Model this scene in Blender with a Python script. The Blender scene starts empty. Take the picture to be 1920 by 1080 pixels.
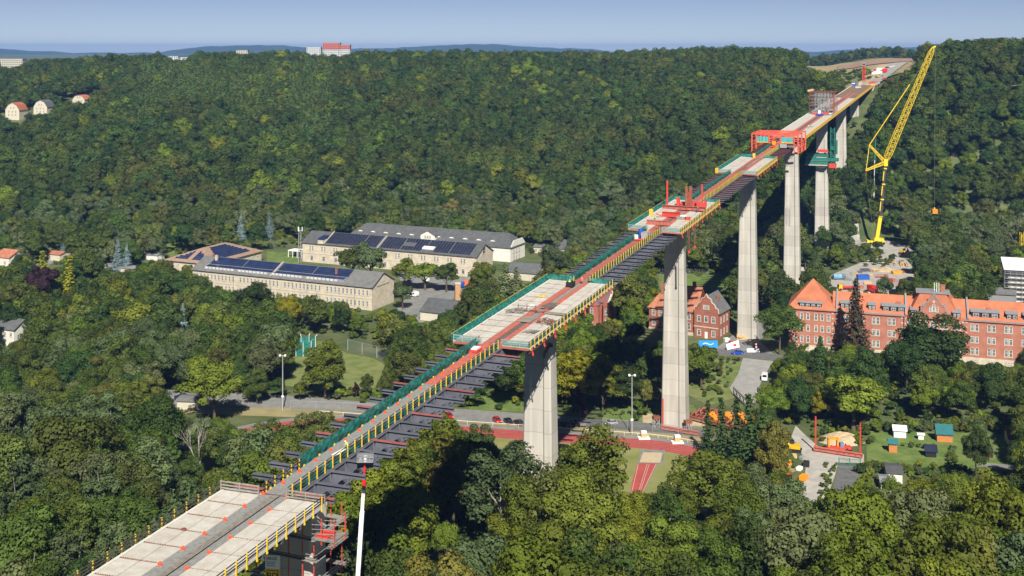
import bpy, math, random
import numpy as np
from mathutils import Vector, Matrix, noise as mnoise

random.seed(7); np.random.seed(7)
scene = bpy.context.scene
COL = scene.collection
PI = math.pi
F, CXP, HY, EYE = 2150.0, 960.0, 90.0, 115.0   # focal length in photo pixels, centre column, horizon row, eye height

# ------------------------------------------------------------ camera
cam_d = bpy.data.cameras.new("camera"); cam = bpy.data.objects.new("camera", cam_d); COL.objects.link(cam)
cam.location = (0, 0, EYE); cam.rotation_euler = (PI/2, 0, 0)
cam_d.sensor_width = 36.0; cam_d.lens = 36.0*F/1920.0
cam_d.shift_y = -(540.0-HY)/1920.0
cam_d.clip_start = 1.0; cam_d.clip_end = 40000.0
scene.camera = cam

# ------------------------------------------------------------ sky and sun
SUN_EL, SUN_AZ = math.radians(43), math.radians(7)      # azimuth: degrees to the right of straight behind the camera
to_sun = Vector((math.sin(SUN_AZ)*math.cos(SUN_EL), -math.cos(SUN_AZ)*math.cos(SUN_EL), math.sin(SUN_EL)))
world = bpy.data.worlds.new("World"); scene.world = world; world.use_nodes = True
wn = world.node_tree; wn.nodes.clear()
wo = wn.nodes.new("ShaderNodeOutputWorld"); wb = wn.nodes.new("ShaderNodeBackground"); sky = wn.nodes.new("ShaderNodeTexSky")
sky.sky_type = 'NISHITA'; sky.sun_disc = False; sky.sun_elevation = SUN_EL
sky.sun_rotation = math.atan2(to_sun.x, to_sun.y)
sky.altitude = 200; sky.air_density = 0.4; sky.dust_density = 0.0; sky.ozone_density = 1.5
wb.inputs['Strength'].default_value = 0.05
tint = wn.nodes.new("ShaderNodeMix"); tint.data_type = 'RGBA'; tint.blend_type = 'MULTIPLY'; tint.inputs[0].default_value = 1.0; tint.inputs[7].default_value = (0.97, 0.86, 0.87, 1)
wn.links.new(sky.outputs[0], tint.inputs[6]); wn.links.new(tint.outputs[2], wb.inputs[0]); wn.links.new(wb.outputs[0], wo.inputs[0])
sun_d = bpy.data.lights.new("sun", 'SUN'); sun_d.energy = 5.0; sun_d.angle = math.radians(0.5); sun_d.color = (1.0, 0.95, 0.86)
sun = bpy.data.objects.new("sun", sun_d); COL.objects.link(sun)
sun.rotation_euler = to_sun.to_track_quat('Z', 'Y').to_euler()
scene.view_settings.view_transform = 'Standard'; scene.view_settings.look = 'None'
scene.view_settings.exposure = 0.62; scene.view_settings.gamma = 1.0; scene.view_settings.use_curve_mapping = False
scene.render.engine = 'CYCLES'
scene.cycles.max_bounces = 6; scene.cycles.diffuse_bounces = 2; scene.cycles.glossy_bounces = 2
scene.cycles.transmission_bounces = 3; scene.cycles.transparent_max_bounces = 8; scene.cycles.volume_bounces = 0
scene.cycles.use_denoising = True

# ------------------------------------------------------------ places
def G(px, py, z=0.0):
    "world point at height z seen at photo pixel (px, py)"
    Z = (EYE-z)*F/(py-HY)
    return Vector(((px-CXP)/F*Z, Z, z))
def AT(px, py, Z):
    return Vector(((px-CXP)/F*Z, Z, EYE-(py-HY)/F*Z))
def pix(x, y, z):
    return (CXP+F*x/y, HY+F*(EYE-z)/y)

# ------------------------------------------------------------ materials
MATS = {}
def srgb(c):
    return tuple((v/12.92 if v <= 0.04045 else ((v+0.055)/1.055)**2.4) for v in c)
def mat(name, col, rough=0.8, var=0.12, scale=1.5, bump=0.0, bscale=8.0, metal=0.0, col2=None, mixscale=None, spec=0.3, detail=5.0):
    if name in MATS: return MATS[name]
    m = bpy.data.materials.new(name); m.use_nodes = True; nt = m.node_tree; N = nt.nodes; L = nt.links
    b = N['Principled BSDF']; b.inputs['Roughness'].default_value = rough; b.inputs['Metallic'].default_value = metal
    b.inputs['Specular IOR Level'].default_value = spec
    tc = N.new('ShaderNodeTexCoord'); geo = N.new('ShaderNodeNewGeometry')
    n = N.new('ShaderNodeTexNoise'); n.inputs['Scale'].default_value = scale; n.inputs['Detail'].default_value = detail; n.inputs['Roughness'].default_value = 0.65
    L.new(geo.outputs['Position'], n.inputs['Vector'])
    mx = N.new('ShaderNodeMix'); mx.data_type = 'RGBA'
    c2 = col2 if col2 else tuple(min(1, v*(1+var)) for v in col)
    c1 = col if col2 else tuple(v*(1-var) for v in col)
    mx.inputs[6].default_value = (*c1, 1); mx.inputs[7].default_value = (*c2, 1)
    mr = N.new('ShaderNodeMapRange'); mr.inputs[1].default_value = 0.35; mr.inputs[2].default_value = 0.65
    L.new(n.outputs[0], mr.inputs[0]); L.new(mr.outputs[0], mx.inputs[0])
    oi = N.new('ShaderNodeObjectInfo'); hv = N.new('ShaderNodeHueSaturation')
    m2 = N.new('ShaderNodeMapRange'); m2.inputs[3].default_value = 1-var*0.7; m2.inputs[4].default_value = 1+var*0.7
    L.new(oi.outputs['Random'], m2.inputs[0]); L.new(m2.outputs[0], hv.inputs['Value'])
    L.new(mx.outputs[2], hv.inputs['Color']); L.new(hv.outputs[0], b.inputs['Base Color'])
    if bump > 0:
        n2 = N.new('ShaderNodeTexNoise'); n2.inputs['Scale'].default_value = bscale; n2.inputs['Detail'].default_value = 4
        L.new(geo.outputs['Position'], n2.inputs['Vector'])
        bp = N.new('ShaderNodeBump'); bp.inputs['Strength'].default_value = bump; bp.inputs['Distance'].default_value = 0.1
        L.new(n2.outputs[0], bp.inputs['Height']); L.new(bp.outputs[0], b.inputs['Normal'])
    MATS[name] = m
    return m
def leafmat(name, trans=0.28):
    "foliage: the object's own colour, varied from tree to tree and from clump to clump"
    if name in MATS: return MATS[name]
    m = bpy.data.materials.new(name); m.use_nodes = True; nt = m.node_tree; N = nt.nodes; L = nt.links
    N.clear(); out = N.new('ShaderNodeOutputMaterial')
    oi = N.new('ShaderNodeObjectInfo'); geo = N.new('ShaderNodeNewGeometry')
    hv = N.new('ShaderNodeHueSaturation')
    wn_ = N.new('ShaderNodeTexWhiteNoise'); wn_.noise_dimensions = '1D'; L.new(oi.outputs['Random'], wn_.inputs['W'])
    h = N.new('ShaderNodeMapRange'); h.inputs[3].default_value = 0.458; h.inputs[4].default_value = 0.506
    L.new(wn_.outputs['Value'], h.inputs[0]); L.new(h.outputs[0], hv.inputs['Hue'])
    v = N.new('ShaderNodeMapRange'); v.inputs[3].default_value = 0.78; v.inputs[4].default_value = 1.42
    L.new(oi.outputs['Random'], v.inputs[0])
    n = N.new('ShaderNodeTexNoise'); n.inputs['Scale'].default_value = 0.45; n.inputs['Detail'].default_value = 3
    L.new(geo.outputs['Position'], n.inputs['Vector'])
    v2 = N.new('ShaderNodeMapRange'); v2.inputs[1].default_value = 0.3; v2.inputs[2].default_value = 0.7; v2.inputs[3].default_value = 0.75; v2.inputs[4].default_value = 1.3
    L.new(n.outputs[0], v2.inputs[0])
    mu = N.new('ShaderNodeMath'); mu.operation = 'MULTIPLY'; L.new(v.outputs[0], mu.inputs[0]); L.new(v2.outputs[0], mu.inputs[1])
    at = N.new('ShaderNodeAttribute'); at.attribute_type = 'INSTANCER'; at.attribute_name = 'tint'
    ad = N.new('ShaderNodeVectorMath'); ad.operation = 'ADD'; L.new(oi.outputs['Color'], ad.inputs[0]); L.new(at.outputs['Vector'], ad.inputs[1])
    L.new(mu.outputs[0], hv.inputs['Value']); L.new(ad.outputs[0], hv.inputs['Color'])
    d = N.new('ShaderNodeBsdfPrincipled'); d.inputs['Roughness'].default_value = 0.6; d.inputs['Specular IOR Level'].default_value = 0.12
    t = N.new('ShaderNodeBsdfTranslucent')
    L.new(hv.outputs[0], d.inputs['Base Color'])
    tm = N.new('ShaderNodeMix'); tm.data_type = 'RGBA'; tm.blend_type = 'MULTIPLY'; tm.inputs[0].default_value = 1.0
    tm.inputs[7].default_value = (1.5, 1.6, 0.7, 1); L.new(hv.outputs[0], tm.inputs[6]); L.new(tm.outputs[2], t.inputs['Color'])
    ms = N.new('ShaderNodeMixShader'); ms.inputs[0].default_value = trans
    L.new(d.outputs[0], ms.inputs[1]); L.new(t.outputs[0], ms.inputs[2]); L.new(ms.outputs[0], out.inputs[0])
    MATS[name] = m
    return m

# ------------------------------------------------------------ objects
def tag(o, label=None, cat=None, group=None, kind=None):
    if label: o['label'] = label
    if cat: o['category'] = cat
    if group: o['group'] = group
    if kind: o['kind'] = kind
    return o
def empty(name, loc=(0, 0, 0), rz=0.0, label=None, cat=None, group=None, parent=None):
    o = bpy.data.objects.new(name, None); COL.objects.link(o); o.location = loc; o.rotation_euler = (0, 0, rz); o.empty_display_size = 1
    if parent: o.parent = parent
    return tag(o, label, cat, group)
def inst(mesh, name, parent=None, loc=(0, 0, 0), rz=0.0, scale=None, kind=None, label=None):
    o = bpy.data.objects.new(name, mesh); COL.objects.link(o); o.location = loc; o.rotation_euler = (0, 0, rz)
    if scale: o.scale = scale
    if parent: o.parent = parent
    if kind: o['kind'] = kind
    if label: o['label'] = label
    return o
def copy_tree(o, parent=None):
    c = o.copy(); COL.objects.link(c)
    if parent: c.parent = parent
    for ch in list(KIDS.get(o.name, [])) or [k for k in o.children]:
        copy_tree(ch, c)
    return c
KIDS = {}

class MB:
    def __init__(s): s.v = []; s.f = []; s.m = []; s.cur = 0
    def add(s, vs, fs):
        b = len(s.v); s.v += [tuple(p) for p in vs]
        for f in fs: s.f.append(tuple(i+b for i in f)); s.m.append(s.cur)
        return s
    def box(s, x0, x1, y0, y1, z0, z1):
        return s.add([(x0,y0,z0),(x1,y0,z0),(x1,y1,z0),(x0,y1,z0),(x0,y0,z1),(x1,y0,z1),(x1,y1,z1),(x0,y1,z1)],
                     [(0,3,2,1),(4,5,6,7),(0,1,5,4),(1,2,6,5),(2,3,7,6),(3,0,4,7)])
    def hexa(s, p):   # 8 points: bottom 4 then top 4
        return s.add(p, [(0,3,2,1),(4,5,6,7),(0,1,5,4),(1,2,6,5),(2,3,7,6),(3,0,4,7)])
    def beam(s, a, b, w, h=None, up=(0, 0, 1)):
        h = h or w; a = Vector(a); b = Vector(b); d = (b-a)
        if d.length < 1e-6: return s
        d.normalize(); u = Vector(up)
        if abs(d.dot(u)) > 0.95: u = Vector((0, 1, 0))
        r = d.cross(u).normalized(); u = r.cross(d).normalized()
        r *= w/2; u *= h/2
        return s.add([a-r-u, a+r-u, b+r-u, b-r-u, a-r+u, a+r+u, b+r+u, b-r+u],
                     [(0,3,2,1),(4,5,6,7),(0,1,5,4),(1,2,6,5),(2,3,7,6),(3,0,4,7)])
    def cyl(s, a, b, r0, r1=None, n=8, cap=True):
        r1 = r0 if r1 is None else r1; a = Vector(a); b = Vector(b); d = (b-a)
        if d.length < 1e-6: return s
        d.normalize(); u = Vector((0, 0, 1)) if abs(d.z) < 0.9 else Vector((1, 0, 0))
        r = d.cross(u).normalized(); u = r.cross(d).normalized()
        vs = []; 
        for k in range(n):
            c, q = math.cos(2*PI*k/n), math.sin(2*PI*k/n)
            vs.append(a+(r*c+u*q)*r0)
        for k in range(n):
            c, q = math.cos(2*PI*k/n), math.sin(2*PI*k/n)
            vs.append(b+(r*c+u*q)*r1)
        fs = [(k, k+n, (k+1) % n+n, (k+1) % n) for k in range(n)]
        if cap: fs += [tuple(range(n)), tuple(range(2*n-1, n-1, -1))]
        return s.add(vs, fs)
    def prism(s, pts, y0, y1):   # polygon in x,z extruded along y
        n = len(pts)
        vs = [(x, y0, z) for x, z in pts]+[(x, y1, z) for x, z in pts]
        fs = [tuple(range(n)), tuple(range(2*n-1, n-1, -1))]+[(k, k+n, (k+1) % n+n, (k+1) % n) for k in range(n)]
        return s.add(vs, fs)
    def prismx(s, pts, x0, x1):  # polygon in y,z extruded along x
        n = len(pts)
        vs = [(x0, y, z) for y, z in pts]+[(x1, y, z) for y, z in pts]
        fs = [tuple(range(n-1, -1, -1)), tuple(range(n, 2*n))]+[((k+1) % n, (k+1) % n+n, k+n, k) for k in range(n)]
        return s.add(vs, fs)
    def prismz(s, pts, z0, z1):
        n = len(pts)
        vs = [(x, y, z0) for x, y in pts]+[(x, y, z1) for x, y in pts]
        fs = [tuple(range(n-1, -1, -1)), tuple(range(n, 2*n))]+[(k, (k+1) % n, (k+1) % n+n, k+n) for k in range(n)]
        return s.add(vs, fs)
    def mesh(s, name, mats):
        me = bpy.data.meshes.new(name); me.from_pydata(s.v, [], s.f)
        for m in (mats if isinstance(mats, (list, tuple)) else [mats]): me.materials.append(m)
        if any(s.m): me.polygons.foreach_set('material_index', s.m)
        me.update(); return me
    def build(s, name, mats, parent=None, loc=(0, 0, 0), rz=0.0, **k):
        return inst(s.mesh(name, mats), name, parent, loc, rz, **k)
def mesh_np(name, v, f, mats, mi=None, smooth=False):
    me = bpy.data.meshes.new(name); v = np.asarray(v, dtype=np.float32); f = np.asarray(f, dtype=np.int32)
    me.vertices.add(len(v)); me.vertices.foreach_set('co', v.ravel())
    k = f.shape[1]
    me.loops.add(f.size); me.loops.foreach_set('vertex_index', f.ravel())
    me.polygons.add(len(f)); me.polygons.foreach_set('loop_start', np.arange(0, f.size, k, dtype=np.int32))
    for m in (mats if isinstance(mats, (list, tuple)) else [mats]): me.materials.append(m)
    if mi is not None: me.polygons.foreach_set('material_index', np.asarray(mi, dtype=np.int32))
    if smooth: me.polygons.foreach_set('use_smooth', np.ones(len(f), dtype=bool))
    me.update(calc_edges=True); me.validate(); return me
# ------------------------------------------------------------ terrain
PXT = [-900, -300, 0, 300, 600, 900, 1050, 1150, 1300, 1420, 1500, 1550, 1600, 1660, 1720, 1800, 1920, 2300, 2900]
ZFT = [600, 640, 665, 690, 745, 750, 750, 720, 655, 665, 668, 672, 676, 690, 700, 705, 700, 640, 600]
ZRT = [1250, 1250, 1250, 1250, 1250, 1250, 1250, 1250, 1230, 1150, 1080, 960, 885, 900, 930, 900, 880, 860, 860]
HRT = [70, 76, 80, 89, 92, 92, 91, 91, 96, 97, 93, 84, 82, 88, 96, 101, 104, 104, 104]
def smooth(t):
    t = np.clip(t, 0, 1); return t*t*(3-2*t)
def ground_np(X, Y):
    X = np.asarray(X, float); Y = np.asarray(Y, float)
    p = CXP+F*X/np.maximum(Y, 150.0)
    zf = np.interp(p, PXT, ZFT); zr = np.interp(p, PXT, ZRT); hr = np.interp(p, PXT, HRT)
    t = np.clip((Y-zf)/(zr-zf), 0, 1)
    prof = 1-(1-t)**1.45
    prof = prof*smooth(t*9+0.05)
    z = hr*prof
    wav = (np.sin(X*0.021+Y*0.006)*np.sin(Y*0.017-X*0.008)*3.5+np.sin(X*0.05+1.3)*1.6)
    z = z+wav*smooth(t*3)*smooth((1-t)*3)
    # plateau behind the edge of the valley
    d = Y-zr
    gul = np.exp(-((p-1630)/95.0)**2)
    up = gul*12*smooth(d/650.0)
    far = 68.0
    k = smooth((d-900*gul)/1400.0)
    zp = (hr+up)*(1-k)+far*k
    z = np.where(d > 0, zp, z)
    # the near flank rises a little towards the viewer
    z = z+13*smooth((282-Y)/52.0)+16*smooth((215-Y)/120.0)
    return z
def ground(x, y): return float(ground_np(x, y))

mGround = mat('meadow_ground', (0.045, 0.075, 0.02), 0.95, col2=(0.12, 0.13, 0.05), scale=0.06, bump=0.3, bscale=1.5, detail=9)
def axis(a, b, fine0, fine1, df, grow=1.09):
    xs = list(np.arange(fine0, fine1+df, df)); s = df; x = xs[-1]
    while x < b: s *= grow; x += s; xs.append(x)
    s = df; x = xs[0]; pre = []
    while x > a: s *= grow; x -= s; pre.append(x)
    return np.array(pre[::-1]+xs)
gx = axis(-6000, 7000, -330, 430, 9); gy = axis(-900, 10500, 60, 1100, 9)
GX, GY = np.meshgrid(gx, gy); GZ = ground_np(GX, GY)
nx, ny = len(gx), len(gy)
idx = np.arange(nx*ny).reshape(ny, nx)
quads = np.stack([idx[:-1, :-1], idx[:-1, 1:], idx[1:, 1:], idx[1:, :-1]], -1).reshape(-1, 4)
gm = mesh_np('ground', np.stack([GX, GY, GZ], -1).reshape(-1, 3), quads, mGround, smooth=True)
tag(inst(gm, 'ground'), kind='structure')

# far wooded hills and plain
mFarHill = mat('far_wooded_hills', (0.020, 0.042, 0.014), 1.0, col2=(0.05, 0.08, 0.025), scale=0.004, detail=8, bump=1.0, bscale=0.03)
def far_ridge(name, Y, depth, prof, base, seed):
    xs = np.arange(-500, 2500, 8.0); px = [a for a, b in prof]; py = [b for a, b in prof]
    rows = []; n = 14
    for j in range(n+1):
        t = j/n; y = Y-depth+2*depth*t
        top = EYE-(np.interp(xs, px, py)-HY)*Y/F
        top = top + np.array([mnoise.noise(Vector((x*0.06, seed, 0)))*Y*0.0006 for x in xs])
        k = math.sin(PI*t)**0.8 if 0 < t < 1 else 0
        z = base+(top-base)*k + np.array([mnoise.noise(Vector((x*0.02, seed+t*3, 5)))*10*math.sin(PI*t)*(0 if j == n//2 else 1) for x in xs])
        rows.append(np.stack([(xs-CXP)/F*y, np.full_like(xs, y), z], -1))
    v = np.stack(rows); m = len(xs); ii = np.arange((n+1)*m).reshape(n+1, m)
    q = np.stack([ii[:-1, :-1], ii[:-1, 1:], ii[1:, 1:], ii[1:, :-1]], -1).reshape(-1, 4)
    return tag(inst(mesh_np(name, v.reshape(-1, 3), q, mFarHill, smooth=True), name), kind='structure')
far_ridge('hills', 9800, 1700, [(-1400, 96), (-300, 90), (0, 92), (66, 96), (91, 95), (113, 98), (135, 101), (182, 97.5), (233, 99), (292, 100), (310, 96.5), (328, 93), (365, 90),
    (401, 87), (437, 85.5), (485, 85), (540, 85.5), (569, 88), (656, 92), (720, 91), (800, 86), (870, 83), (940, 84), (1000, 88), (1060, 91), (1110, 92), (1140, 97), (1250, 100), (1500, 98), (1600, 94), (1700, 89), (1760, 86), (1900, 90), (3300, 92)], 60, 1.5)
far_ridge('hills', 6600, 1000, [(-1400, 104), (0, 106), (200, 107), (350, 104), (600, 106), (900, 100), (1000, 97), (1150, 101), (1500, 104), (1650, 103), (1800, 101), (3300, 104)], 62, 7.7)
# ------------------------------------------------------------ tree shapes
mLeaf = leafmat('leaves'); mNeedle = leafmat('needles', 0.1)
mBark = mat('bark', (0.10, 0.075, 0.05), 0.95, 0.25, 3.0)
mPaleBark = mat('pale_bark', (0.34, 0.31, 0.26), 0.9, 0.25, 3.0)
rng = np.random.default_rng(11)
def rand_dirs(n):
    v = rng.normal(size=(n, 3)); return v/np.linalg.norm(v, axis=1, keepdims=True)
def leaf_quads(c, nrm, size):
    "c (n,3) centres, nrm (n,3) normals, size (n,)"
    n = len(c); a = rng.normal(size=(n, 3)); a -= (a*nrm).sum(1, keepdims=True)*nrm; a /= np.linalg.norm(a, axis=1, keepdims=True)+1e-9
    b = np.cross(nrm, a); s = size[:, None]
    fold = nrm*s*0.22
    v = np.stack([c-a*s*0.62-fold*0.4, c-b*s*0.5+fold, c+a*s*0.62-fold*0.4, c+b*s*0.5+fold*0.6], 1).reshape(-1, 3)
    return v, np.arange(4*n).reshape(n, 4)
def crown_points(R, H, base, nblob, nleaf, blob=(0.20, 0.48), tallness=1.0, inner=0.12, lean=0.0, rnd=0.38):
    "cauliflower crown: leaves on the skins of many clumps"
    cz = (base+H)/2; rz = (H-base)/2
    d = rand_dirs(nblob*3); d = d[d[:, 2] > -0.55][:nblob]
    rad = rng.uniform(0.38, 0.86, len(d))[:, None]
    # uneven outline
    lob = 1+0.18*np.sin(d[:, :1]*4.1+rng.uniform(0, 6))+0.15*np.sin(d[:, 1:2]*5.3+rng.uniform(0, 6))
    cen = d*rad*lob*np.array([R, R, rz])+np.array([0, 0, cz])
    br = rng.uniform(*blob, len(d))*R
    w = br**2; k = rng.choice(len(d), nleaf, p=w/w.sum())
    dd = rand_dirs(nleaf); keep = dd[:, 2] > -0.45; dd = dd[keep]; k = k[keep]
    sh = 1+rng.normal(0, 0.10, len(dd)); inn = rng.random(len(dd)) < inner; sh[inn] *= rng.uniform(0.3, 0.9, inn.sum())
    bump = 1+0.16*np.sin(dd[:, 0]*9+k)*np.sin(dd[:, 1]*8+k*2)*np.sin(dd[:, 2]*7+k)
    p = cen[k]+dd*(br[k]*sh*bump)[:, None]*np.array([1, 1, 0.85*tallness])
    nrm = dd+rand_dirs(len(dd))*rnd+np.array([0, 0, 0.15]); nrm /= np.linalg.norm(nrm, axis=1, keepdims=True)
    return p, nrm, cen
def limb_mb(H, base, cen, r=0.32, nl=9, mb=None):
    mb = mb or MB(); top = Vector((rng.uniform(-.4, .4), rng.uniform(-.4, .4), base+(H-base)*0.6))
    mb.cyl((0, 0, -1.0), (0, 0, base*0.9), r*1.25, r*0.85, 8, False); mb.cyl((0, 0, base*0.9), top, r*0.85, r*0.25, 6, False)
    for k in range(min(nl, len(cen))):
        c = Vector(cen[k]); a = Vector((0, 0, base*0.8)).lerp(top, rng.uniform(0.1, 0.8)); mid = a.lerp(c, 0.5)+Vector((0, 0, -0.4))
        mb.cyl(a, mid, r*0.38, r*0.24, 5, False); mb.cyl(mid, c, r*0.24, r*0.07, 4, False)
    return mb
PRO = {}   # kind -> list of (crown mesh, trunk mesh, H, R)
def proto_broad(key, H, R, base, nblob, nleaf, ls, n, bark=None, **k):
    out = []
    for i in range(n):
        p, nr, cen = crown_points(R, H, base, nblob, nleaf, **k)
        v, f = leaf_quads(p, nr, rng.uniform(0.7, 1.35, len(p))*ls)
        out.append((mesh_np('crown', v, f, mLeaf), limb_mb(H, base, cen).mesh('trunk', bark or mBark), H, R))
    PRO[key] = out
proto_broad('broad', 17, 5.6, 3.5, 58, 15000, 0.38, 6, blob=(0.15, 0.38))
proto_broad('round', 11, 4.4, 2.2, 40, 9000, 0.38, 3, blob=(0.16, 0.38))
proto_broad('birch', 17, 3.4, 3.5, 44, 5200, 0.34, 3, bark=mPaleBark, blob=(0.2, 0.34), inner=0.3)
proto_broad('open', 17, 5.6, 4.0, 44, 7500, 0.36, 3, bark=mPaleBark, blob=(0.18, 0.30), inner=0.25)
proto_broad('low', 14, 5.2, 0.5, 56, 14000, 0.38, 2, blob=(0.16, 0.36))
proto_broad('shrub', 3.6, 2.3, 0.1, 14, 1500, 0.36, 3)
proto_broad('far', 17, 6.6, 3.0, 20, 2600, 0.85, 6, blob=(0.26, 0.52), rnd=0.22, inner=0.04)
proto_broad('farshrub', 5, 3.2, 0.2, 12, 500, 0.8, 2)
proto_broad('mid', 17, 5.8, 3.3, 42, 6500, 0.56, 5, blob=(0.17, 0.42), rnd=0.3)
def proto_conifer(key, H, R, n, layers, per, ls, drop=0.35, rough=0.15, base=0.6):
    out = []
    for i in range(n):
        P = []; Nn = []
        for l in range(layers):
            t = (l+rng.uniform(-.3, .3))/layers; z = base+(H-base)*max(t, 0); rr = R*(1-max(t, 0))**0.85*(1+rng.normal(0, rough))+0.15
            nb = max(4, int(per*(0.3+rr/R))); a0 = rng.uniform(0, 6.28)
            for bk in range(nb):
                a = a0+bk*2*PI/nb+rng.normal(0, .12); L_ = rr*rng.uniform(0.75, 1.1); m = max(3, int(L_/ls*1.6))
                s = np.linspace(0.15, 1, m); x = np.cos(a)*L_*s; y = np.sin(a)*L_*s; zz = z-drop*L_*s+0.12*L_*s*s
                jit = rng.normal(0, ls*0.3, (m, 3)); P.append(np.stack([x, y, zz], 1)+jit)
                nn = np.tile([np.cos(a)*0.7, np.sin(a)*0.7, 0.7], (m, 1))+rng.normal(0, .35, (m, 3)); Nn.append(nn)
        P = np.concatenate(P); Nn = np.concatenate(Nn); Nn /= np.linalg.norm(Nn, axis=1, keepdims=True)
        v, f = leaf_quads(P, Nn, rng.uniform(0.7, 1.3, len(P))*ls)
        mb = MB(); mb.cyl((0, 0, -1), (0, 0, H*0.93), R*0.07+0.1, 0.05, 7, False)
        out.append((mesh_np('crown', v, f, mNeedle), mb.mesh('trunk', mBark), H, R))
    PRO[key] = out
proto_conifer('spruce', 17, 3.6, 3, 36, 19, 0.5)
proto_conifer('larch', 17, 3.1, 3, 15, 8, 0.9, drop=0.5)
proto_conifer('column', 11, 1.15, 2, 26, 10, 0.34, drop=0.1, rough=0.1, base=0.1)
def proto_bare(key, H, n):
    out = []
    for i in range(n):
        mb = MB()
        def grow(a, d, L_, r, lev):
            b = a+d*L_; mb.cyl(a, b, r, r*0.62, 5 if lev < 2 else 3, False)
            if lev == 4: return
            for k in range(3 if lev < 3 else 3):
                nd = (d+Vector(rand_dirs(1)[0])*0.62+Vector((0, 0, 0.15))).normalized()
                grow(a.lerp(b, rng.uniform(0.55, 1)), nd, L_*rng.uniform(0.55, 0.78), r*0.55, lev+1)
        grow(Vector((0, 0, -1)), Vector((0.03, 0, 1)), H*0.42, 0.17, 0)
        out.append(mb.mesh('branches', mPaleBark))
    PRO[key] = out
proto_bare('bare', 15, 3)
PRO['farlow'] = PRO['far']

# colours of crowns (linear)
C_DK = (0.040, 0.076, 0.018); C_MID = (0.060, 0.100, 0.018); C_LT = (0.115, 0.165, 0.018); C_OLV = (0.092, 0.120, 0.026)
N_MID = (0.085, 0.128, 0.016); N_LT = (0.112, 0.160, 0.015); N_OLV = (0.120, 0.128, 0.022); N_YEL = (0.150, 0.165, 0.014); C_DK2 = (0.048, 0.080, 0.016); C_OLV2 = (0.072, 0.098, 0.020); C_GRY = (0.088, 0.124, 0.048); C_YEL = (0.185, 0.210, 0.012); C_BLUE = (0.17, 0.23, 0.235); C_PUR = (0.030, 0.014, 0.018); C_BRN = (0.085, 0.070, 0.03)

def poly_hit(poly, x, y):
    c = False; n = len(poly); j = n-1
    for i in range(n):
        xi, yi = poly[i]; xj, yj = poly[j]
        if (yi > y) != (yj > y) and x < (xj-xi)*(y-yi)/(yj-yi)+xi: c = not c
        j = i
    return c
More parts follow.
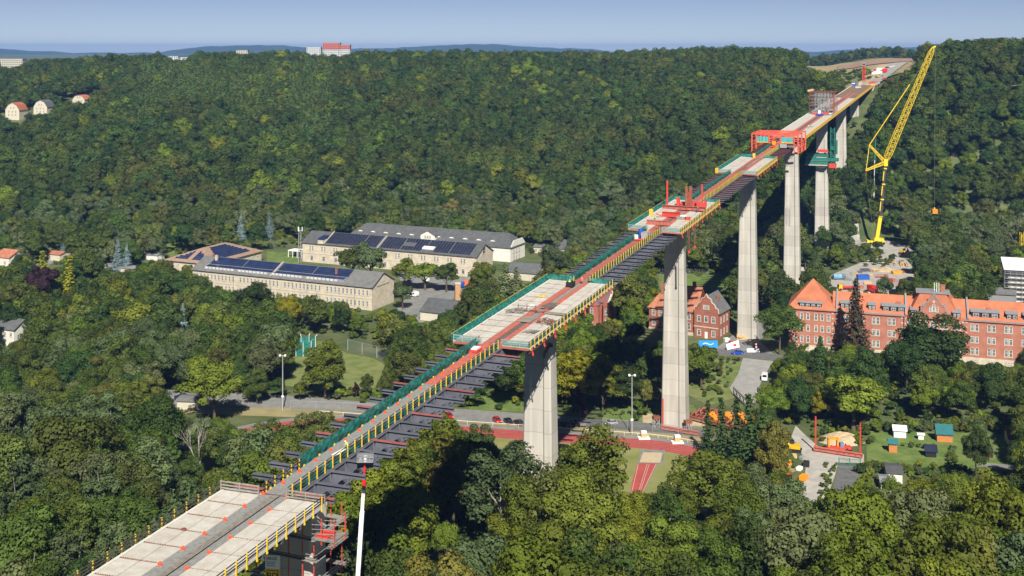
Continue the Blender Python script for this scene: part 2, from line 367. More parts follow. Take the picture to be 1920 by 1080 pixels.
# what must stay in sight: (photo outline, distance): no crown nearer than the distance may cover it
CLEAR = [
 ([(300,478),(440,444),(500,462),(495,480),(420,492),(345,490),(330,505)], 640),
 ([(345,488),(420,478),(700,503),(748,530),(748,575),(700,580),(640,560),(560,552),(440,545),(355,505)], 560),
 ([(560,432),(600,425),(680,420),(900,432),(985,452),(990,484),(930,492),(890,512),(760,500),(700,486),(560,478)], 650),
 ([(740,500),(860,512),(870,540),(840,580),(800,600),(745,580),(745,540),(700,585),(690,560)], 530),
 ([(935,485),(1012,482),(1005,525),(950,523)], 568),
 ([(1200,528),(1290,528),(1370,570),(1375,600),(1440,640),(1420,668),(1330,662),(1290,640),(1210,640)], 450),
 ([(1085,560),(1140,550),(1140,605),(1090,605)], 480),
 ([(1236,512),(1365,512),(1365,540),(1300,545),(1236,535)], 560),
 ([(1475,520),(1560,520),(1920,560),(1920,680),(1810,672),(1690,655),(1560,640),(1490,650)], 425),
 ([(1555,500),(1690,440),(1730,500),(1700,550),(1560,535)], 520),
 ([(1365,660),(1450,660),(1440,700),(1410,745),(1370,745),(1340,700)], 400),
 ([(1240,600),(1345,715),(1345,790),(1235,805)], 350),
 ([(1150,760),(1320,780),(1420,800),(1500,800),(1560,790),(1620,790),(1622,850),(1540,870),(1600,895),(1590,948),(1500,938),(1490,860),(1470,870),(1400,860),(1330,842),(1285,838),(1280,850),(1200,840)], 300),
 ([(1180,840),(1280,845),(1250,905),(1175,925)], 285),
 ([(1640,800),(1920,800),(1920,890),(1780,885),(1700,870),(1640,870)], 300),
 ([(1645,870),(1705,875),(1700,925),(1640,920)], 280),
 ([(540,632),(590,628),(600,650),(700,670),(690,720),(560,722),(530,700)], 380),
 ([(330,735),(640,748),(700,770),(575,774),(560,792),(440,792),(400,772),(330,775)], 345),
 ([(330,744),(370,744),(370,770),(330,770)], 362),
 ([(880,770),(990,770),(1105,780),(1100,800),(960,830),(960,805),(880,795)], 325),
 ([(525,665),(536,665),(536,770),(525,770)], 340), ([(1179,700),(1192,700),(1192,815),(1179,815)], 330),
 ([(0,592),(34,592),(34,642),(0,642)], 449), ([(0,460),(22,460),(22,505),(0,505)], 592),
 ([(80,463),(115,463),(115,485),(80,487)], 622), ([(188,492),(252,492),(252,507),(188,507)], 592), ([(62,488),(118,484),(115,500),(62,503)], 600), ([(265,472),(300,472),(300,488),(265,488)], 622),
 ([(8,190),(46,190),(46,225),(8,222)], 980), ([(60,184),(94,184),(94,210),(60,208)], 1005), ([(130,175),(164,175),(164,190),(130,190)], 1072),
 ([(1585,402),(1602,396),(1622,425),(1690,450),(1714,480),(1660,472),(1612,448),(1590,425)], 660),
 ([(1635,95),(1660,250),(1660,460),(1636,460),(1610,330)], 640),
 ([(1878,495),(1930,495),(1930,568),(1878,568)], 512), ([(1850,545),(1900,545),(1900,570),(1850,570)], 500),
 ([(1540,380),(1565,380),(1565,455),(1528,470),(1520,455)], 640), ([(1470,300),(1505,300),(1505,525),(1468,525)], 550), ([(1382,340),(1420,340),(1422,630),(1382,630)], 450),
 ([(1000,452),(1062,452),(1062,476),(1000,476)], 642), ([(525,452),(570,415),(570,495),(525,492)], 560),
 ([(300,455),(360,448),(380,460),(330,480)], 640),
 ([(410,835),(1660,60),(1650,190),(1160,580),(1010,650),(1000,830),(985,830),(980,660),(860,760),(640,960),(600,1080),(120,1080),(100,1060)], 150),
 ([(985,650),(1042,650),(1040,830),(985,820)], 243),
 ([(1500,120),(1600,105),(1720,112),(1700,130),(1660,146),(1642,165),(1636,190),(1618,205),(1600,150)], 1500),
 ([(1595,235),(1620,240),(1620,250),(1595,250)], 880),
 ([(572,80),(660,76),(660,103),(572,103)], 1600), ([(0,104),(46,104),(46,124),(0,124)], 1700), ([(440,92),(466,92),(466,100),(440,100)], 1600), ([(314,103),(352,103),(352,111),(314,111)], 1900),
]
FOOT = []   # ground outlines (photo pixels on the valley floor) kept free of trunks
def foot(*pts): FOOT.append([(G(a, b).x, G(a, b).y) for a, b in pts])
foot((345,500),(705,583),(760,600),(870,600),(1030,540),(1040,500),(990,478),(640,455),(500,470),(420,478),(345,505),(310,520))
foot((1190,520),(1390,520),(1380,560),(1236,560))
foot((1465,676),(1950,704),(1950,648),(1465,622))
foot((1540,515),(1600,495),(1680,465),(1735,500),(1705,560),(1640,570),(1545,565))
foot((1596,446),(1650,444),(1690,450),(1720,478),(1640,472),(1596,460))
foot((1840,575),(1950,585),(1950,545),(1840,545))
foot((1190,652),(1378,652),(1388,598),(1190,596))
foot((1270,672),(1510,686),(1500,655),(1450,650),(1460,585),(1400,590),(1340,652),(1270,652))
foot((1362,664),(1455,670),(1430,775),(1358,755))
foot((1085,612),(1150,612),(1150,570),(1085,570))
foot((300,745),(640,755),(980,775),(1320,800),(1480,850),(1500,960),(1140,1000),(900,870),(300,800))
foot((540,630),(640,630),(740,680),(720,740),(540,740))
foot((1460,800),(1640,790),(1920,800),(1920,900),(1620,960),(1490,960))
foot((1235,722),(1362,722),(1440,760),(1440,812),(1225,812))
def blocked(x, y, z, R, H, forced=False):
    for p in FOOT:
        if poly_hit(p, x, y): return True
    px, pt = pix(x, y, z+H); _, pb = pix(x, y, z); r = R*F/y
    for poly, Zd in CLEAR:
        if y >= Zd: continue
        hm = (pt+pb)/2
        for qx, qy in ((px, pt), (px, pt+(pb-pt)*.25), (px-r*.7, pt+(pb-pt)*.2), (px+r*.7, pt+(pb-pt)*.2), (px-r, pt+(pb-pt)*.5), (px+r, pt+(pb-pt)*.5), (px, hm), (px-r*.6, pb-(pb-pt)*.25), (px+r*.6, pb-(pb-pt)*.25), (px, pb)):
            if poly_hit(poly, qx, qy): return True
    return False
# bridge corridor (filled in by the bridge's own numbers)
def corridor(x, y, m=11.0):
    return abs((x+95.5-0.4158*y)*0.923) < m
TREES = []      # (kind, variant, x, y, z, scale, rot, colour)
SHRUBS = []
def landz(x, y): return ground(x, y)
def zone_colour(x, y, z, u):
    n = mnoise.noise(Vector((x*0.012, y*0.012, 3.3)))
    if z > 10 and y > 560:
        c = [C_DK, C_DK, C_MID, C_DK, C_MID, C_DK, C_DK2, C_LT if u > .93 else C_MID][int(u*8) % 8]
        if n > 0.3 and u > .5: c = C_OLV2
    elif x < -40 and y < 420:
        c = [C_DK, C_MID, C_GRY, C_GRY, C_MID, C_OLV, N_MID, C_GRY][int(u*8) % 8]
    elif x > -40 and y < 300:
        c = [N_MID, N_LT, N_MID, C_DK2, C_GRY, N_LT, N_OLV, N_YEL][int(u*8) % 8] if mnoise.noise(Vector((x*0.02, y*0.02, 8))) > -.2 or x < 95 else [C_DK, C_DK2, C_MID, C_DK, N_MID, C_DK2, C_DK, C_OLV2][int(u*8) % 8]
    elif y > 560:
        c = [C_MID, C_GRY, C_OLV, C_GRY, C_MID, C_DK, C_GRY, C_LT][int(u*8) % 8]
    else:
        c = [C_MID, C_LT, C_DK, C_MID, C_OLV, C_DK, C_LT, C_YEL if u > .95 else N_LT][int(u*8) % 8]
    return c
VILLAS = [((24-CXP)/F*985, 990), ((76-CXP)/F*1010, 1015), ((148-CXP)/F*1050, 1055), ((24-CXP)/F*965, 970), ((76-CXP)/F*990, 993)]
rr = random.Random(5)
y = 150.0
while y < 1420:
    sp = 7.2 if y < 620 else (9.0 if y < 1100 else 10.3)
    xw = 0.47*y+25
    x = -xw
    while x < xw:
        X = x+rr.uniform(-.42, .42)*sp; Y = y+rr.uniform(-.42, .42)*sp; u = rr.random(); sc = rr.triangular(0.55, 1.35, 0.92)
        x += sp
        z = ground(X, Y)
        hill = z > 6 and Y > 560
        if any((X-(-95.5+.4158*q))**2+(Y-q)**2 < 64 for q in (159, 244, 349, 454, 557, 656, 741, 815)): continue
        if Y > 770 and corridor(X, Y, 9.5): continue
        if Y > 790 and corridor(X, Y, 17): sc = min(sc, .55)
        p = CXP+F*X/Y
        # the strip of open field and cutting at the far landing
        if Y > 860 and 1548 < p < np.interp(Y, [860, 950, 1050, 1660], [1626, 1642, 1668, 1700]) and Y < 1660: 
            if not (p < 1575 and Y < 1000): continue
        if not hill:
            tree_p = 0.93
            if rr.random() > tree_p: continue
        if hill:
            H = 17*sc; R = (7.2 if Y > 760 else 6.2)*sc
            if blocked(X, Y, z, R, H):
                sc *= .6; H *= .6; R *= .6
                if blocked(X, Y, z, R, H): continue
            if any((X-vx)**2+(Y-vy)**2 < 21**2 for vx, vy in VILLAS): continue
            n1 = mnoise.noise(Vector((X*0.006, Y*0.006, 9)))
            if 260 < p < 620 and 880 < Y < 1180 and n1 > -0.25 and u < .85: [TREES.append(('larch', rr.randrange(3), X+qx, Y+qy, ground(X+qx, Y+qy), rr.uniform(.9, 1.25), rr.uniform(0, 6.28), (0.062, 0.108, 0.026))) for qx, qy in ((-2.2, -1.5), (2.4, 1.2), (0, 3.6))]
            else:
                kd = 'far' if Y > 760 else 'mid'
                TREES.append((kd, rr.randrange(5), X, Y, z-0.8, sc, rr.uniform(0, 6.28), zone_colour(X, Y, z, u)))
        else:
            kind = 'broad'; H = 17; R = 5.6
            if X < -45 and Y < 340 and u < .35: kind, H, R = 'birch', 17, 3.4
            elif Y < 300 and .35 < u < .5: kind, H, R = 'open', 17, 5.6
            elif u > .82: kind, H, R = 'round', 11, 4.4
            if Y > 420 and kind == 'broad': kind = 'mid'
            sc2 = sc*(0.95 if X > 60 or X < -60 else 0.85)
            if Y < 285: sc2 *= 1.28 if abs(X) < 60 else 1.1
            for att in (1.0, 0.72, 0.5):
                if not blocked(X, Y, z, R*sc2*att, H*sc2*att):
                    TREES.append((kind, rr.randrange(6), X, Y, z-0.2, sc2*att, rr.uniform(0, 6.28), zone_colour(X, Y, z, u*0.999))); break
            else:
                if not blocked(X, Y, z, 1.8, 2.6): SHRUBS.append((rr.randrange(3), X, Y, z, rr.uniform(.5, .8), rr.uniform(0, 6.28), [C_MID, C_LT, C_OLV, C_LT][rr.randrange(4)]))
    y += sp*0.92
# low growth between the trees of the valley
y = 235.0
while y < 700:
    x = -0.47*y-10
    while x < 0.47*y+10:
        X = x+rr.uniform(-2, 2); Y = y+rr.uniform(-2, 2); x += 5.0
        if rr.random() < .45: continue
        s = rr.uniform(.35, .95)
        if blocked(X, Y, 0, 2.3*s, 3.6*s): continue
        SHRUBS.append((rr.randrange(3), X, Y, ground(X, Y), s, rr.uniform(0, 6.28), [C_MID, C_LT, C_OLV, C_LT, C_DK][rr.randrange(5)]))
    y += 4.6

# weeds and small bushes on rough ground and along the edges of drives
for poly, step_, s0, s1 in (([(1285, 668), (1392, 676), (1362, 728), (1375, 745), (1330, 755), (1285, 735)], 3.0, .2, .55), ([(1505, 800), (1640, 790), (1640, 835), (1590, 840), (1530, 828)], 2.4, .2, .6), ([(1548, 872), (1571, 872), (1556, 940), (1536, 945)], 1.6, .2, .4),
                            ([(1612, 872), (1645, 868), (1640, 960), (1592, 955)], 2.2, .25, .7), ([(1440, 850), (1492, 850), (1496, 945), (1450, 930)], 2.6, .25, .7), ([(1640, 868), (1900, 892), (1900, 915), (1640, 890)], 2.0, .3, .6), ([(1640, 800), (1920, 795), (1920, 812), (1640, 812)], 2.0, .4, .9),
                            ([(1130, 745), (1240, 755), (1240, 785), (1130, 778)], 2.6, .15, .35), ([(1690, 836), (1755, 838), (1755, 842), (1690, 840)], 1.1, .3, .4), ([(1777, 842), (1790, 842), (1795, 880), (1780, 880)], 1.2, .3, .45), ([(1500, 655), (1700, 672), (1800, 690), (1800, 705), (1500, 672)], 3.0, .3, .9), ([(1540, 500), (1600, 475), (1655, 478), (1600, 505)], 4.5, .6, 1.2),
                            ([(1560, 398), (1610, 395), (1640, 440), (1565, 440)], 6, .6, 1.2), ([(560, 725), (700, 735), (700, 745), (560, 738)], 2.6, .3, .6), ([(1560, 478), (1690, 485), (1700, 500), (1560, 505)], 5, .4, .9)):
    P_ = [(G(a, b).x, G(a, b).y) for a, b in poly]; xa, xb = min(p[0] for p in P_), max(p[0] for p in P_); ya, yb = min(p[1] for p in P_), max(p[1] for p in P_); y = ya
    while y < yb:
        x = xa
        while x < xb:
            X = x+rr.uniform(-.5, .5)*step_; Y = y+rr.uniform(-.5, .5)*step_; x += step_
            if poly_hit(P_, X, Y) and rr.random() < .7: SHRUBS.append((rr.randrange(3), X, Y, ground(X, Y), rr.uniform(s0, s1), rr.uniform(0, 6.28), [C_MID, C_LT, C_OLV, C_GRY, C_LT, C_DK][rr.randrange(6)]))
        y += step_
for k in range(110):
    p = rr.uniform(1542, 1632); Y = rr.uniform(930, 1260); X = (p-CXP)/F*Y
    if p > 1600 and Y < 1000: continue
    SHRUBS.append((rr.randrange(3), X, Y, ground(X, Y)+.8, rr.uniform(.5, 1.3), rr.uniform(0, 6.28), [C_MID, C_LT, C_OLV, C_DK][rr.randrange(4)]))
# trees the photograph singles out: (kind, px of the trunk, py of the top, distance, colour, label, category)
HERO = []
def hero(kind, px, ytop, Z, col, label, var=0, wide=1.0):
    x = (px-CXP)/F*Z; z = ground(x, Z); Ht = EYE-(ytop-HY)/F*Z-z
    H0 = PRO[kind][0][2] if kind != 'bare' else 15
    HERO.append((kind, var, x, Z, z, Ht/H0, rr.uniform(0, 6.28), col, label, wide))
# ------------------------------------------------------------ heroes, individual trees and the wood behind them
LW = "tree"
hero('spruce', 343, 568, 462, C_BLUE, 'blue-grey spruce with a pointed top among the dark trees below the solar roofs', 0)
hero('spruce', 121, 431, 640, C_BLUE, 'tall blue-green spruce beside the small flat-roofed house at the wood edge', 1)
hero('spruce', 452, 398, 690, C_BLUE, 'slim grey-blue spruce in the wood behind the solar hall with the hipped roof', 2)
hero('spruce', 221, 447, 590, C_BLUE, 'blue spruce behind the low garages, the broader of the pair', 0)
hero('spruce', 238, 455, 590, C_BLUE, 'blue spruce behind the low garages, the slimmer of the pair', 1)
hero('spruce', 505, 398, 690, C_BLUE, 'blue spruce tip standing left of the grey radio mast', 2)
hero('spruce', 947, 493, 510, C_GRY, 'grey-green spruce left of the dark slate roof behind the bridge slab', 1, 1.5)
hero('spruce', 968, 500, 505, C_GRY, 'broad grey-green spruce nearest the green net of the bridge slab', 2, 1.4)
hero('broad', 545, 552, 462, C_YEL, 'bright yellow-green tree in front of the long sandstone barracks', 1)
hero('broad', 475, 528, 475, C_DK, 'big dark green tree hiding the middle of the long sandstone barracks', 2, 1.15)
hero('low', 610, 638, 376, C_LT, 'tall leafy tree standing alone on the throwing lawn', 3)
hero('broad', 402, 665, 352, C_LT, 'spreading tree with a visible trunk beside the car park of the sports ground', 4, 1.2)
hero('broad', 322, 515, 498, C_DK, 'very large dark tree left of the long sandstone barracks', 0, 1.3)
hero('broad', 250, 520, 500, C_DK, 'large dark tree below the flat-roofed garages', 5, 1.3)
hero('broad', 35, 525, 470, C_OLV, 'big olive lime tree above the grey roof at the picture edge', 2, 1.2)
hero('round', 80, 500, 505, C_PUR, 'small dark purple tree below the bright yellow shrubs', 0)
hero('column', 80, 468, 520, C_YEL, 'bright yellow narrow tree beside the gravel path', 0, 1.6)
hero('column', 130, 478, 515, C_YEL, 'bright yellow narrow tree to the right of the blue-green spruce path', 1, 1.6)
hero('round', 661, 455, 560, C_MID, 'round green tree in the barracks yard, the left of the pair', 1)
hero('round', 695, 457, 558, C_GRY, 'grey-green tree in the barracks yard, the right of the pair', 2)
hero('round', 759, 484, 548, C_LT, 'small street tree in the yard nearest the two big ones', 0, 1.1)
hero('round', 797, 487, 545, C_LT, 'small bright street tree in the middle of the yard', 1, 1.3)
hero('round', 837, 492, 540, C_MID, 'small dark street tree in the yard nearest the brick chimney', 2, 1.1)
hero('round', 755, 530, 505, C_GRY, 'grey-green willow at the gable of the long sandstone barracks', 2)
hero('broad', 905, 490, 520, C_LT, 'broad sunlit tree beside the brick chimney', 2, 1.0)
hero('broad', 1035, 455, 540, C_GRY, 'silvery willow beside the slate roof behind the bridge', 3)
hero('broad', 850, 372, 745, (0.15, 0.14, 0.04), 'yellow-brown tree at the foot of the wooded slope behind the white building', 1)
hero('broad', 1180, 508, 462, C_OLV, 'olive-brown chestnut between the bridge beams and the brick house', 4, .85)
hero('low', 1080, 655, 366, C_YEL, 'bright yellow-green tree right of the slab-topped concrete pier', 5, .95)
hero('low', 1130, 668, 362, C_LT, 'green tree in the shade edge between the two nearest tall piers', 1)
hero('low', 1085, 733, 352, C_PUR, 'dark red-leaved tree by the car park right of the concrete pier', 1, .8)
hero('low', 1213, 704, 364, C_OLV, 'round olive tree right of the tall floodlight mast', 2)
hero('round', 1315, 646, 388, C_LT, 'light green tree right of the tall pier foot', 0)
hero('spruce', 1605, 520, 418, (0.05, 0.04, 0.02), 'tall thin pine with reddish foliage in front of the brick hospital', 0, .9)
hero('broad', 1745, 598, 385, C_DK, 'large dark pine-like tree in front of the brick gable', 0, 1.4)
hero('broad', 1700, 640, 380, C_DK, 'dark green tree left of the brick gable, beside the large dark one', 3, 1.1)
hero('spruce', 1538, 630, 400, C_DK, 'small dark spruce at the left end of the brick hospital', 1, 1.2)
hero('broad', 1462, 570, 430, C_MID, 'dense green tree at the left corner of the brick hospital', 5, 1.15)
hero('column', 1327, 748, 322, C_DK, 'leftmost narrow dark conifer in the row by the orange lorries', 0, 1.2)
hero('column', 1353, 742, 320, C_DK, 'second narrow dark conifer in the row by the orange lorries', 1, 1.3)
hero('column', 1381, 745, 317, C_DK, 'third narrow dark conifer in the row by the orange lorries', 0, 1.5)
hero('column', 1405, 735, 315, C_DK, 'tallest narrow dark conifer in the row by the orange lorries', 1, 1.4)
hero('column', 1432, 775, 312, C_DK, 'rightmost dark conifer in the row by the orange lorries', 0, 1.9)
hero('low', 1455, 788, 298, (0.14, 0.145, 0.025), 'plump olive-yellow conifer beside the gravel drive', 1, .72)
hero('bare', 1790, 285, 760, C_DK, 'bare dead tree on the slope right of the yellow crane', 0)
hero('bare', 1905, 400, 640, C_DK, 'bare pale tree among the grey willows at the far right', 1)
hero('bare', 1280, 235, 870, C_DK, 'bare dead trunk on the wooded slope left of the red gantry', 2)
hero('bare', 700, 590, 480, C_DK, 'leafless pale bush at the gable foot of the sandstone barracks', 1)
hero('round', 1510, 460, 590, C_DK, 'dark bushy tree between the two farther piers', 0, 1.2)
hero('broad', 1810, 415, 630, C_GRY, 'silver-grey willow under the hanging orange block', 1, 1.25)
hero('broad', 1760, 452, 600, C_GRY, 'silver-grey willow above the gravel yard', 2, 1.2)
hero('broad', 1870, 455, 600, C_GRY, 'grey willow beside the bare pale tree', 4, 1.2)
hero('round', 1660, 515, 520, C_GRY, 'thin grey-green tree behind the brick hospital roof beside the red container', 1, .8)
hero('broad', 1830, 800, 300, C_DK, 'dark round tree in the garden behind the red-brown hut roof', 2, .62)
hero('round', 1600, 700, 345, C_LT, 'sunlit light green tree above the mound of earth', 2, 1.3)
hero('open', 1105, 800, 238, N_MID, 'big tree with pale visible branches right of the slab-topped pier', 1, 1.15)
hero('open', 940, 835, 234, C_GRY, 'broad grey-green tree left of the foot of the slab-topped pier', 0, 1.2)
hero('open', 100, 745, 300, C_GRY, 'silver poplar with white branches at the left of the valley', 2, 1.25)
hero('broad', 128, 770, 268, C_MID, 'dense green tree in front of the silver poplar', 5, 1.1)
hero('bare', 372, 768, 300, C_DK, 'dead birch with pale branches above the white bridge slabs', 2)
hero('low', 1646, 452, 652, C_DK, 'dark bushy tree hiding the foot of the yellow crane', 1, 1.7)
hero('low', 1600, 455, 640, C_GRY, 'grey-green bushy trees left of the crane foot', 0, 1.2)
hero('broad', 352, 855, 292, C_MID, 'mid green tree between the dead birch and the running track bend', 2, 1.0)
hero('broad', 835, 975, 222, C_LT, 'bright green tree right of the white telescopic boom', 3, .8)

hero('open', 1040, 880, 226, C_OLV, 'olive mistletoe-filled tree right in front of the slab-topped pier', 1, 1.1)
hero('broad', 980, 885, 228, N_MID, 'green tree at the very foot of the slab-topped pier', 3, .9)
hero('low', 482, 690, 371, C_MID, 'dense green tree between the car park and the throwing lawn, left of the floodlight', 1, 1.0)
hero('low', 562, 712, 374, C_LT, 'small bushy tree right of the left floodlight mast', 0, .9)
hero('low', 445, 668, 380, C_DK, 'dark tree behind the spreading tree at the car park', 0, 1.0)
hero('low', 690, 700, 378, C_MID, 'green tree at the right edge of the throwing lawn', 1, .9)
hero('round', 668, 718, 376, C_PUR, 'small purple-leaved tree between lawn and crossbeams', 0, .6)
hero('broad', 850, 830, 246, N_OLV, 'tall olive tree between the bridge shadow and the slab-topped pier', 0, 1.0)
hero('broad', 1180, 925, 238, N_LT, 'light green tree below the long jump runways', 4, 1.2)
hero('broad', 1335, 842, 262, N_MID, 'broad green tree hiding the near bend of the running track', 2, 1.25)

def add_tree(kind, var, x, y, z, s, rot, col, label, cat, group=None, wide=1.0):
    nm = {'spruce': 'spruce_tree', 'birch': 'birch_tree', 'column': 'column_conifer', 'larch': 'larch_tree', 'bare': 'bare_tree', 'shrub': 'shrub', 'open': 'open_tree'}.get(kind, 'broadleaf_tree')
    pr = PRO[kind]
    e = empty(nm, (x, y, z), rot, label, cat, group)
    if kind == 'bare':
        inst(pr[var % len(pr)], 'branches', e, scale=(s, s, s)); return e
    cr, tr, H, R = pr[var % len(pr)]
    c = inst(cr, 'crown', e, scale=(s*wide, s*wide, s)); c.color = (*col, 1)
    inst(tr, 'trunk', e, scale=(s*wide, s*wide, s))
    return e
for kind, var, x, y_, z, s, rot, col, label, wide in HERO:
    add_tree(kind, var, x, y_, z, s, rot, col, label, 'tree', None, wide)
# crowded neighbours of the heroes give way
def near_hero(x, y):
    for h in HERO:
        if h[0] == 'bare': continue
        if (h[2]-x)**2+(h[3]-y)**2 < (3.2 if h[0] in ('column', 'spruce') else 6.0)**2: return True
    return False
def hides_hero(t):
    px, pt = pix(t[2], t[3], t[4]+17*t[5]); r = 6.5*F/t[3]
    for h in HERO:
        if t[3] < h[3]-3:
            hx, ht = pix(h[2], h[3], h[4]+(15 if h[0] == 'bare' else PRO[h[0]][0][2])*h[5]); _, hb = pix(h[2], h[3], h[4])
            if abs(px-hx) < r*0.9 and pt < ht+(hb-ht)*(.66 if h[0] in ('spruce', 'bare', 'column') else .4) and pix(t[2], t[3], t[4])[1] > ht: return True
    return False
TREES = [t for t in TREES if not near_hero(t[2], t[3]) and not hides_hero(t)]
def colour_word(c):
    return {C_DK: 'dark green', C_MID: 'mid green', C_LT: 'light green', C_OLV: 'olive', C_GRY: 'grey-green', C_YEL: 'yellow-green', N_MID: 'mid green', N_LT: 'light green', N_OLV: 'olive', N_YEL: 'yellow-green', C_DK2: 'dark green', C_OLV2: 'olive'}.get(c, 'green')
LAND = [(300, 960, 'the white slabs'), (640, 980, 'the white boom'), (790, 880, 'the bridge shadow'), (1010, 900, 'the slab-topped pier'), (1210, 880, 'the jump pit'), (1265, 700, 'the tall pier'), (1330, 860, 'the track bend'),
        (1520, 880, 'the gravel drive'), (1585, 910, 'the grey parking strip'), (1680, 900, 'the grey slate hut'), (1771, 815, 'the orange hut'), (1900, 825, 'the red-roofed garden hut'), (1575, 820, 'the earth mound'), (1860, 960, 'the garden lawn'),
        (1490, 620, 'the hospital corner'), (1620, 680, 'the hospital front'), (1750, 690, 'the curved brick gable'), (1890, 690, 'the hospital end'), (1400, 860, 'the plump olive conifer'), (1410, 700, 'the side road'), (1290, 600, 'the brick house'),
        (1110, 590, 'the brick villa'), (1480, 480, 'the farther pier'), (1640, 470, 'the yellow crane'), (1860, 530, 'the scaffolded building'), (1000, 480, 'the white hall'), (860, 570, 'the brick chimney'), (730, 600, 'the barracks gable'), (545, 590, 'the yellow-green tree'),
        (475, 570, 'the big dark tree'), (343, 610, 'the blue-grey spruce'), (610, 690, 'the lone lawn tree'), (530, 720, 'the left floodlight mast'), (570, 650, 'the throwing cage'), (400, 740, 'the car park'), (100, 830, 'the silver poplar'), (370, 830, 'the dead birch'), (35, 600, 'the big olive lime'),
        (10, 620, 'the grey-roofed house'), (220, 500, 'the flat garages'), (120, 470, 'the blue-green spruce'), (380, 470, 'the hipped hall'), (560, 460, 'the radio mast'), (200, 700, 'the left meadow edge'), (850, 720, 'the parked cars'), (1085, 740, 'the red-leaved tree'), (930, 540, 'the green slab net'), (640, 830, 'the bare crossbeams'), (180, 960, 'the near left railing'), (60, 1020, 'the lower left corner'), (1700, 1010, 'the lower garden edge'), (1480, 1010, 'the foot of the drive')]
vis = []; rest = []
for t in TREES:
    px, pt = pix(t[2], t[3], t[4]+17*t[5]*0.9)
    (vis if (-40 < px < 1960 and pt < 1075 and t[3] < 640 and t[0] != 'larch') else rest).append(t)
vis.sort(key=lambda t: t[3])
def near_land(t):
    px, pt = pix(t[2], t[3], t[4]+10)
    l = min(LAND, key=lambda l: (l[0]-px)**2+((l[1]-pt)*1.6)**2)
    dx, dy = px-l[0], (pt-l[1])*1.6
    w = ('left of' if dx < 0 else 'right of') if abs(dx) > abs(dy) else ('beyond' if dy < 0 else 'in front of')
    far_ = math.hypot(dx, dy)
    return ('just ' if far_ < 45 else ('well ' if far_ > 110 else ''))+w+' '+l[2]
LIM = 280
cnt = {}
for t in vis:
    nm = {'birch': 'b', 'open': 'o'}.get(t[0], 'broad'); cnt[nm] = cnt.get(nm, 0)+1
    if cnt[nm] > LIM: rest.append(t); continue
    kw = {'birch': 'slender tree', 'open': 'loose-crowned tree', 'round': 'rounded tree'}.get(t[0], 'leafy tree')
    pl = near_land(t); hh = t[5]*(11 if t[0] == 'round' else 17); sz = 'tall' if hh > 17.5 else ('small' if hh < 11 else ''); lb = ' '.join(f'{sz} {colour_word(t[7])} {kw} {pl}'.split())
    add_tree(t[0], t[1], t[2], t[3], t[4], t[5], t[6], t[7], lb, 'tree', lb.replace('tree', 'trees', 1))

def scatter(name, label, items, protos):
    "items: (proto index, x, y, z, scale, rot); protos: unlinked objects"
    me = bpy.data.meshes.new(name+'_points'); n = len(items)
    me.vertices.add(n); me.vertices.foreach_set('co', np.array([i[1:4] for i in items], dtype=np.float32).ravel())
    a = me.attributes.new('kind_index', 'INT', 'POINT'); a.data.foreach_set('value', np.array([i[0] for i in items], dtype=np.int32))
    a = me.attributes.new('size', 'FLOAT', 'POINT'); a.data.foreach_set('value', np.array([i[4] for i in items], dtype=np.float32))
    a = me.attributes.new('turn', 'FLOAT', 'POINT'); a.data.foreach_set('value', np.array([i[5] for i in items], dtype=np.float32))
    a = me.attributes.new('tint', 'FLOAT_VECTOR', 'POINT'); a.data.foreach_set('vector', np.array([i[6] for i in items], dtype=np.float32).ravel())
    o = inst(me, name); tag(o, label, name.replace('_', ' '), kind='stuff'); o.color = (0, 0, 0, 1)
    ng = bpy.data.node_groups.new(name+'_scatter', 'GeometryNodeTree')
    ng.interface.new_socket('Geometry', in_out='INPUT', socket_type='NodeSocketGeometry'); ng.interface.new_socket('Geometry', in_out='OUTPUT', socket_type='NodeSocketGeometry')
    N = ng.nodes; L = ng.links; gi = N.new('NodeGroupInput'); go = N.new('NodeGroupOutput'); j = N.new('GeometryNodeJoinGeometry')
    def attr(nm, ty):
        q = N.new('GeometryNodeInputNamedAttribute'); q.data_type = ty; q.inputs['Name'].default_value = nm; return q
    ki = attr('kind_index', 'INT'); sz = attr('size', 'FLOAT'); tu = attr('turn', 'FLOAT'); cx = N.new('ShaderNodeCombineXYZ'); L.new(tu.outputs['Attribute'], cx.inputs['Z'])
    for k, p in enumerate(protos):
        cmp = N.new('FunctionNodeCompare'); cmp.data_type = 'INT'; cmp.operation = 'EQUAL'
        L.new(ki.outputs['Attribute'], cmp.inputs['A'] if False else cmp.inputs[2]); cmp.inputs[3].default_value = k
        io = N.new('GeometryNodeInstanceOnPoints'); ob = N.new('GeometryNodeObjectInfo'); ob.inputs['Object'].default_value = p; ob.inputs['As Instance'].default_value = True
        L.new(gi.outputs[0], io.inputs['Points']); L.new(cmp.outputs[0], io.inputs['Selection']); L.new(ob.outputs['Geometry'], io.inputs['Instance'])
        L.new(cx.outputs[0], io.inputs['Rotation']); L.new(sz.outputs['Attribute'], io.inputs['Scale']); L.new(io.outputs[0], j.inputs[0])
    L.new(j.outputs[0], go.inputs[0])
    md = o.modifiers.new('scatter', 'NODES'); md.node_group = ng
    return o
protos = []; pkey = {}
def proto_obj(kind, var, col):
    k = (kind, var % len(PRO[kind]))
    if k not in pkey:
        cr = PRO[k[0]][k[1]][0]
        o = bpy.data.objects.new('tree_shape', cr); o.color = (0, 0, 0, 1)      # not linked to the scene: only the wood uses it
        pkey[k] = len(protos); protos.append(o)
    return pkey[k]
items = [(proto_obj(t[0], t[1], t[7]), t[2], t[3], t[4], t[5], t[6], t[7]) for t in rest]
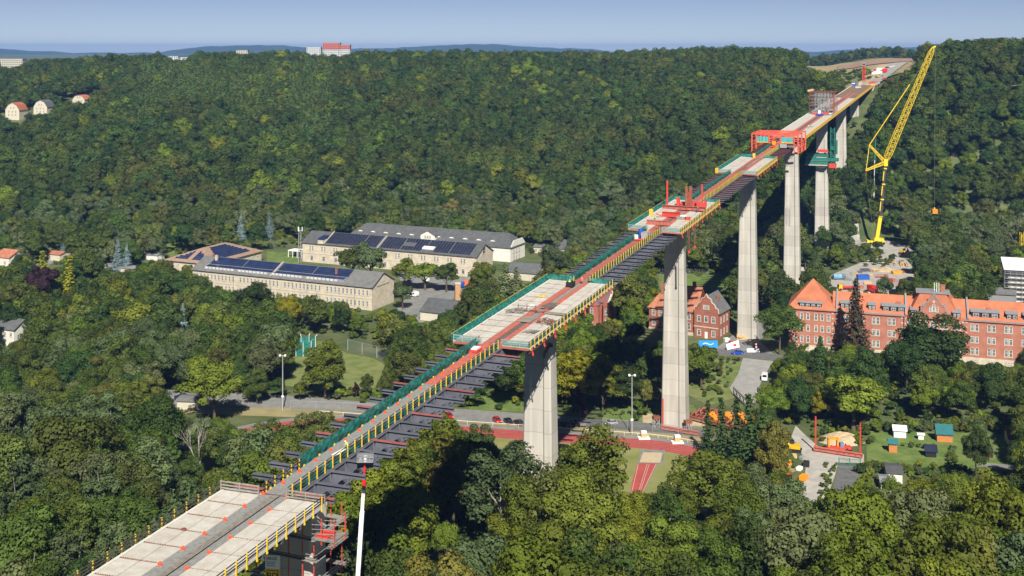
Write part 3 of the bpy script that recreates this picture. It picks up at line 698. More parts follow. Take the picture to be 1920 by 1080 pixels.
# the fringe of trees on the skyline
rk = random.Random(21)
for k in range(2600):
    p = rk.uniform(-60, 1980); 
    if 1500 < p < 1730: Y = rk.uniform(1620, 2600)
    else: Y = float(np.interp(p, PXT, ZRT))+rk.uniform(-30, 420)
    X = (p-CXP)/F*Y; z = ground(X, Y); s = rk.uniform(.7, 1.2)
    if blocked(X, Y, z, 5.8*s, 17*s): continue
    if 940 < Y < 1650 and 1560 < p < 1700: continue
    cc = [C_DK, C_MID, C_DK, C_OLV][rk.randrange(4)]
    items.append((proto_obj('far', rk.randrange(5), cc), X, Y, z-1, s, rk.uniform(0, 6.28), cc))
scatter('forest', 'dense green wood covering the valley sides up to the skyline', items, protos)
sh_p = []; sk = {}; it = []
for v, x, y_, z, s, r, col in SHRUBS:
    k = v
    if k not in sk:
        o = bpy.data.objects.new('shrub_shape', PRO['shrub'][v][0]); sk[k] = len(sh_p); sh_p.append(o)
    it.append((sk[k], x, y_, z, s, r, col))
scatter('undergrowth', 'low bushes filling the gaps between the valley trees', it, sh_p)
print('TREES', len(TREES), 'individual', sum(min(v, LIM) for v in cnt.values()), 'forest', len(items), 'shrubs', len(it))
# ------------------------------------------------------------ the viaduct
ALPHA = math.atan(894.0/F); CA, SA = math.cos(ALPHA), math.sin(ALPHA)
BX0 = -95.5
def dz(s): return 48.4+0.0438*s*CA
def bw(x, s, z=0.0):   # bridge coordinates (right, along, above deck) -> world
    return Vector((BX0+s*SA+x*CA, s*CA-x*SA, dz(s)+z-CF*x))
SK, CF = 0.17, 0.05     # cross members run slightly askew; the deck falls to the right
mConc = bpy.data.materials.new('pier_concrete')
def make_conc(m, base, joints):
    m.use_nodes = True; nt = m.node_tree; N = nt.nodes; L = nt.links; b = N['Principled BSDF']; b.inputs['Roughness'].default_value = 0.85; b.inputs['Specular IOR Level'].default_value = 0.2
    geo = N.new('ShaderNodeNewGeometry'); sp = N.new('ShaderNodeSeparateXYZ'); L.new(geo.outputs['Position'], sp.inputs[0])
    n = N.new('ShaderNodeTexNoise'); n.inputs['Scale'].default_value = 0.35; n.inputs['Detail'].default_value = 6
    mp = N.new('ShaderNodeMapping'); mp.inputs['Scale'].default_value = (1, 1, 0.18); L.new(geo.outputs['Position'], mp.inputs[0]); L.new(mp.outputs[0], n.inputs[0])
    cr = N.new('ShaderNodeMix'); cr.data_type = 'RGBA'; cr.inputs[6].default_value = (*[c*0.82 for c in base], 1); cr.inputs[7].default_value = (*[min(c*1.1, 1) for c in base], 1)
    mr = N.new('ShaderNodeMapRange'); mr.inputs[1].default_value = .3; mr.inputs[2].default_value = .7; L.new(n.outputs[0], mr.inputs[0]); L.new(mr.outputs[0], cr.inputs[0])
    # pour lifts: each about five metres, slightly different grey, dark thin joint
    dv = N.new('ShaderNodeMath'); dv.operation = 'DIVIDE'; dv.inputs[1].default_value = joints; L.new(sp.outputs['Z'], dv.inputs[0])
    fl = N.new('ShaderNodeMath'); fl.operation = 'FLOOR'; L.new(dv.outputs[0], fl.inputs[0])
    wn_ = N.new('ShaderNodeTexWhiteNoise'); wn_.noise_dimensions = '1D'; L.new(fl.outputs[0], wn_.inputs['W'])
    fr = N.new('ShaderNodeMath'); fr.operation = 'FRACT'; L.new(dv.outputs[0], fr.inputs[0])
    lt = N.new('ShaderNodeMath'); lt.operation = 'LESS_THAN'; lt.inputs[1].default_value = 0.03; L.new(fr.outputs[0], lt.inputs[0])
    v = N.new('ShaderNodeMapRange'); v.inputs[3].default_value = 0.88; v.inputs[4].default_value = 1.05; L.new(wn_.outputs[0], v.inputs[0])
    sb = N.new('ShaderNodeMath'); sb.operation = 'MULTIPLY_ADD'; sb.inputs[1].default_value = -0.25; L.new(lt.outputs[0], sb.inputs[0]); L.new(v.outputs[0], sb.inputs[2])
    hv = N.new('ShaderNodeHueSaturation'); L.new(sb.outputs[0], hv.inputs['Value']); L.new(cr.outputs[2], hv.inputs['Color']); L.new(hv.outputs[0], b.inputs['Base Color'])
    return m
make_conc(mConc, (0.50, 0.47, 0.41), 4.8)
mSteel = mat('girder_blue_grey', (0.105, 0.110, 0.135), 0.55, 0.15, 0.8)
mPrimer = mat('red_oxide_primer', (0.38, 0.115, 0.085), 0.75, 0.2, 1.2)
mMaroon = mat('rusty_flange', (0.16, 0.06, 0.06), 0.8, 0.3, 1.2)
mSlab = mat('slab_concrete', (0.42, 0.385, 0.32), 0.9, 0.08, 0.7, col2=(0.51, 0.49, 0.45), bump=0.5, bscale=9)
mEdge = mat('edge_concrete', (0.56, 0.54, 0.49), 0.9, 0.08, 1.0)
mJoint = mat('rusty_joint', (0.20, 0.10, 0.06), 0.95, 0.3, 4.0)
mGrit = mat('grey_deck_plate', (0.20, 0.20, 0.19), 0.85, 0.2, 2.5, bump=0.4, bscale=7)
mPlank = mat('weathered_plank', (0.24, 0.215, 0.185), 0.9, 0.25, 2.0)
mPlankDk = mat('dark_wet_plank', (0.13, 0.11, 0.095), 0.9, 0.25, 2.0)
mYel = mat('yellow_paint', (0.80, 0.52, 0.02), 0.5, 0.06, 3.0)
mRail = mat('dark_wood_rail', (0.055, 0.055, 0.045), 0.85, 0.2, 3.0)
mOran = mat('signal_orange', (0.85, 0.10, 0.03), 0.5, 0.05, 3.0)
mRed = mat('machine_red', (0.60, 0.065, 0.045), 0.5, 0.08, 2.0)
mGalv = mat('galvanised_steel', (0.42, 0.43, 0.44), 0.45, 0.12, 3.0, metal=0.3)
mWhite = mat('white_paint', (0.78, 0.78, 0.76), 0.6, 0.04, 2.0)
mBrown = mat('brown_membrane', (0.21, 0.135, 0.085), 0.9, 0.15, 0.25)
mDark = mat('dark_opening', (0.02, 0.02, 0.022), 0.7, 0.1, 2.0)
mYBoard = mat('yellow_formwork_board', (0.68, 0.40, 0.055), 0.75, 0.12, 1.0)
mScafW = mat('white_canvas', (0.72, 0.73, 0.74), 0.7, 0.05, 1.0)
mBlueP = mat('blue_paint', (0.03, 0.10, 0.42), 0.5, 0.1, 2.0)
mGreenP = mat('green_formwork', (0.02, 0.16, 0.12), 0.7, 0.2, 1.0)
def netmat():
    m = bpy.data.materials.new('green_netting'); m.use_nodes = True; nt = m.node_tree; N = nt.nodes; L = nt.links; b = N['Principled BSDF']
    b.inputs['Roughness'].default_value = 0.6
    geo = N.new('ShaderNodeNewGeometry'); n = N.new('ShaderNodeTexNoise'); n.inputs['Scale'].default_value = 1.7; n.inputs['Detail'].default_value = 4; L.new(geo.outputs['Position'], n.inputs[0])
    mx = N.new('ShaderNodeMix'); mx.data_type = 'RGBA'; mx.inputs[6].default_value = (0.004, 0.085, 0.07, 1); mx.inputs[7].default_value = (0.012, 0.235, 0.19, 1)
    mr = N.new('ShaderNodeMapRange'); mr.inputs[1].default_value = .35; mr.inputs[2].default_value = .65; L.new(n.outputs[0], mr.inputs[0]); L.new(mr.outputs[0], mx.inputs[0]); L.new(mx.outputs[2], b.inputs['Base Color'])
    b.inputs['Alpha'].default_value = 0.88
    return m
mNet = netmat()

bridge = empty('viaduct', (BX0, 0, 0), -ALPHA, 'long unfinished valley bridge on tall concrete piers with bare steel crossbeams and white slabs', 'bridge')
def slope(mb):   # shift a mesh written in deck-relative heights onto the rising deck line
    mb.v = [(x, s+SK*x, z+dz(s+SK*x)-CF*x) for x, s, z in mb.v]; return mb
PIERS = [172.4, 264.6, 378.4, 492.3, 603.0, 710.9, 803.0, 883.0]
STEEL = [(166.4, 238.3), (291.0, 355.0), (407.0, 471.0), (517.0, 597.0)]
SLAB = [(100.0, 166.4), (238.3, 291.0), (355.0, 407.0), (471.0, 517.0), (597.0, 948.0)]
# box girder
mb = MB(); step = 8.24; s = 100.0
def boxgirder(a, b, mb):
    x1, x2, t, d = 1.9, 2.5, -0.42, -3.7
    for sg in (1, -1):
        mb.hexa([(sg*x2-.06, a, d), (sg*x2+.06, a, d), (sg*x2+.06, b, d), (sg*x2-.06, b, d), (sg*x1-.06, a, t), (sg*x1+.06, a, t), (sg*x1+.06, b, t), (sg*x1-.06, b, t)])
        mb.box(sg*x1-.35, sg*x1+.35, a, b, t-.08, t)
    mb.box(-2.6, 2.6, a, b, d-.08, d)
while s < 946: e = min(s+step, 948); boxgirder(s, e-0.01, mb); s = e
slope(mb).build('box_girder', mSteel, bridge)
# web stiffeners on the box
mb = MB()
for k in range(0, 121):
    s = 102+k*4.12
    for sg in (1, -1):
        mb.hexa([(sg*2.5, s-.03, -3.6), (sg*2.85, s-.03, -3.3), (sg*2.85, s+.03, -3.3), (sg*2.5, s+.03, -3.6), (sg*1.95, s-.03, -.5), (sg*2.2, s-.03, -.5), (sg*2.2, s+.03, -.5), (sg*1.95, s+.03, -.5)])
tag(slope(mb).build('stiffener', mSteel, bridge), kind='stuff')
# crossbeams with haunched webs and an arched cut-out
def crossbeam_mesh(top, body=None):
    mb = MB()
    for sg in (1, -1):
        arc = [(3.0, -2.75)]
        for k in range(9):
            a = k/8*PI/2; arc.append((3.15+2.75*math.sin(a)*1.0, -2.6+1.65*math.sin(a)**0.6 if k else -2.6))
        pts_top = [(1.95, -0.42), (7.15, -0.42)]
        # web as strips between the top flange and the lower outline
        low = [(2.3, -3.0), (2.9, -2.85), (3.1, -2.2), (3.35, -1.75), (3.8, -1.35), (4.5, -1.08), (5.3, -0.98), (6.2, -0.95), (7.15, -0.92)]
        for (xa, za), (xb, zb) in zip(low[:-1], low[1:]):
            mb.hexa([(sg*xa, -.025, za), (sg*xb, -.025, zb), (sg*xb, .025, zb), (sg*xa, .025, za), (sg*xa, -.025, -.46), (sg*xb, -.025, -.46), (sg*xb, .025, -.46), (sg*xa, .025, -.46)])
            mb.hexa([(sg*xa, -.16, za-.05), (sg*xb, -.16, zb-.05), (sg*xb, .16, zb-.05), (sg*xa, .16, za-.05), (sg*xa, -.16, za), (sg*xb, -.16, zb), (sg*xb, .16, zb), (sg*xa, .16, za)])
        mb.cur = 0
        mb.box(min(sg*7.15, sg*7.2), max(sg*7.15, sg*7.2), -.24, .24, -1.0, -.34)
        # diagonal strut
        mb.beam((sg*2.5, 0, -3.4), (sg*5.4, 0, -1.1), .16, .16)
        mb.cur = 1; mb.box(min(sg*1.95, sg*7.15), max(sg*1.95, sg*7.15), -.36, .36, -.46, -.38); mb.cur = 0
    mb.cur = 1; mb.box(-1.9, 1.9, -.2, .2, -.40, -.34)
    return mb.mesh('crossbeam', [body or mSteel, top])
cb = [crossbeam_mesh(mSteel), crossbeam_mesh(mat('faded_primer', (.27, .085, .075), .8, .2, 1.2)), crossbeam_mesh(mMaroon), crossbeam_mesh(mMaroon, mMaroon)]
k = 0
for a, b in STEEL+[(150, 166.4), (238.3, 291)]:
    s = a+2.0
    while s < b-0.5:
        q = 3 if s > 517 else 2 if s > 407 else (1 if (k*7) % 11 < 3 and s < 250 and a == 166.4 else 0)
        o = inst(cb[q], 'crossbeam', bridge, (0, s, dz(s)), scale=(1.014, 1, 1)); o.rotation_euler = (0, math.atan(CF), math.atan(SK)); s += 4.12; k += 1
# piers
def pier(s, sb):
    zt = dz(s)-3.78; c = bw(0, s); gz = ground(c.x, c.y)-2
    mb = MB(); N_ = max(2, int((zt-gz)/4.8)); T = 3.4
    def ring(z):
        t = (zt-z)/60.0; w = 2.85+0.95*t; d = 1.9+0.75*t
        return w, d
    # shaft with a shallow recess on both faces, arched at its top
    zs = [gz+(zt-T-gz)*k/N_ for k in range(N_+1)]
    def sect(z):
        w, d = ring(z); r = 0.42; q = 0.32
        pts = [(-w, -d+q), (-w+q, -d), (-w*.52, -d), (-w*.40, -d+r), (w*.40, -d+r), (w*.52, -d), (w-q, -d), (w, -d+q),
               (w, d-q), (w-q, d), (w*.52, d), (w*.40, d-r), (-w*.40, d-r), (-w*.52, d), (-w+q, d), (-w, d-q)]
        return [(x, s+y, z) for x, y in pts]
    rings = [sect(z) for z in zs]; n = 16
    for a_, b_ in zip(rings[:-1], rings[1:]):
        mb.add(a_+b_, [(i, (i+1) % n, (i+1) % n+n, i+n) for i in range(n)])
    # arched head
    w, d = ring(zt-T)
    for sg in (-1, 1):
        prev = None
        for k in range(9):
            a_ = PI*k/8; x = -w*.46*math.cos(a_); z = zt-T+math.sin(a_)*2.3
            if prev:
                (xp, zp) = prev
                mb.hexa([(xp, s+sg*(d-.42), zp), (x, s+sg*(d-.42), z), (x, s+sg*d, z), (xp, s+sg*d, zp), (xp, s+sg*(d-.42), zt-.01), (x, s+sg*(d-.42), zt-.01), (x, s+sg*d, zt-.01), (xp, s+sg*d, zt-.01)])
            prev = (x, z)
    mb.box(-w*.46, w*.46, s-d+.42, s+d-.42, zt-T, zt-.01)
    for sg in (-1, 1):
        xa, xb = (w*.46, w) if sg > 0 else (-w, -w*.46)
        mb.box(xa, xb, s-d, s+d, zt-T+.01, zt)
    p = mb.build('pier', mConc, bridge)
    mb = MB(); w2 = 1.1
    for x in (-1.6, 1.6): mb.box(x-.5, x+.5, s-.5, s+.5, zt, zt+.1)
    mb.build('bearing', mSteel, p)
    return p
for i, s in enumerate(PIERS): pier(s, 0)
# far abutment and wing walls
mb = MB(); c = bw(0, 948); zt = dz(948)-.7
mb.box(-7.0, 7.0, 946.5, 953, zt-12, zt-3.1); mb.box(-7, -6.2, 950, 962, zt-9, zt); mb.box(6.2, 7, 950, 962, zt-9, zt)
mb.build('abutment', mConc, bridge)

# precast slab panels, two to each side of each bay
def panel_mesh(x0, x1, ln):
    mb = MB(); mb.box(x0, x1, 0.07, ln-0.07, -.30, 0.0); mb.v = [(x, y+SK*x, z-CF*x+SK*x*0.0404) for x, y, z in mb.v]; return mb.mesh('slab_panel', mSlab)
pm = [panel_mesh(-7.0, -4.45, 4.12), panel_mesh(-4.34, -1.95, 4.12), panel_mesh(1.95, 4.34, 4.12), panel_mesh(4.45, 7.0, 4.12)]
tilt = math.atan(0.0438*CA)
for j, (a, b) in enumerate(SLAB[:4]):
    ds = empty('deck_slab', (0, 0, 0), 0, parent=bridge)
    n = int(round((b-a)/4.12)); st = (b-a)/n
    mbj = MB()
    for k in range(n):
        s = a+k*st
        for q in range(4):
            o = inst(pm[q], 'slab_panel', ds, (0, s, dz(s))); o.rotation_euler = (tilt, 0, 0); o.scale = (1, st/4.12, 1)
    for k in range(n+1):
        s = a+k*st
        for x0, x1 in ((-7, -1.95), (1.95, 7)):
            # ragged reinforcement in the joints
            mbj.box(x0, x1, s-.07, s+.07, -.30, -.05)
            x = x0
            while x < x1-.1: mbj.box(x, x+.12, s-.11+random.uniform(-.03, .03), s+.11+random.uniform(-.03, .03), -.06, .015+random.uniform(0, .03)); x += .3
    tag(slope(mbj).build('joint_rebar', mJoint, ds), kind='stuff')
    for x0, x1 in ((-7.42, -7.03), (7.03, 7.2)):
        s = a; mbe = MB()
        while s < b: e = min(s+12.36, b); mbe.box(x0, x1, s+.02, e-.02, -.38, .03); s = e
        slope(mbe).build('edge_beam', mEdge, ds)
    mbf = MB(); mbf.box(-7.3, 7.3, a-.12, a, -.42, -.02); mbf.box(-7.3, 7.3, b, b+.12, -.42, -.02)
    slope(mbf).build('end_formwork', mPrimer if j else mMaroon, ds)
# finished deck beyond the gantry
ds = empty('deck_slab', (0, 0, 0), 0, parent=bridge)
def strip(x0, x1, a, b, z0, z1, m, name, par, st=24.0, gap=0.03):
    mb = MB(); s = a
    while s < b-.01: e = min(s+st, b); mb.box(x0, x1, s, e-gap, z0, z1); s = e
    return slope(mb).build(name, m, par)
strip(-7.0, -2.0, 597, 826, -.38, 0, mSlab, 'concrete_strip', ds, 4.12, .06); strip(2.0, 7.0, 597, 826, -.38, 0, mSlab, 'concrete_strip', ds, 4.12, .06)
strip(-7.0, 7.0, 826, 948, -.38, .02, mBrown, 'membrane_sheet', ds)
strip(-2.0, -.75, 597, 870, -.30, .05, mPrimer, 'red_flange_strip', ds); strip(.75, 2.0, 597, 870, -.30, .05, mPrimer, 'red_flange_strip', ds)
strip(-.75, .75, 597, 826, -.30, -.08, mPlankDk, 'centre_planks', ds)
strip(-7.5, -7.03, 597, 948, -.45, .3, mEdge, 'edge_beam', ds, 12)
strip(7.03, 7.25, 597, 948, -.95, .75, mYBoard, 'yellow_edge_board', ds, 6, .05)
strip(-8.6, -7.55, 597, 700, -.5, -.35, mPlank, 'edge_walkway', ds, 6)
mbq = MB()
for s in np.arange(598, 940, 4.12):
    for sg in (1, -1): mbq.beam((sg*2.4, s, -3.2), (sg*6.9, s, -.4), .25, .25)
tag(slope(mbq).build('cantilever_strut', mSteel, bridge), kind='stuff')
# central strip of each stage
strip(-1.9, -.55, 100, 166.4, -.30, -.12, mGrit, 'steel_plate_strip', bridge); strip(.62, 1.9, 100, 166.4, -.30, -.12, mGrit, 'steel_plate_strip', bridge)
def planks(x0, x1, a, b, z0, m, w=0.24, cross=True, label=None, name='walkway_boards'):
    mb = MB(); s = a
    if cross:
        while s < b: mb.box(x0+random.uniform(-.04, .04), x1+random.uniform(-.04, .04), s, s+w-.03, z0, z0+.05+random.uniform(0, .02)); s += w
    else:
        while s < b:
            e = min(s+4.0, b); x = x0
            while x < x1-.05: mb.box(x, min(x+w-.02, x1), s+random.uniform(0, .1), e-.02, z0, z0+.05+random.uniform(0, .02)); x += w
            s = e
    return tag(slope(mb).build(name, m, bridge), kind='stuff')
planks(-.45, .55, 100, 166.4, -.1, mPlank, .24, False)
strip(-1.9, 0.35, 166.4, 214, -.36, -.16, mGrit, 'steel_plate_strip', bridge); planks(.36, 1.45, 166.4, 238, -.2, mPlank, .26, True)
strip(-1.9, .3, 214, 238.3, -.36, -.16, mPrimer, 'red_flange_strip', bridge)
for a, b in STEEL[1:]:
    strip(-1.9, -.1, a, b, -.36, -.16, mPrimer, 'red_flange_strip', bridge); planks(-.05, 1.42, a, b, -.2, mPlank, .3, True)
for a, b in SLAB[1:4]:
    strip(-1.9, -.6, a, b, -.36, -.10, mPrimer, 'red_flange_strip', bridge); strip(.6, 1.9, a, b, -.36, -.10, mPrimer, 'red_flange_strip', bridge)
    strip(-.6, .6, a, b, -.40, -.30, mGrit, 'steel_plate_strip', bridge); planks(-.5, .45, a+3, a+(b-a)*.42, -.25, mPlankDk, .24, False); planks(-.5, .45, a+(b-a)*.62, b-4, -.25, mPlank, .24, False)

# railings
mb = MB(); mb.box(-.06, .06, -.075, .075, -.55, 1.3); mb.box(-.09, .09, -.1, .1, -.65, -.45); mb.box(.04, .1, -.04, .04, 1.15, 1.3); post_full = mb.mesh('railing_post', mYel)
mb = MB(); mb.cur = 0; mb.box(-.075, .075, -.075, .075, -.4, 1.2); mb.cur = 1; mb.box(-.085, .085, -.085, .085, .6, .85); mb.box(-.085, .085, -.085, .085, .05, .2); post_short = mb.mesh('railing_post', [mYel, mRail])
def posts(me, x, a, b, st=2.06, s0=1.0):
    s = a+s0
    while s < b: inst(me, 'railing_post', bridge, (x, s+SK*x, dz(s+SK*x)-CF*x)); s += st
def rails(x, a, b, hs, m=mRail, w=.05, h=.14, name='guard_rail'):
    mb = MB()
    for hh in hs:
        s = a
        while s < b-.01: e = min(s+4.12, b); mb.box(x-w/2, x+w/2, s, e, hh-h/2, hh+h/2); s = e
    return slope(mb).build(name, m, bridge)
posts(post_short, -7.55, 100, 166.4, 2.4); rails(-7.5, 100, 166.4, (.35, .75, 1.1))
posts(post_full, 7.32, 100, 166.4); rails(7.26, 100, 166.4, (.4, .8, 1.2))
def net(x, a, b, z0=-.2, z1=1.35, lean=0.0, name='safety_net', axis_='s', rag=0.06):
    mb = MB(); n = max(2, int(abs(b-a)/.52)); rows = 4; vs = []
    for j in range(rows+1):
        for i in range(n+1):
            t = i/n; q = a+(b-a)*t; h = z0+(z1-z0)*j/rows+(random.uniform(-rag, rag) if j in (0, rows) else 0)
            bul = .10*math.sin(q*3.05)+.07*math.sin(q*1.1+j)+random.uniform(-.03, .03)
            if axis_ == 's': vs.append((x+lean*j/rows+bul, q, h))
            else: vs.append((q, x+bul, h))
    w = n+1
    mb.add(vs, [(j*w+i, j*w+i+1, (j+1)*w+i+1, (j+1)*w+i) for j in range(rows) for i in range(n)])
    return slope(mb).build(name, mNet, bridge)
for i, (a, b) in enumerate(STEEL):
    posts(post_full, 1.72, a, b); rails(1.64, a, b, (.3, .75, 1.15)); net(1.58, a+.5, b, -.25, .85)
    net(-2.0, a+(9 if i == 0 else 0.3), b-1.5, -.25, 1.5, lean=-.25, rag=.08); net(-2.05, a+(9 if i == 0 else 0.3), b-1.5, -.1, 1.1, lean=.4, rag=.1)
    rails(-2.27, a+9 if i == 0 else a, b, (1.45,), mPlankDk, .05, .1)
    mbk = MB(); s = a+2
    while s < b: mbk.box(-2.1, -1.9, s-.1, s+.1, -.3, -.02); s += 4.12
    tag(slope(mbk).build('yellow_foot', mYel, bridge), kind='stuff')
posts(post_short, -2.0, 166.4, 176, 2.0); rails(-2.0, 166.4, 176, (.35, .75, 1.1))
for a, b in SLAB[1:4]:
    posts(post_full, 7.32, a, b); rails(7.26, a, b, (.3, .75, 1.2)); net(7.2, a, b, .05, .95)
    net(-7.6, a, b, -.2, 1.35, lean=-.35, rag=.1); net(-7.45, a, b, -.1, .7, lean=-.1)
    net(b+.1, -7.6, -2.1, -.2, 1.25, axis_='x'); net(b+.1, 2.1, 7.2, -.2, 1.1, axis_='x')
    rails(-7.9, a, b, (1.3,), mYel, .05, .06)
def cross_rail(s, x0, x1, hs, m, name='end_railing', net_=False, postm=None, cnt_=3):
    mb = MB()
    for h in hs: mb.box(x0, x1, s-.04, s+.04, h-.09, h+.09)
    for k in range(cnt_): x = x0+(x1-x0)*k/(cnt_-1); mb.box(x-.06, x+.06, s-.08, s+.08, -.4, max(hs)+.15)
    r = slope(mb).build(name, m, bridge)
    return r
for s in (165.6,):
    cross_rail(s, -7.4, -2.0, (.35, .75, 1.2), mPlank); cross_rail(s, 2.0, 7.3, (.35, .75, 1.2), mPlank)
def glassnet():
    m = bpy.data.materials.new('thin_netting'); m.use_nodes = True; b = m.node_tree.nodes['Principled BSDF']; b.inputs['Base Color'].default_value = (.06, .26, .21, 1); b.inputs['Alpha'].default_value = .45; b.inputs['Roughness'].default_value = .6
    return m
mThin = glassnet()
for a, b in SLAB[1:4]:
    for x0, x1 in ((-7.5, -2.1), (2.0, 7.2)):
        cross_rail(a+.3, x0, x1, (.1, .6, 1.1), mGalv, cnt_=4)
        mbn = MB(); mbn.add([(x0, a+.25, 0), (x1, a+.25, 0), (x1, a+.25, 1.1), (x0, a+.25, 1.1)], [(0, 1, 2, 3)]); slope(mbn).build('end_net', mThin, bridge)
# overhanging platform and red stubs below the slab edges
for a, b in SLAB[1:4]:
    mbb = MB(); s = a+2
    while s < b: mbb.box(7.2, 7.32, s-.1, s+.1, -1.7, -.4); mbb.cyl((7.4, s, -1.9), (7.4, s, -1.2), .14, .05, 6); s += 6.2
    tag(slope(mbb).build('red_hanger', mRed, bridge), kind='stuff')
    strip(7.2, 7.3, a, b, -1.0, -.9, mMaroon, 'hanger_rail', bridge)
# orange caps at the slab joints
mb = MB(); mb.cyl((0, 0, -.15), (0, 0, .2), .15, .17, 10); mb.cyl((0, 0, .2), (0, 0, .3), .17, .1, 10); mb.box(-.3, .3, -.09, .09, -.12, .08); cap = mb.mesh('orange_cap', mOran)
for k in range(17):
    s = 166.4-k*4.15
    for x in (-1.72, 1.72): inst(cap, 'orange_cap', bridge, (x, s-.2+SK*x, dz(s)+.02-CF*x))
for k in range(16):
    s = 170+k*4.12; inst(cap, 'orange_cap', bridge, (-1.3, s, dz(s)+.04))
for k in range(30):
    a, b = SLAB[1+(k % 3)]; s = random.uniform(a+2, b-2); xx = random.choice((-1.75, 1.75, -7.0)); inst(cap, 'orange_cap', bridge, (xx, s, dz(s)-CF*xx), scale=(.7, .7, .7))
# ------------------------------------------------------------ buildings
def mat2(name, col, **k): return mat(name, col, **k)
def wallmat(name, base, alt, bx=0.9, bz=0.35, var=1.0, mortar=None, rough=0.9):
    m = bpy.data.materials.new(name); m.use_nodes = True; nt = m.node_tree; N = nt.nodes; L = nt.links; b = N['Principled BSDF']; b.inputs['Roughness'].default_value = rough; b.inputs['Specular IOR Level'].default_value = .15
    tc = N.new('ShaderNodeTexCoord'); sp = N.new('ShaderNodeSeparateXYZ'); L.new(tc.outputs['Object'], sp.inputs[0])
    ad = N.new('ShaderNodeMath'); L.new(sp.outputs['X'], ad.inputs[0]); L.new(sp.outputs['Y'], ad.inputs[1]); cx = N.new('ShaderNodeCombineXYZ'); L.new(ad.outputs[0], cx.inputs[0]); L.new(sp.outputs['Z'], cx.inputs[1])
    br = N.new('ShaderNodeTexBrick'); br.inputs['Scale'].default_value = 1; br.inputs['Brick Width'].default_value = bx; br.inputs['Row Height'].default_value = bz; br.inputs['Mortar Size'].default_value = .03
    br.inputs['Color1'].default_value = (*base, 1); br.inputs['Color2'].default_value = (*alt, 1); br.inputs['Mortar'].default_value = (*(mortar or tuple(v*.8 for v in base)), 1); L.new(cx.outputs[0], br.inputs['Vector'])
    n = N.new('ShaderNodeTexNoise'); n.inputs['Scale'].default_value = .35; n.inputs['Detail'].default_value = 6; L.new(tc.outputs['Object'], n.inputs[0])
    mr = N.new('ShaderNodeMapRange'); mr.inputs[1].default_value = .3; mr.inputs[2].default_value = .7; mr.inputs[3].default_value = .82; mr.inputs[4].default_value = 1.12; L.new(n.outputs[0], mr.inputs[0])
    hv = N.new('ShaderNodeHueSaturation'); L.new(mr.outputs[0], hv.inputs['Value']); L.new(br.outputs[0], hv.inputs['Color']); L.new(hv.outputs[0], b.inputs['Base Color'])
    return m
mSand = wallmat('sandstone_blocks', (0.60, 0.53, 0.41), (0.52, 0.45, 0.34), 1.3, .55)
mBrick = wallmat('red_brickwork', (0.46, 0.175, 0.115), (0.40, 0.15, 0.095), 0.6, .22, mortar=(.40, .19, .14))
mBrick2 = wallmat('old_red_brickwork', (0.40, 0.14, 0.085), (0.31, 0.11, 0.07), 0.6, .22, mortar=(.30, .12, .09))
mCream = mat('cream_render', (0.54, 0.50, 0.39), 0.9, 0.06, 0.6)
mWhiteW = mat('white_render', (0.68, 0.66, 0.60), 0.9, 0.05, 0.6)
mSlate = mat('grey_slate', (0.095, 0.098, 0.100), 0.75, 0.18, 0.5, bump=.5, bscale=3)
mSlateL = mat('pale_slate', (0.135, 0.135, 0.130), 0.8, 0.18, 0.5, bump=.5, bscale=3)
mTile = mat('orange_roof_tile', (0.42, 0.14, 0.07), 0.85, 0.16, 0.3, bump=.5, bscale=4)
mTileOld = mat('faded_roof_tile', (0.36, 0.14, 0.08), 0.85, 0.25, 0.5, bump=.5, bscale=4)
mTan = mat('tan_tiles', (0.30, 0.20, 0.14), 0.85, 0.15, 0.7, bump=.4, bscale=4)
mTrim = mat('pale_stone_trim', (0.52, 0.47, 0.38), 0.85, 0.06, 1.0)
mTrimG = mat('grey_lead_trim', (0.24, 0.24, 0.245), 0.6, 0.1, 1.0)
mFrame = mat('white_window_frame', (0.74, 0.73, 0.70), 0.6, 0.03, 1.0)
mGlass = mat('window_glass', (0.05, 0.06, 0.075), 0.12, 0.9, 1.0, spec=.6)
mSolar = mat('solar_cells', (0.020, 0.032, 0.085), 0.22, 0.25, 0.3, spec=.6)
mSolarG = mat('grey_solar_cells', (0.022, 0.026, 0.050), 0.25, 0.25, 0.3, spec=.6)
mWood = mat('orange_boards', (0.52, 0.20, 0.06), 0.8, 0.15, 2.0)
mBrickCh = mat('chimney_brick', (0.33, 0.13, 0.08), 0.9, 0.2, 2.0)
mBlind = mat('pale_blind', (.55, .55, .52), .5, .15, 1.0)
WM = {}
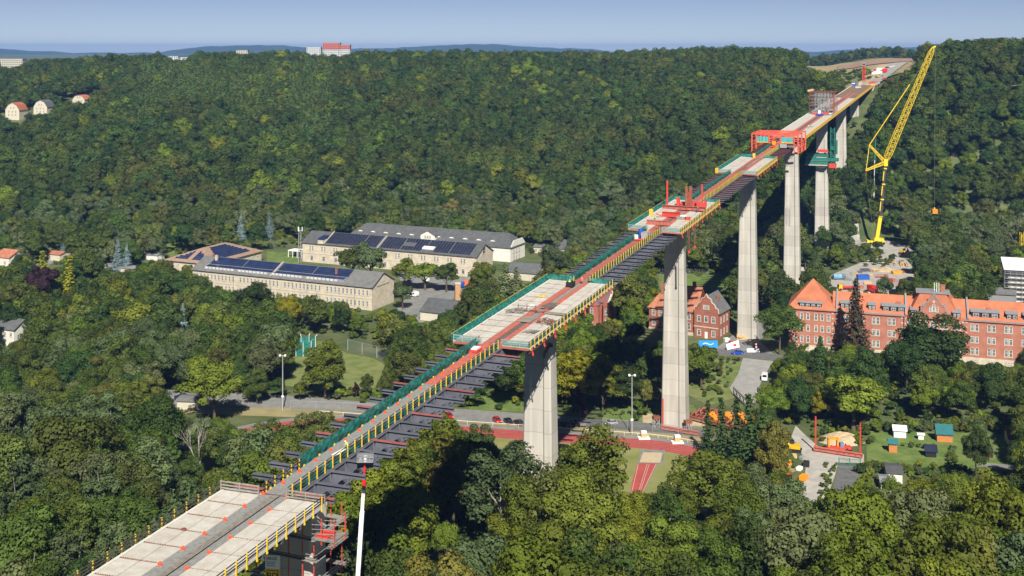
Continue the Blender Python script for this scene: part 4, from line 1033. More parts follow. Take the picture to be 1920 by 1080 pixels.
def win_mesh(w, h, kind, fm, gm_):
    k = (w, h, kind, fm.name, gm_.name)
    if k in WM: return WM[k]
    mb = MB(); t = .2; f = .09
    mb.cur = 0       # stone surround
    if kind != 'plain':
        mb.box(-w/2-t, -w/2, -.09, 0, -.12, h); mb.box(w/2, w/2+t, -.09, 0, -.12, h); mb.box(-w/2-t-.06, w/2+t+.06, -.14, 0, -.28, -.10)
        if kind == 'arch':
            n = 5; pts = [(-w/2-t, h), *[(-(w/2+t)*math.cos(PI*i/n), h+(w/2+t)*.8*math.sin(PI*i/n)) for i in range(1, n)], (w/2+t, h)]
            inn = [(w/2, h), *[((w/2)*math.cos(PI*i/n), h+(w/2)*.8*math.sin(PI*i/n)) for i in range(1, n)], (-w/2, h)]
            out_ = pts; inn = inn[::-1]
            for i in range(n):
                a, b_, c, d = out_[i], out_[i+1], inn[i+1], inn[i]
                mb.hexa([(a[0], -.09, a[1]), (b_[0], -.09, b_[1]), (c[0], -.09, c[1]), (d[0], -.09, d[1]), (a[0], 0, a[1]), (b_[0], 0, b_[1]), (c[0], 0, c[1]), (d[0], 0, d[1])])
        else: mb.box(-w/2-t, w/2+t, -.09, 0, h, h+t)
    mb.cur = 1       # frame and glazing bars
    H = h+(w*.36 if kind == 'arch' else 0)
    mb.box(-w/2, -w/2+f, -.055, -.012, 0, h); mb.box(w/2-f, w/2, -.055, -.012, 0, h); mb.box(-.04, .04, -.057, -.012, 0, H); mb.box(-w/2, w/2, -.053, -.012, 0, f); mb.box(-w/2, w/2, -.054, -.012, h*.66-.04, h*.66+.04)
    if kind != 'arch': mb.box(-w/2, w/2, -.053, -.012, h-f, h)
    m1 = mb.mesh('window', [mTrim, fm])
    mb = MB()
    if kind == 'arch': mb.prism([(-w/2, 0), (w/2, 0), (w/2, h), (w*.3, h+w*.3), (0, h+w*.39), (-w*.3, h+w*.3), (-w/2, h)], -.03, .01)
    else: mb.box(-w/2, w/2, -.03, .01, 0, h)
    WM[k] = (m1, mb.mesh('pane', gm_)); return WM[k]
FACES = {'front': 0.0, 'right': PI/2, 'back': PI, 'left': -PI/2}
def win(par, x, y, z, w=1.0, h=1.8, face='front', kind='rect', fm=None, gm_=None):
    a, b = win_mesh(w, h, kind, fm or mFrame, gm_ or mGlass)
    o = inst(a, 'window', par, (x, y, z), FACES[face]); inst(b, 'pane', o)
    return o
def roof_planes(L, D, e, r, hl=0, hr=0, ov=.6, x0=0, y0=0):
    "polygons of a gable or hipped roof, ridge along x"
    sl = (r-e)/(D/2); eo = e-ov*sl; xa = x0-(ov if hl or True else 0); xb = x0+L+ov; ya = y0-ov; yb = y0+D+ov; ym = y0+D/2
    ra = (x0+hl, ym, r) if hl else (xa, ym, r); rb = (x0+L-hr, ym, r) if hr else (xb, ym, r)
    P = [[(xa, ya, eo), (xb, ya, eo), rb, ra], [(xb, yb, eo), (xa, yb, eo), ra, rb]]
    if hl: P.append([(xa, yb, eo), (xa, ya, eo), ra])
    if hr: P.append([(xb, ya, eo), (xb, yb, eo), rb])
    return P
def slabs(mb, polys, t=.22):
    for p in polys:
        n = len(p); mb.add([(x, y, z+.02) for x, y, z in p]+[(x, y, z+.02-t) for x, y, z in p], [tuple(range(n)), tuple(range(2*n-1, n-1, -1))]+[(k, k+n, (k+1) % n+n, (k+1) % n) for k in range(n)])
    return mb
def house(name, label, cat, loc, rz, L, D, e, r, wm, rm, hl=0, hr=0, ov=.6, group=None, parent=None):
    t = empty(name, loc, rz, label, cat, group)
    mb = MB(); mb.box(0, L, 0, D, -1.5, e)
    for h, x in ((hl, 0), (hr, L-.35)):
        if not h: mb.prismx([(0, e), (D, e), (D/2, r-.2)], x, x+.35)
    w = mb.build('wall', wm, t)
    rf = slabs(MB(), roof_planes(L, D, e, r, hl, hr, ov)).build('roof', rm, t)
    return t, w, rf
def chimney(rf, x, y, z0, z1, w=.8, d=.8, m=None, cap=True):
    mb = MB(); mb.box(x-w/2, x+w/2, y-d/2, y+d/2, z0, z1)
    if cap: mb.box(x-w/2-.1, x+w/2+.1, y-d/2-.1, y+d/2+.1, z1, z1+.15)
    return mb.build('chimney', m or mBrickCh, rf)
def solar(t, L0, L1, s0, s1, D, e, r, m, nrow, pw=1.0, name='solar_panels', y0=0, gap_every=None, skip=None):
    "panels on the front slope between fractions s0 and s1 of the slope"
    mb = MB(); sl = (r-e)/(D/2); rh = (s1-s0)/nrow
    for i in range(nrow):
        a = s0+i*rh; b = a+rh*.86; x = L0; k = 0
        while x < L1-pw*.9:
            k += 1
            if gap_every and k % gap_every == 0: x += pw*.35
            if not (skip and skip(x, a)):
                ya, yb = D/2*a, D/2*b; za, zb = e+sl*ya+.16, e+sl*yb+.16
                mb.hexa([(x, ya+y0, za-.06), (x+pw*.86, ya+y0, za-.06), (x+pw*.86, yb+y0, zb-.06), (x, yb+y0, zb-.06), (x, ya+y0, za), (x+pw*.86, ya+y0, za), (x+pw*.86, yb+y0, zb), (x, yb+y0, zb)])
            x += pw
    return tag(mb.build(name, m, t), kind='stuff')
RZ = math.atan2(-.416, .909)
def lcl(C, L_, dirx=(.909, -.416)):   # origin (front-left corner) from the front-right corner
    return Vector((C[0]-dirx[0]*L_, C[1]-dirx[1]*L_, 0))
# --- long sandstone barracks with blue solar roof
L1 = 98.9; o = lcl((-61.4, 502), L1)
B1, w, rf = house('barracks', 'long sandstone barracks with blue solar roof, nearest of the row, trees in front', 'building', o, RZ, L1, 19, 10.4, 15.2, mSand, mSlateL)
for k in range(46):
    x = 3+k*2.08
    if k in (11, 23, 34): continue
    win(B1, x, -.01, 6.4, .9, 1.9, 'front', 'arch'); 
    if k % 1 == 0: win(B1, x, -.01, 1.6, .9, 1.9, 'front', 'arch')
for y in (8.8, 10.2): win(B1, L1+.01, y, 11.3, .7, 1.3, 'right', 'arch')
mb = MB(); mb.box(-.1, L1+.1, -.14, 0, 4.9, 5.2); mb.box(-.1, L1+.1, -.2, 0, 9.9, 10.3); mb.build('cornice', mTrim, B1)
mb = MB(); mb.box(L1, L1+.14, 4.2, 14.8, 9.6, 9.9); mb.build('gable_ledge', mTrimG, B1)
mb = MB()   # long dormer with ribbon windows
mb.hexa([(6, 1.0, 10.9), (84, 1.0, 10.9), (84, 4.5, 12.4), (6, 4.5, 12.4), (6, 1.0, 12.05), (84, 1.0, 12.05), (84, 4.5, 12.75), (6, 4.5, 12.75)])
dm = mb.build('dormer', mTrimG, B1)
for k in range(36):
    if k % 9 == 8: continue
    win(dm, 7.5+k*2.12, .98, 11.05, 1.5, .85, 'front', 'plain', mFrame, mBlind)
for xa, xb in ((7, 44.5), (46, 84.5)):
    solar(B1, xa, xb, .42, .97, 19, 10.4+.30, 15.25, mSolar, 4, 1.05, gap_every=19)
    mb = MB(); x = xa
    while x < min(xb, 83.5):
        for y0 in (1.05, 2.3): y1 = y0+1.15; mb.hexa([(x, y0, 12.08+.2*(y0-1)), (x+.9, y0, 12.08+.2*(y0-1)), (x+.9, y1, 12.08+.2*(y1-1)), (x, y1, 12.08+.2*(y1-1)), (x, y0, 12.14+.2*(y0-1)), (x+.9, y0, 12.14+.2*(y0-1)), (x+.9, y1, 12.14+.2*(y1-1)), (x, y1, 12.14+.2*(y1-1))])
        x += 1.05
    tag(mb.build('solar_panels', mSolar, B1), kind='stuff')
chimney(rf, 8.5, 7, 13, 16.2, 1.0, 1.0, mTrim); chimney(rf, 77, 5.5, 12, 15.6); chimney(rf, 5, 9, 14, 16)
for x in (24, 45, 65, 90): MB().box(x-.09, x+.09, -.26, -.14, 0, 10.3).build('downpipe', mTrimG, B1)
mb = MB(); mb.hexa([(45, -.6, 10.6), (45.35, -.6, 10.6), (45.35, 9.5, 15.5), (45, 9.5, 15.5), (45, -.6, 10.9), (45.35, -.6, 10.9), (45.35, 9.5, 15.85), (45, 9.5, 15.85)]); mb.build('fire_wall', mTrim, B1)
# --- second sandstone building
L3 = 104.6; o = lcl((-17.9, 574.6), L3)
B3, w, rf = house('barracks', 'sandstone building with grey solar roof behind the parking yard', 'building', o, RZ, L3, 19.2, 10.5, 15.3, mSand, mSlate)
for k in range(13):
    for q in (0, 1): win(B3, 5+k*7.6+q*1.7, -.01, 6.4, .9, 2.0, 'front', 'arch')
    win(B3, 6+k*7.6, -.01, 1.2, 1.6, 2.4, 'front', 'rect')
mb = MB(); mb.box(-.1, L3+.1, -.14, 0, 4.7, 5.0); mb.box(-.1, L3+.1, -.2, 0, 10.0, 10.4); mb.build('cornice', mTrim, B3)
win(B3, L3+.01, 8.9, 10.6, 3.0, 2.2, 'right', 'arch')
solar(B3, 14.5, 46.5, .06, .97, 19.2, 10.55, 15.35, mSolarG, 6, 1.7, gap_every=14)
solar(B3, 48, 101, .06, .97, 19.2, 10.55, 15.35, mSolarG, 6, 1.7, gap_every=8, skip=lambda x, a: (72 < x < 79 and a < .4) or (60 < x < 66 and .3 < a < .6))
mb = MB(); mb.hexa([(72.5, 2.0, 11.6), (79, 2.0, 11.6), (79, 4.2, 12.6), (72.5, 4.2, 12.6), (72.5, 2.0, 12.3), (79, 2.0, 12.3), (79, 4.2, 12.9), (72.5, 4.2, 12.9)]); mb.build('roof_light', mFrame, B3)
mb = MB(); mb.box(10, 13.5, -.3, 3, 10, 12.6); mb.build('dormer', mSand, B3)
mb = MB(); mb.hexa([(9.7, -.6, 12.6), (13.8, -.6, 12.6), (13.8, 6, 13.9), (9.7, 6, 13.9), (9.7, -.6, 12.75), (13.8, -.6, 12.75), (13.8, 6, 14.05), (9.7, 6, 14.05)]); mb.build('dormer_roof', mSolar, B3)
for x in (14, 47): mb = MB(); mb.hexa([(x, -.6, 10.6), (x+.35, -.6, 10.6), (x+.35, 9.6, 15.5), (x, 9.6, 15.5), (x, -.6, 10.9), (x+.35, -.6, 10.9), (x+.35, 9.6, 15.85), (x, 9.6, 15.85)]); mb.build('fire_wall', mTrim, B3)
# --- white hall
L4 = 102; o = lcl((-.86, 615.5), L4)
B4, w, rf = house('hall', 'long white rendered hall with grey hipped roof and eyebrow dormers', 'building', o, RZ, L4, 19, 7.9, 13.9, mWhiteW, mSlate, 6, 4.5, .5)
mb = MB(); mb.prismx([(.05, 7.9), (18.95, 7.9), (15.2, 11.1), (3.8, 11.1)], L4-.02, L4+.3); mb.build('gable_wall', mWhiteW, B4)
for x in (86, 91): win(B4, x, -.01, 4.6, 1.5, 1.5, 'front', 'rect')
for x in (86, 90): win(B4, x, -.01, .8, .9, 2.1, 'front', 'rect')
for y in (4, 7.5, 11): win(B4, L4+.31, y, 4.6, .9, 1.9, 'right', 'rect'); win(B4, L4+.31, y, 1.0, .9, 1.9, 'right', 'rect')
for k in range(11):
    x = 6+k*8.4
    if 45 < x < 56: continue
    mb = MB(); pts = [(-2.2, 0), (2.2, 0), (1.2, .75), (0, 1.0), (-1.2, .75)]
    mb.prism([(x+a, 9.8+b) for a, b in pts], 2.9, 6.2); d = mb.build('eyebrow_dormer', mSlateL, B4)
    mb = MB(); mb.prism([(x+a*.75, 9.9+b*.7) for a, b in pts], 2.85, 2.95); mb.build('dormer_window', mFrame, d)
t_ = MB(); t_.prism([(47, 7.9), (56, 7.9), (56, 11.2), (51.5, 13.4), (47, 11.2)], -.2, 7); cg = t_.build('cross_gable', mWhiteW, B4)
slabs(MB(), [[(46.4, -.5, 11.0), (51.5, -.5, 13.6), (51.5, 9, 13.6), (46.4, 9, 11.0)], [(51.5, -.5, 13.6), (56.6, -.5, 11.0), (56.6, 9, 11.0), (51.5, 9, 13.6)]], .15).build('cross_roof', mSlate, B4)
for x in (50, 51.5, 53): win(cg, x, -.21, 9.6, .8, 1.2, 'front', 'rect')
# --- hipped hall, tan tiles with solar panels
o = Vector((-179, 592, 0))
F2 = Vector((-179+.909*29.2, 592-.416*29.2, 0))     # its near corner; long side runs back to the right
rz2 = math.atan2(.909, .416)
B2, w, rf = house('hall', 'low hall with tan hipped roof and blue solar panels behind the barracks', 'building', F2, rz2, 41.9, 29.2, 6, 11.2, mSand, mTan, 12, 12, .8)
solar(B2, 7, 35, .12, .90, 29.2, 6.05, 11.25, mSolar, 7, 1.1, skip=lambda x, a: x-5 < a*12 or 36-x < a*11)
mb = MB()   # panels on the hip end facing the camera
for i in range(6):
    for k in range(16):
        a = .12+i*.12; b = a+.105; y = 4+k*1.35
        if y < 3+a*13 or y+1.3 > 26-a*13 or 12.6 < y < 15: continue
        xa, xb = 12*a-.0, 12*b; za, zb = 6+5.2*a+.12, 6+5.2*b+.12
        mb.hexa([(xa, y, za), (xb, y, zb), (xb, y+1.2, zb), (xa, y+1.2, za), (xa, y, za+.07), (xb, y, zb+.07), (xb, y+1.2, zb+.07), (xa, y+1.2, za+.07)])
tag(mb.build('solar_panels', mSolar, B2), kind='stuff')
for k in range(9): win(B2, 3+k*4.4, -.01, 3.6, .8, .9, 'front', 'rect')
for k in range(6): win(B2, -.01, 3+k*4.4, 3.6, .8, .9, 'left', 'rect')
# --- radio mast
px = G(562, 492)
mast = empty('radio_mast', (px.x, px.y, 0), .3, 'grey lattice radio mast with white antennas beside the second barracks', 'mast')
mb = MB(); Hm = 17.0
for a in (-.7, .7):
    for b in (-.7, .7): mb.beam((a, b, 0), (a*.8, b*.8, Hm), .16)
for k in range(9):
    z = k*Hm/9; z2 = (k+1)*Hm/9
    for a, b, c, d in ((-.7, -.7, .7, -.7), (.7, -.7, .7, .7), (.7, .7, -.7, .7), (-.7, .7, -.7, -.7)): mb.beam((a*.9, b*.9, z), (c*.9, d*.9, z2), .08)
mb.build('lattice', mGalv, mast)
mb = MB(); mb.box(-1.1, 1.1, -1.1, 1.1, Hm, Hm+.12)
mb.build('platform', mGalv, mast)
for a in range(3):
    c, s_ = math.cos(a*2.1), math.sin(a*2.1); MB().box(c*1.3-.18, c*1.3+.18, s_*1.3-.15, s_*1.3+.15, Hm-.4, Hm+2.0).build('antenna', mWhite, mast)
# --- white flat canopy beside it
g = G(540, 482); h_ = empty('canopy', (g.x, g.y, 0), RZ, 'white flat-roofed open canopy left of the second barracks', 'canopy')
MB().box(0, 9, 0, 6, 3.4, 3.9).build('canopy_roof', mWhite, h_)
for x in (.2, 3, 6, 8.8): MB().box(x-.15, x+.15, 0, .3, 0, 3.4).build('pillar', mWhite, h_)
MB().box(.2, 8.8, 5.6, 5.8, 0, 3.4).build('rear_wall', mTrimG, h_)

# --- brick hospital on the right
HX = (.951, -.31); RZH = math.atan2(-.31, .951); L5 = 104; D5 = 17
H5 = empty('brick_hospital', (105.7, 438, 0), RZH, 'long red brick hospital with orange tiled roof and curved centre gable', 'building')
e5, r5 = 16.0, 21.6
mb = MB(); mb.box(17.01, L5, 0, D5, 2.3, e5); w5 = mb.build('wall', mBrick, H5)
MB().box(0, 17, -.7, D5+.7, 2.3, e5+.1).build('wing_wall', mBrick, H5)
MB().box(41.7, 62.4, -.6, -.01, 2.3, e5+.05).build('centre_wall', mBrick, H5)
MB().box(-.15, 17.1, -.85, D5+.8, -1, 2.3).build('plinth', mSand, H5); MB().box(17.11, L5+.1, -.15, D5+.1, -1, 2.295).build('plinth', mSand, H5); MB().box(41.6, 62.5, -.75, -.16, -1, 2.3).build('plinth', mSand, H5)
MB().box(-.5, 17.3, -1.2, -.71, e5-.35, e5+.2).build('cornice', mTrimG, H5); MB().box(17.31, 41.4, -.5, -.01, e5-.35, e5+.1).build('cornice', mTrimG, H5); MB().box(62.7, L5, -.5, -.01, e5-.35, e5+.1).build('cornice', mTrimG, H5)
rf5 = slabs(MB(), roof_planes(L5-16, D5, e5, r5, 0, 0, .5, 16.5)).build('roof', mTile, H5)
wr = slabs(MB(), [[(-.6, -1.3, e5), (17.6, -1.3, e5), (8.6, D5/2, 26)], [(17.6, -1.3, e5), (17.6, D5+1.3, e5), (8.6, D5/2, 26)], [(17.6, D5+1.3, e5), (-.6, D5+1.3, e5), (8.6, D5/2, 26)], [(-.6, D5+1.3, e5), (-.6, -1.3, e5), (8.6, D5/2, 26)]]).build('wing_roof', mTile, H5)
slabs(MB(), [[(43, -1.0, e5), (61, -1.0, e5), (56.5, 5.0, 23.6), (47.5, 5.0, 23.6)], [(61, -1.0, e5), (63.5, D5, e5), (57.5, 12, 23.6), (56.5, 5, 23.6)], [(40.5, D5, e5), (43, -1.0, e5), (47.5, 5, 23.6), (46.5, 12, 23.6)], [(63.5, D5, e5), (40.5, D5, e5), (46.5, 12, 23.6), (57.5, 12, 23.6)]]).build('centre_roof', mTile, H5)
MB().box(46.0, 58.0, 4.5, 12.5, 23.62, 23.95).build('roof_deck', mTrimG, H5)
chimney(rf5, 55.5, 8, 23, 26.4, 1.6, 1.2); 
mb = MB()
for q in (0, .8, 1.6): mb.cyl((52.5+q, 7, 23.9), (52.5+q, 7, 27.4), .13, .13, 6)
mb.build('antenna', mWhite, H5)
# curved gable
gp = [(46.2, e5-.5), (46.2, e5+1.3), (47.0, e5+1.6), (47.8, e5+2.6), (48.2, e5+4.0), (48.9, e5+4.6), (49.6, e5+5.0), (50.2, e5+6.6), (51.1, e5+7.2), (51.6, e5+8.4), (52.4, e5+8.4), (52.9, e5+7.2), (53.8, e5+6.6), (54.4, e5+5.0), (55.1, e5+4.6), (55.8, e5+4.0), (56.2, e5+2.6), (57.0, e5+1.6), (57.8, e5+1.3), (57.8, e5-.5)]
gb = MB().prism(gp, -1.2, -.3).build('curved_gable', mBrick, H5)
mb = MB()
for (xa, za), (xb, zb) in zip(gp[1:-2], gp[2:-1]): mb.beam((xa, -.75, za), (xb, -.75, zb), 1.1, .35)
for x, z in ((48.2, e5+4.3), (55.8, e5+4.3), (52, e5+8.8)): mb.box(x-.25, x+.25, -1.0, -.5, z, z+1.2)
mb.build('coping', mTrimG, gb)
for x, z, h in ((50.9, 18.3, 1.3), (52, 18.5, 2.2), (53.1, 18.3, 1.3)): win(gb, x, -1.21, z, .7, h, 'front', 'arch')
MB().cyl((52, -1.28, e5+5.9), (52, -1.2, e5+5.9), .5, .5, 10).build('round_window', mTrim, gb)
def lights(x, y, arch_top=True):
    for j, z in enumerate((3.4, 7.7, 12.0)):
        win(H5, x, y, z, .95, 2.1, 'front', 'arch' if j == 2 and arch_top or j == 0 else 'rect')
for x in (2.6, 4.9, 7.2, 10.1, 12.4, 14.7):
    lights(x, -.71)
    win(H5, x, -.86, .7, .8, .9, 'front', 'rect')
for xc in (20.5, 26.1, 31.7, 37.3, 66, 71.7, 77.4, 83.1, 88.8, 94.5, 100.2):
    for q in (-.75, .75): lights(xc+q, -.01)
    for q in (-.9, 0, .9): win(H5, xc+q, -.16, .9, .6, .85, 'front', 'rect')
for xc in (44.2, 48.4, 52, 55.6, 59.9):
    for q in (-.72, .72): lights(xc+q, -.61)
for x in (0.3, 16.2, 17.9, 41.0, 42.2, 62.0, 63.2):
    mb = MB()
    for k in range(7): mb.box(x-.35, x+.35, (-.80 if x < 17 or 41.6 < x < 62.5 else -.1), (-.71 if x < 17 else (-.6 if 41.6 < x < 62.5 else -.01)), 3.2+k*1.9, 3.75+k*1.9)
    tag(mb.build('quoin_stones', mTrim, H5), kind='stuff')
def dormer(x0, x1, n, m=None, y=1.3, z=e5+.9):
    mb = MB(); mb.box(x0, x1, y, y+3.6, z-.6, z+1.7); d = mb.build('dormer', mDark if m is None else m, H5)
    MB().hexa([(x0-.3, y-.4, z+1.7), (x1+.3, y-.4, z+1.7), (x1+.3, y+4.6, z+2.2), (x0-.3, y+4.6, z+2.2), (x0-.3, y-.4, z+1.9), (x1+.3, y-.4, z+1.9), (x1+.3, y+4.6, z+2.4), (x0-.3, y+4.6, z+2.4)]).build('dormer_roof', mTrimG, d)
    for k in range(n): win(d, x0+(k+.5)*(x1-x0)/n, y-.01, z+.15, (x1-x0)/n*.62, 1.2, 'front', 'plain')
dormer(4.0, 12.2, 4, y=-.5, z=e5+.5); dormer(19, 23.6, 3); dormer(29, 31.6, 2); dormer(34, 42, 3); dormer(44.0, 46.2, 2, y=-.5, z=e5+.5); dormer(58.6, 61.2, 2, y=-.5, z=e5+.5); dormer(65, 74.5, 3); dormer(76.8, 80.5, 2); dormer(82.5, 91, 3); dormer(93, 97, 2)
for x in (17.3, 42, 63.5):
    MB().hexa([(x, -.7, e5+.2), (x+.6, -.7, e5+.2), (x+.6, D5/2, r5+.3), (x, D5/2, r5+.3), (x, -.7, e5+.7), (x+.6, -.7, e5+.7), (x+.6, D5/2, r5+.9), (x, D5/2, r5+.9)]).build('fire_wall', mTrimG, H5)
for x in (38.5, 70): 
    mb = MB(); mb.hexa([(x, 4.0, e5+2.8), (x+2.4, 4.0, e5+2.8), (x+2.0, 5.2, e5+3.7), (x+.4, 5.2, e5+3.7), (x+.3, 4.0, e5+3.4), (x+2.1, 4.0, e5+3.4), (x+1.8, 5.2, e5+3.95), (x+.6, 5.2, e5+3.95)]); mb.build('small_dormer', mBrickCh, H5)
for y in (3, 8, 13): 
    for z in (3.4, 7.7, 12.0): win(H5, -.01, y, z, .95, 2.1, 'left', 'rect')

# --- brick house with curly gable behind the tall pier
c = G(1346.7, 637.5); RZ6 = math.atan2(-.504, .864)
t6 = empty('brick_house', (c.x-.864*30, c.y+.504*30, 0), RZ6, 'red brick house with curled front gable partly hidden by the tall pier', 'building')
MB().box(0, 20, 1.2, 12.4, -1, 10.2).build('wall', mBrick2, t6); MB().box(20.01, 30, 0, 13, -1, 10.2).build('wing_wall', mBrick2, t6)
rf = slabs(MB(), roof_planes(20.5, 11.2, 10.2, 18.6, 6, 0, .5, 0, 1.2)).build('roof', mTileOld, t6)
slabs(MB(), [[(19.5, -.4, 10.0), (19.5, 13.4, 10.0), (25, 13.4, 16.8), (25, -.4, 16.8)]]).build('wing_roof', mTileOld, t6)
slabs(MB(), [[(25, .2, 16.8), (25, 13.4, 16.8), (30.5, 13.4, 10.0), (30.5, .2, 10.0)]]).build('slate_roof', mSlateL, t6)
gp = [(20.0, 10.2), (20.3, 12.0), (21.0, 12.2), (21.6, 13.6), (22.6, 14.2), (23.2, 15.8), (24.3, 16.2), (25, 17.6), (25.7, 16.2), (26.8, 15.8), (27.4, 14.2), (28.4, 13.6), (29.0, 12.2), (29.7, 12.0), (30, 10.2)]
g6 = MB().prism(gp, 0, .5).build('curled_gable', mBrick2, t6)
mb = MB()
for (xa, za), (xb, zb) in zip(gp[:-1], gp[1:]): mb.beam((xa, .25, za), (xb, .25, zb), .7, .22)
mb.build('coping', mTrim, g6)
for z, k_ in ((2.4, 'arch'), (6.4, 'rect')):
    for x in (2, 5, 8, 11, 14.2, 17.3): win(t6, x, 1.19, z, 1.15, 2.1, 'front', k_)
for x in (22, 25, 28): win(t6, x, -.01, 6.5, 1.3, 2.2, 'front', 'rect')
for x in (22, 28): win(t6, x, -.01, 1.0, 1.3, 2.2, 'front', 'rect')
for x in (24.2, 25, 25.8): win(g6, x, -.01, 11.6, .6, 1.4, 'front', 'rect')
MB().box(24.4, 25.6, -.08, 0, 0, 2.6).build('door', mFrame, t6)
MB().box(19.9, 30.1, -.12, -.001, 4.2, 4.6).build('stone_band', mTrim, t6); MB().box(-.1, 19.9, 1.05, 1.19, -.5, 1.3).build('plinth', mSand, t6)
for y in (3, 6.5, 10): 
    for z in (1.2, 6.0): win(t6, 30.01, y, z, 1.0, 2.2, 'right', 'rect')
chimney(rf, 5, 4.6, 14.5, 19.4, 1.7, 1.3); chimney(rf, 17, 8, 16, 20, 1.2, 1.2)
MB().box(27.0, 27.7, 6.6, 7.8, 14, 16.0).build('chimney', mBrickCh, t6)
# --- brick villa with slate gable below the slab
c = G(1098, 606); t7 = empty('brick_villa', (c.x, c.y, 0), RZ6, 'small red brick villa with purple slate roof just below the bridge slab', 'building')
MB().box(0, 12, 0, 12, -1, 10).build('wall', mBrick2, t7); slabs(MB(), roof_planes(12, 12, 10, 15.5, 2.5, 0, .4)).build('roof', mat('purple_slate', (.17, .10, .10), .8, .15, 1.0), t7)
MB().box(9.0, 12.2, -2, 13, 0, 10.2).build('gable_wing', mBrick2, t7)
MB().prismx([(-2, 10.2), (13, 10.2), (5.5, 17.5)], 11.3, 12.2).build('gable', mBrick2, t7)
mb = MB(); mb.beam((11.75, -2.2, 10.1), (11.75, 5.5, 17.8), 1.1, .35); mb.beam((11.75, 5.5, 17.8), (11.75, 13.2, 10.1), 1.1, .35); mb.build('coping', mTrim, t7)
by = MB().prismz([(2, 0), (2, -2), (3.4, -3.2), (5.4, -3.2), (6.8, -2), (6.8, 0)], -1, 8.6).build('bay', mBrick2, t7)
mb = MB(); P_ = [(1.6, .3, 8.6), (1.6, -2.2, 8.6), (3.2, -3.6, 8.6), (5.6, -3.6, 8.6), (7.2, -2.2, 8.6), (7.2, .3, 8.6)]; mb.add(P_+[(4.4, 0, 11.6)], [(0, 1, 6), (1, 2, 6), (2, 3, 6), (3, 4, 6), (4, 5, 6), (5, 0, 6)]); mb.build('bay_roof', MATS['purple_slate'], t7)
for z in (1.5, 5.2): win(by, 4.4, -3.21, z, 1.1, 2.0, 'front', 'arch'); win(t7, 10.6, -2.01, z, 1.1, 2.0, 'front', 'arch'); win(t7, 12.21, 3, z, 1.1, 2.0, 'right', 'arch'); win(t7, 12.21, 8, z, 1.1, 2.0, 'right', 'arch')

# --- smaller roofs of the yard
def simple(name, label, pxl, pxr, eh, rh, D, wm, rm, ov=.4, hl=0, hr=0, dirv=(.909, -.416), wins=0, cat='building', winz=1.2, group=None):
    "front-left base pixel; length to the second pixel column"
    a = G(*pxl); u = (pxr-CXP)/F; t = (u*a.y-a.x)/(dirv[0]-u*dirv[1])
    h, w, rf = house(name, label, cat, a, math.atan2(dirv[1], dirv[0]), t, D, eh, rh, wm, rm, hl, hr, ov, group)
    for k in range(wins): win(h, (k+.5)*t/wins, -.01, winz, 1.0, 1.3, 'front', 'rect')
    return h, w, rf, t
simple('outbuilding', 'low outbuilding with dark slate gable roof beside the white hall', (950, 523), 1008, 4.0, 7.5, 14, mCream, mSlate)
simple('outbuilding', 'low outbuilding with dark slate roof and cream gable by the brick chimney', (788, 600), 862, 4.0, 8.0, 16, mCream, mSlate)
g = G(858, 572); ch = empty('factory_chimney', (g.x, g.y, 0), .2, 'free-standing tan brick chimney beside the low slate roof', 'chimney'); MB().box(-1.2, 1.2, -1.2, 1.2, -.5, 9.5).build('shaft', mat('tan_brick', (.42, .24, .12), .9, .12, 1.5), ch); MB().box(-1.35, 1.35, -1.35, 1.35, 9.5, 10).build('chimney_cap', mTrim, ch)
simple('outbuilding', 'flat grey roofed shed at the wood edge right of the white hall', (1000, 474), 1040, 3.6, 5.0, 9, mCream, mSlateL, wins=4)
simple('outbuilding', 'small gabled house with cream wall beyond the silvery willow', (1040, 478), 1062, 4, 8, 12, mCream, mSlate)
simple('villa', 'white villa with red tiled roof at the picture edge', (-30, 507), 17, 8, 11, 12, mWhiteW, mTileOld, wins=3, winz=4.5)
simple('bungalow', 'cream bungalow with flat roof left of the blue-green spruce', (84, 487), 112, 3.6, 4.6, 8, mCream, mTileOld)
simple('garages', 'row of flat-roofed cream garages below the blue spruces', (192, 507), 250, 2.6, 3.0, 7, mCream, mTrimG)
simple('shed', 'small grey shed with green door left of the hipped hall', (268, 486), 295, 3, 4, 6, mWhiteW, mTrimG)
simple('office_block', 'white house with dark grey roof at the left picture edge', (-40, 640), 26, 6.5, 9.5, 10, mWhiteW, mSlate, wins=6, winz=3.8)
simple('clubhouse', 'cream sports shed with grey flat roof beside the car park', (332, 768), 366, 3.0, 3.6, 6, mCream, mSlateL, dirv=(.99, -.12))
simple('annex', 'flat pink-edged roof behind the brick hospital', (1680, 560), 1760, 5.5, 6.0, 16, mCream, mat('pink_gravel_roof', (.36, .25, .23), .9, .1, .6), dirv=HX)
simple('annex', 'grey metal-roofed annex beside the scaffolded tower', (1846, 572), 1905, 5.5, 7.5, 9, mTrimG, mSlateL, dirv=HX)
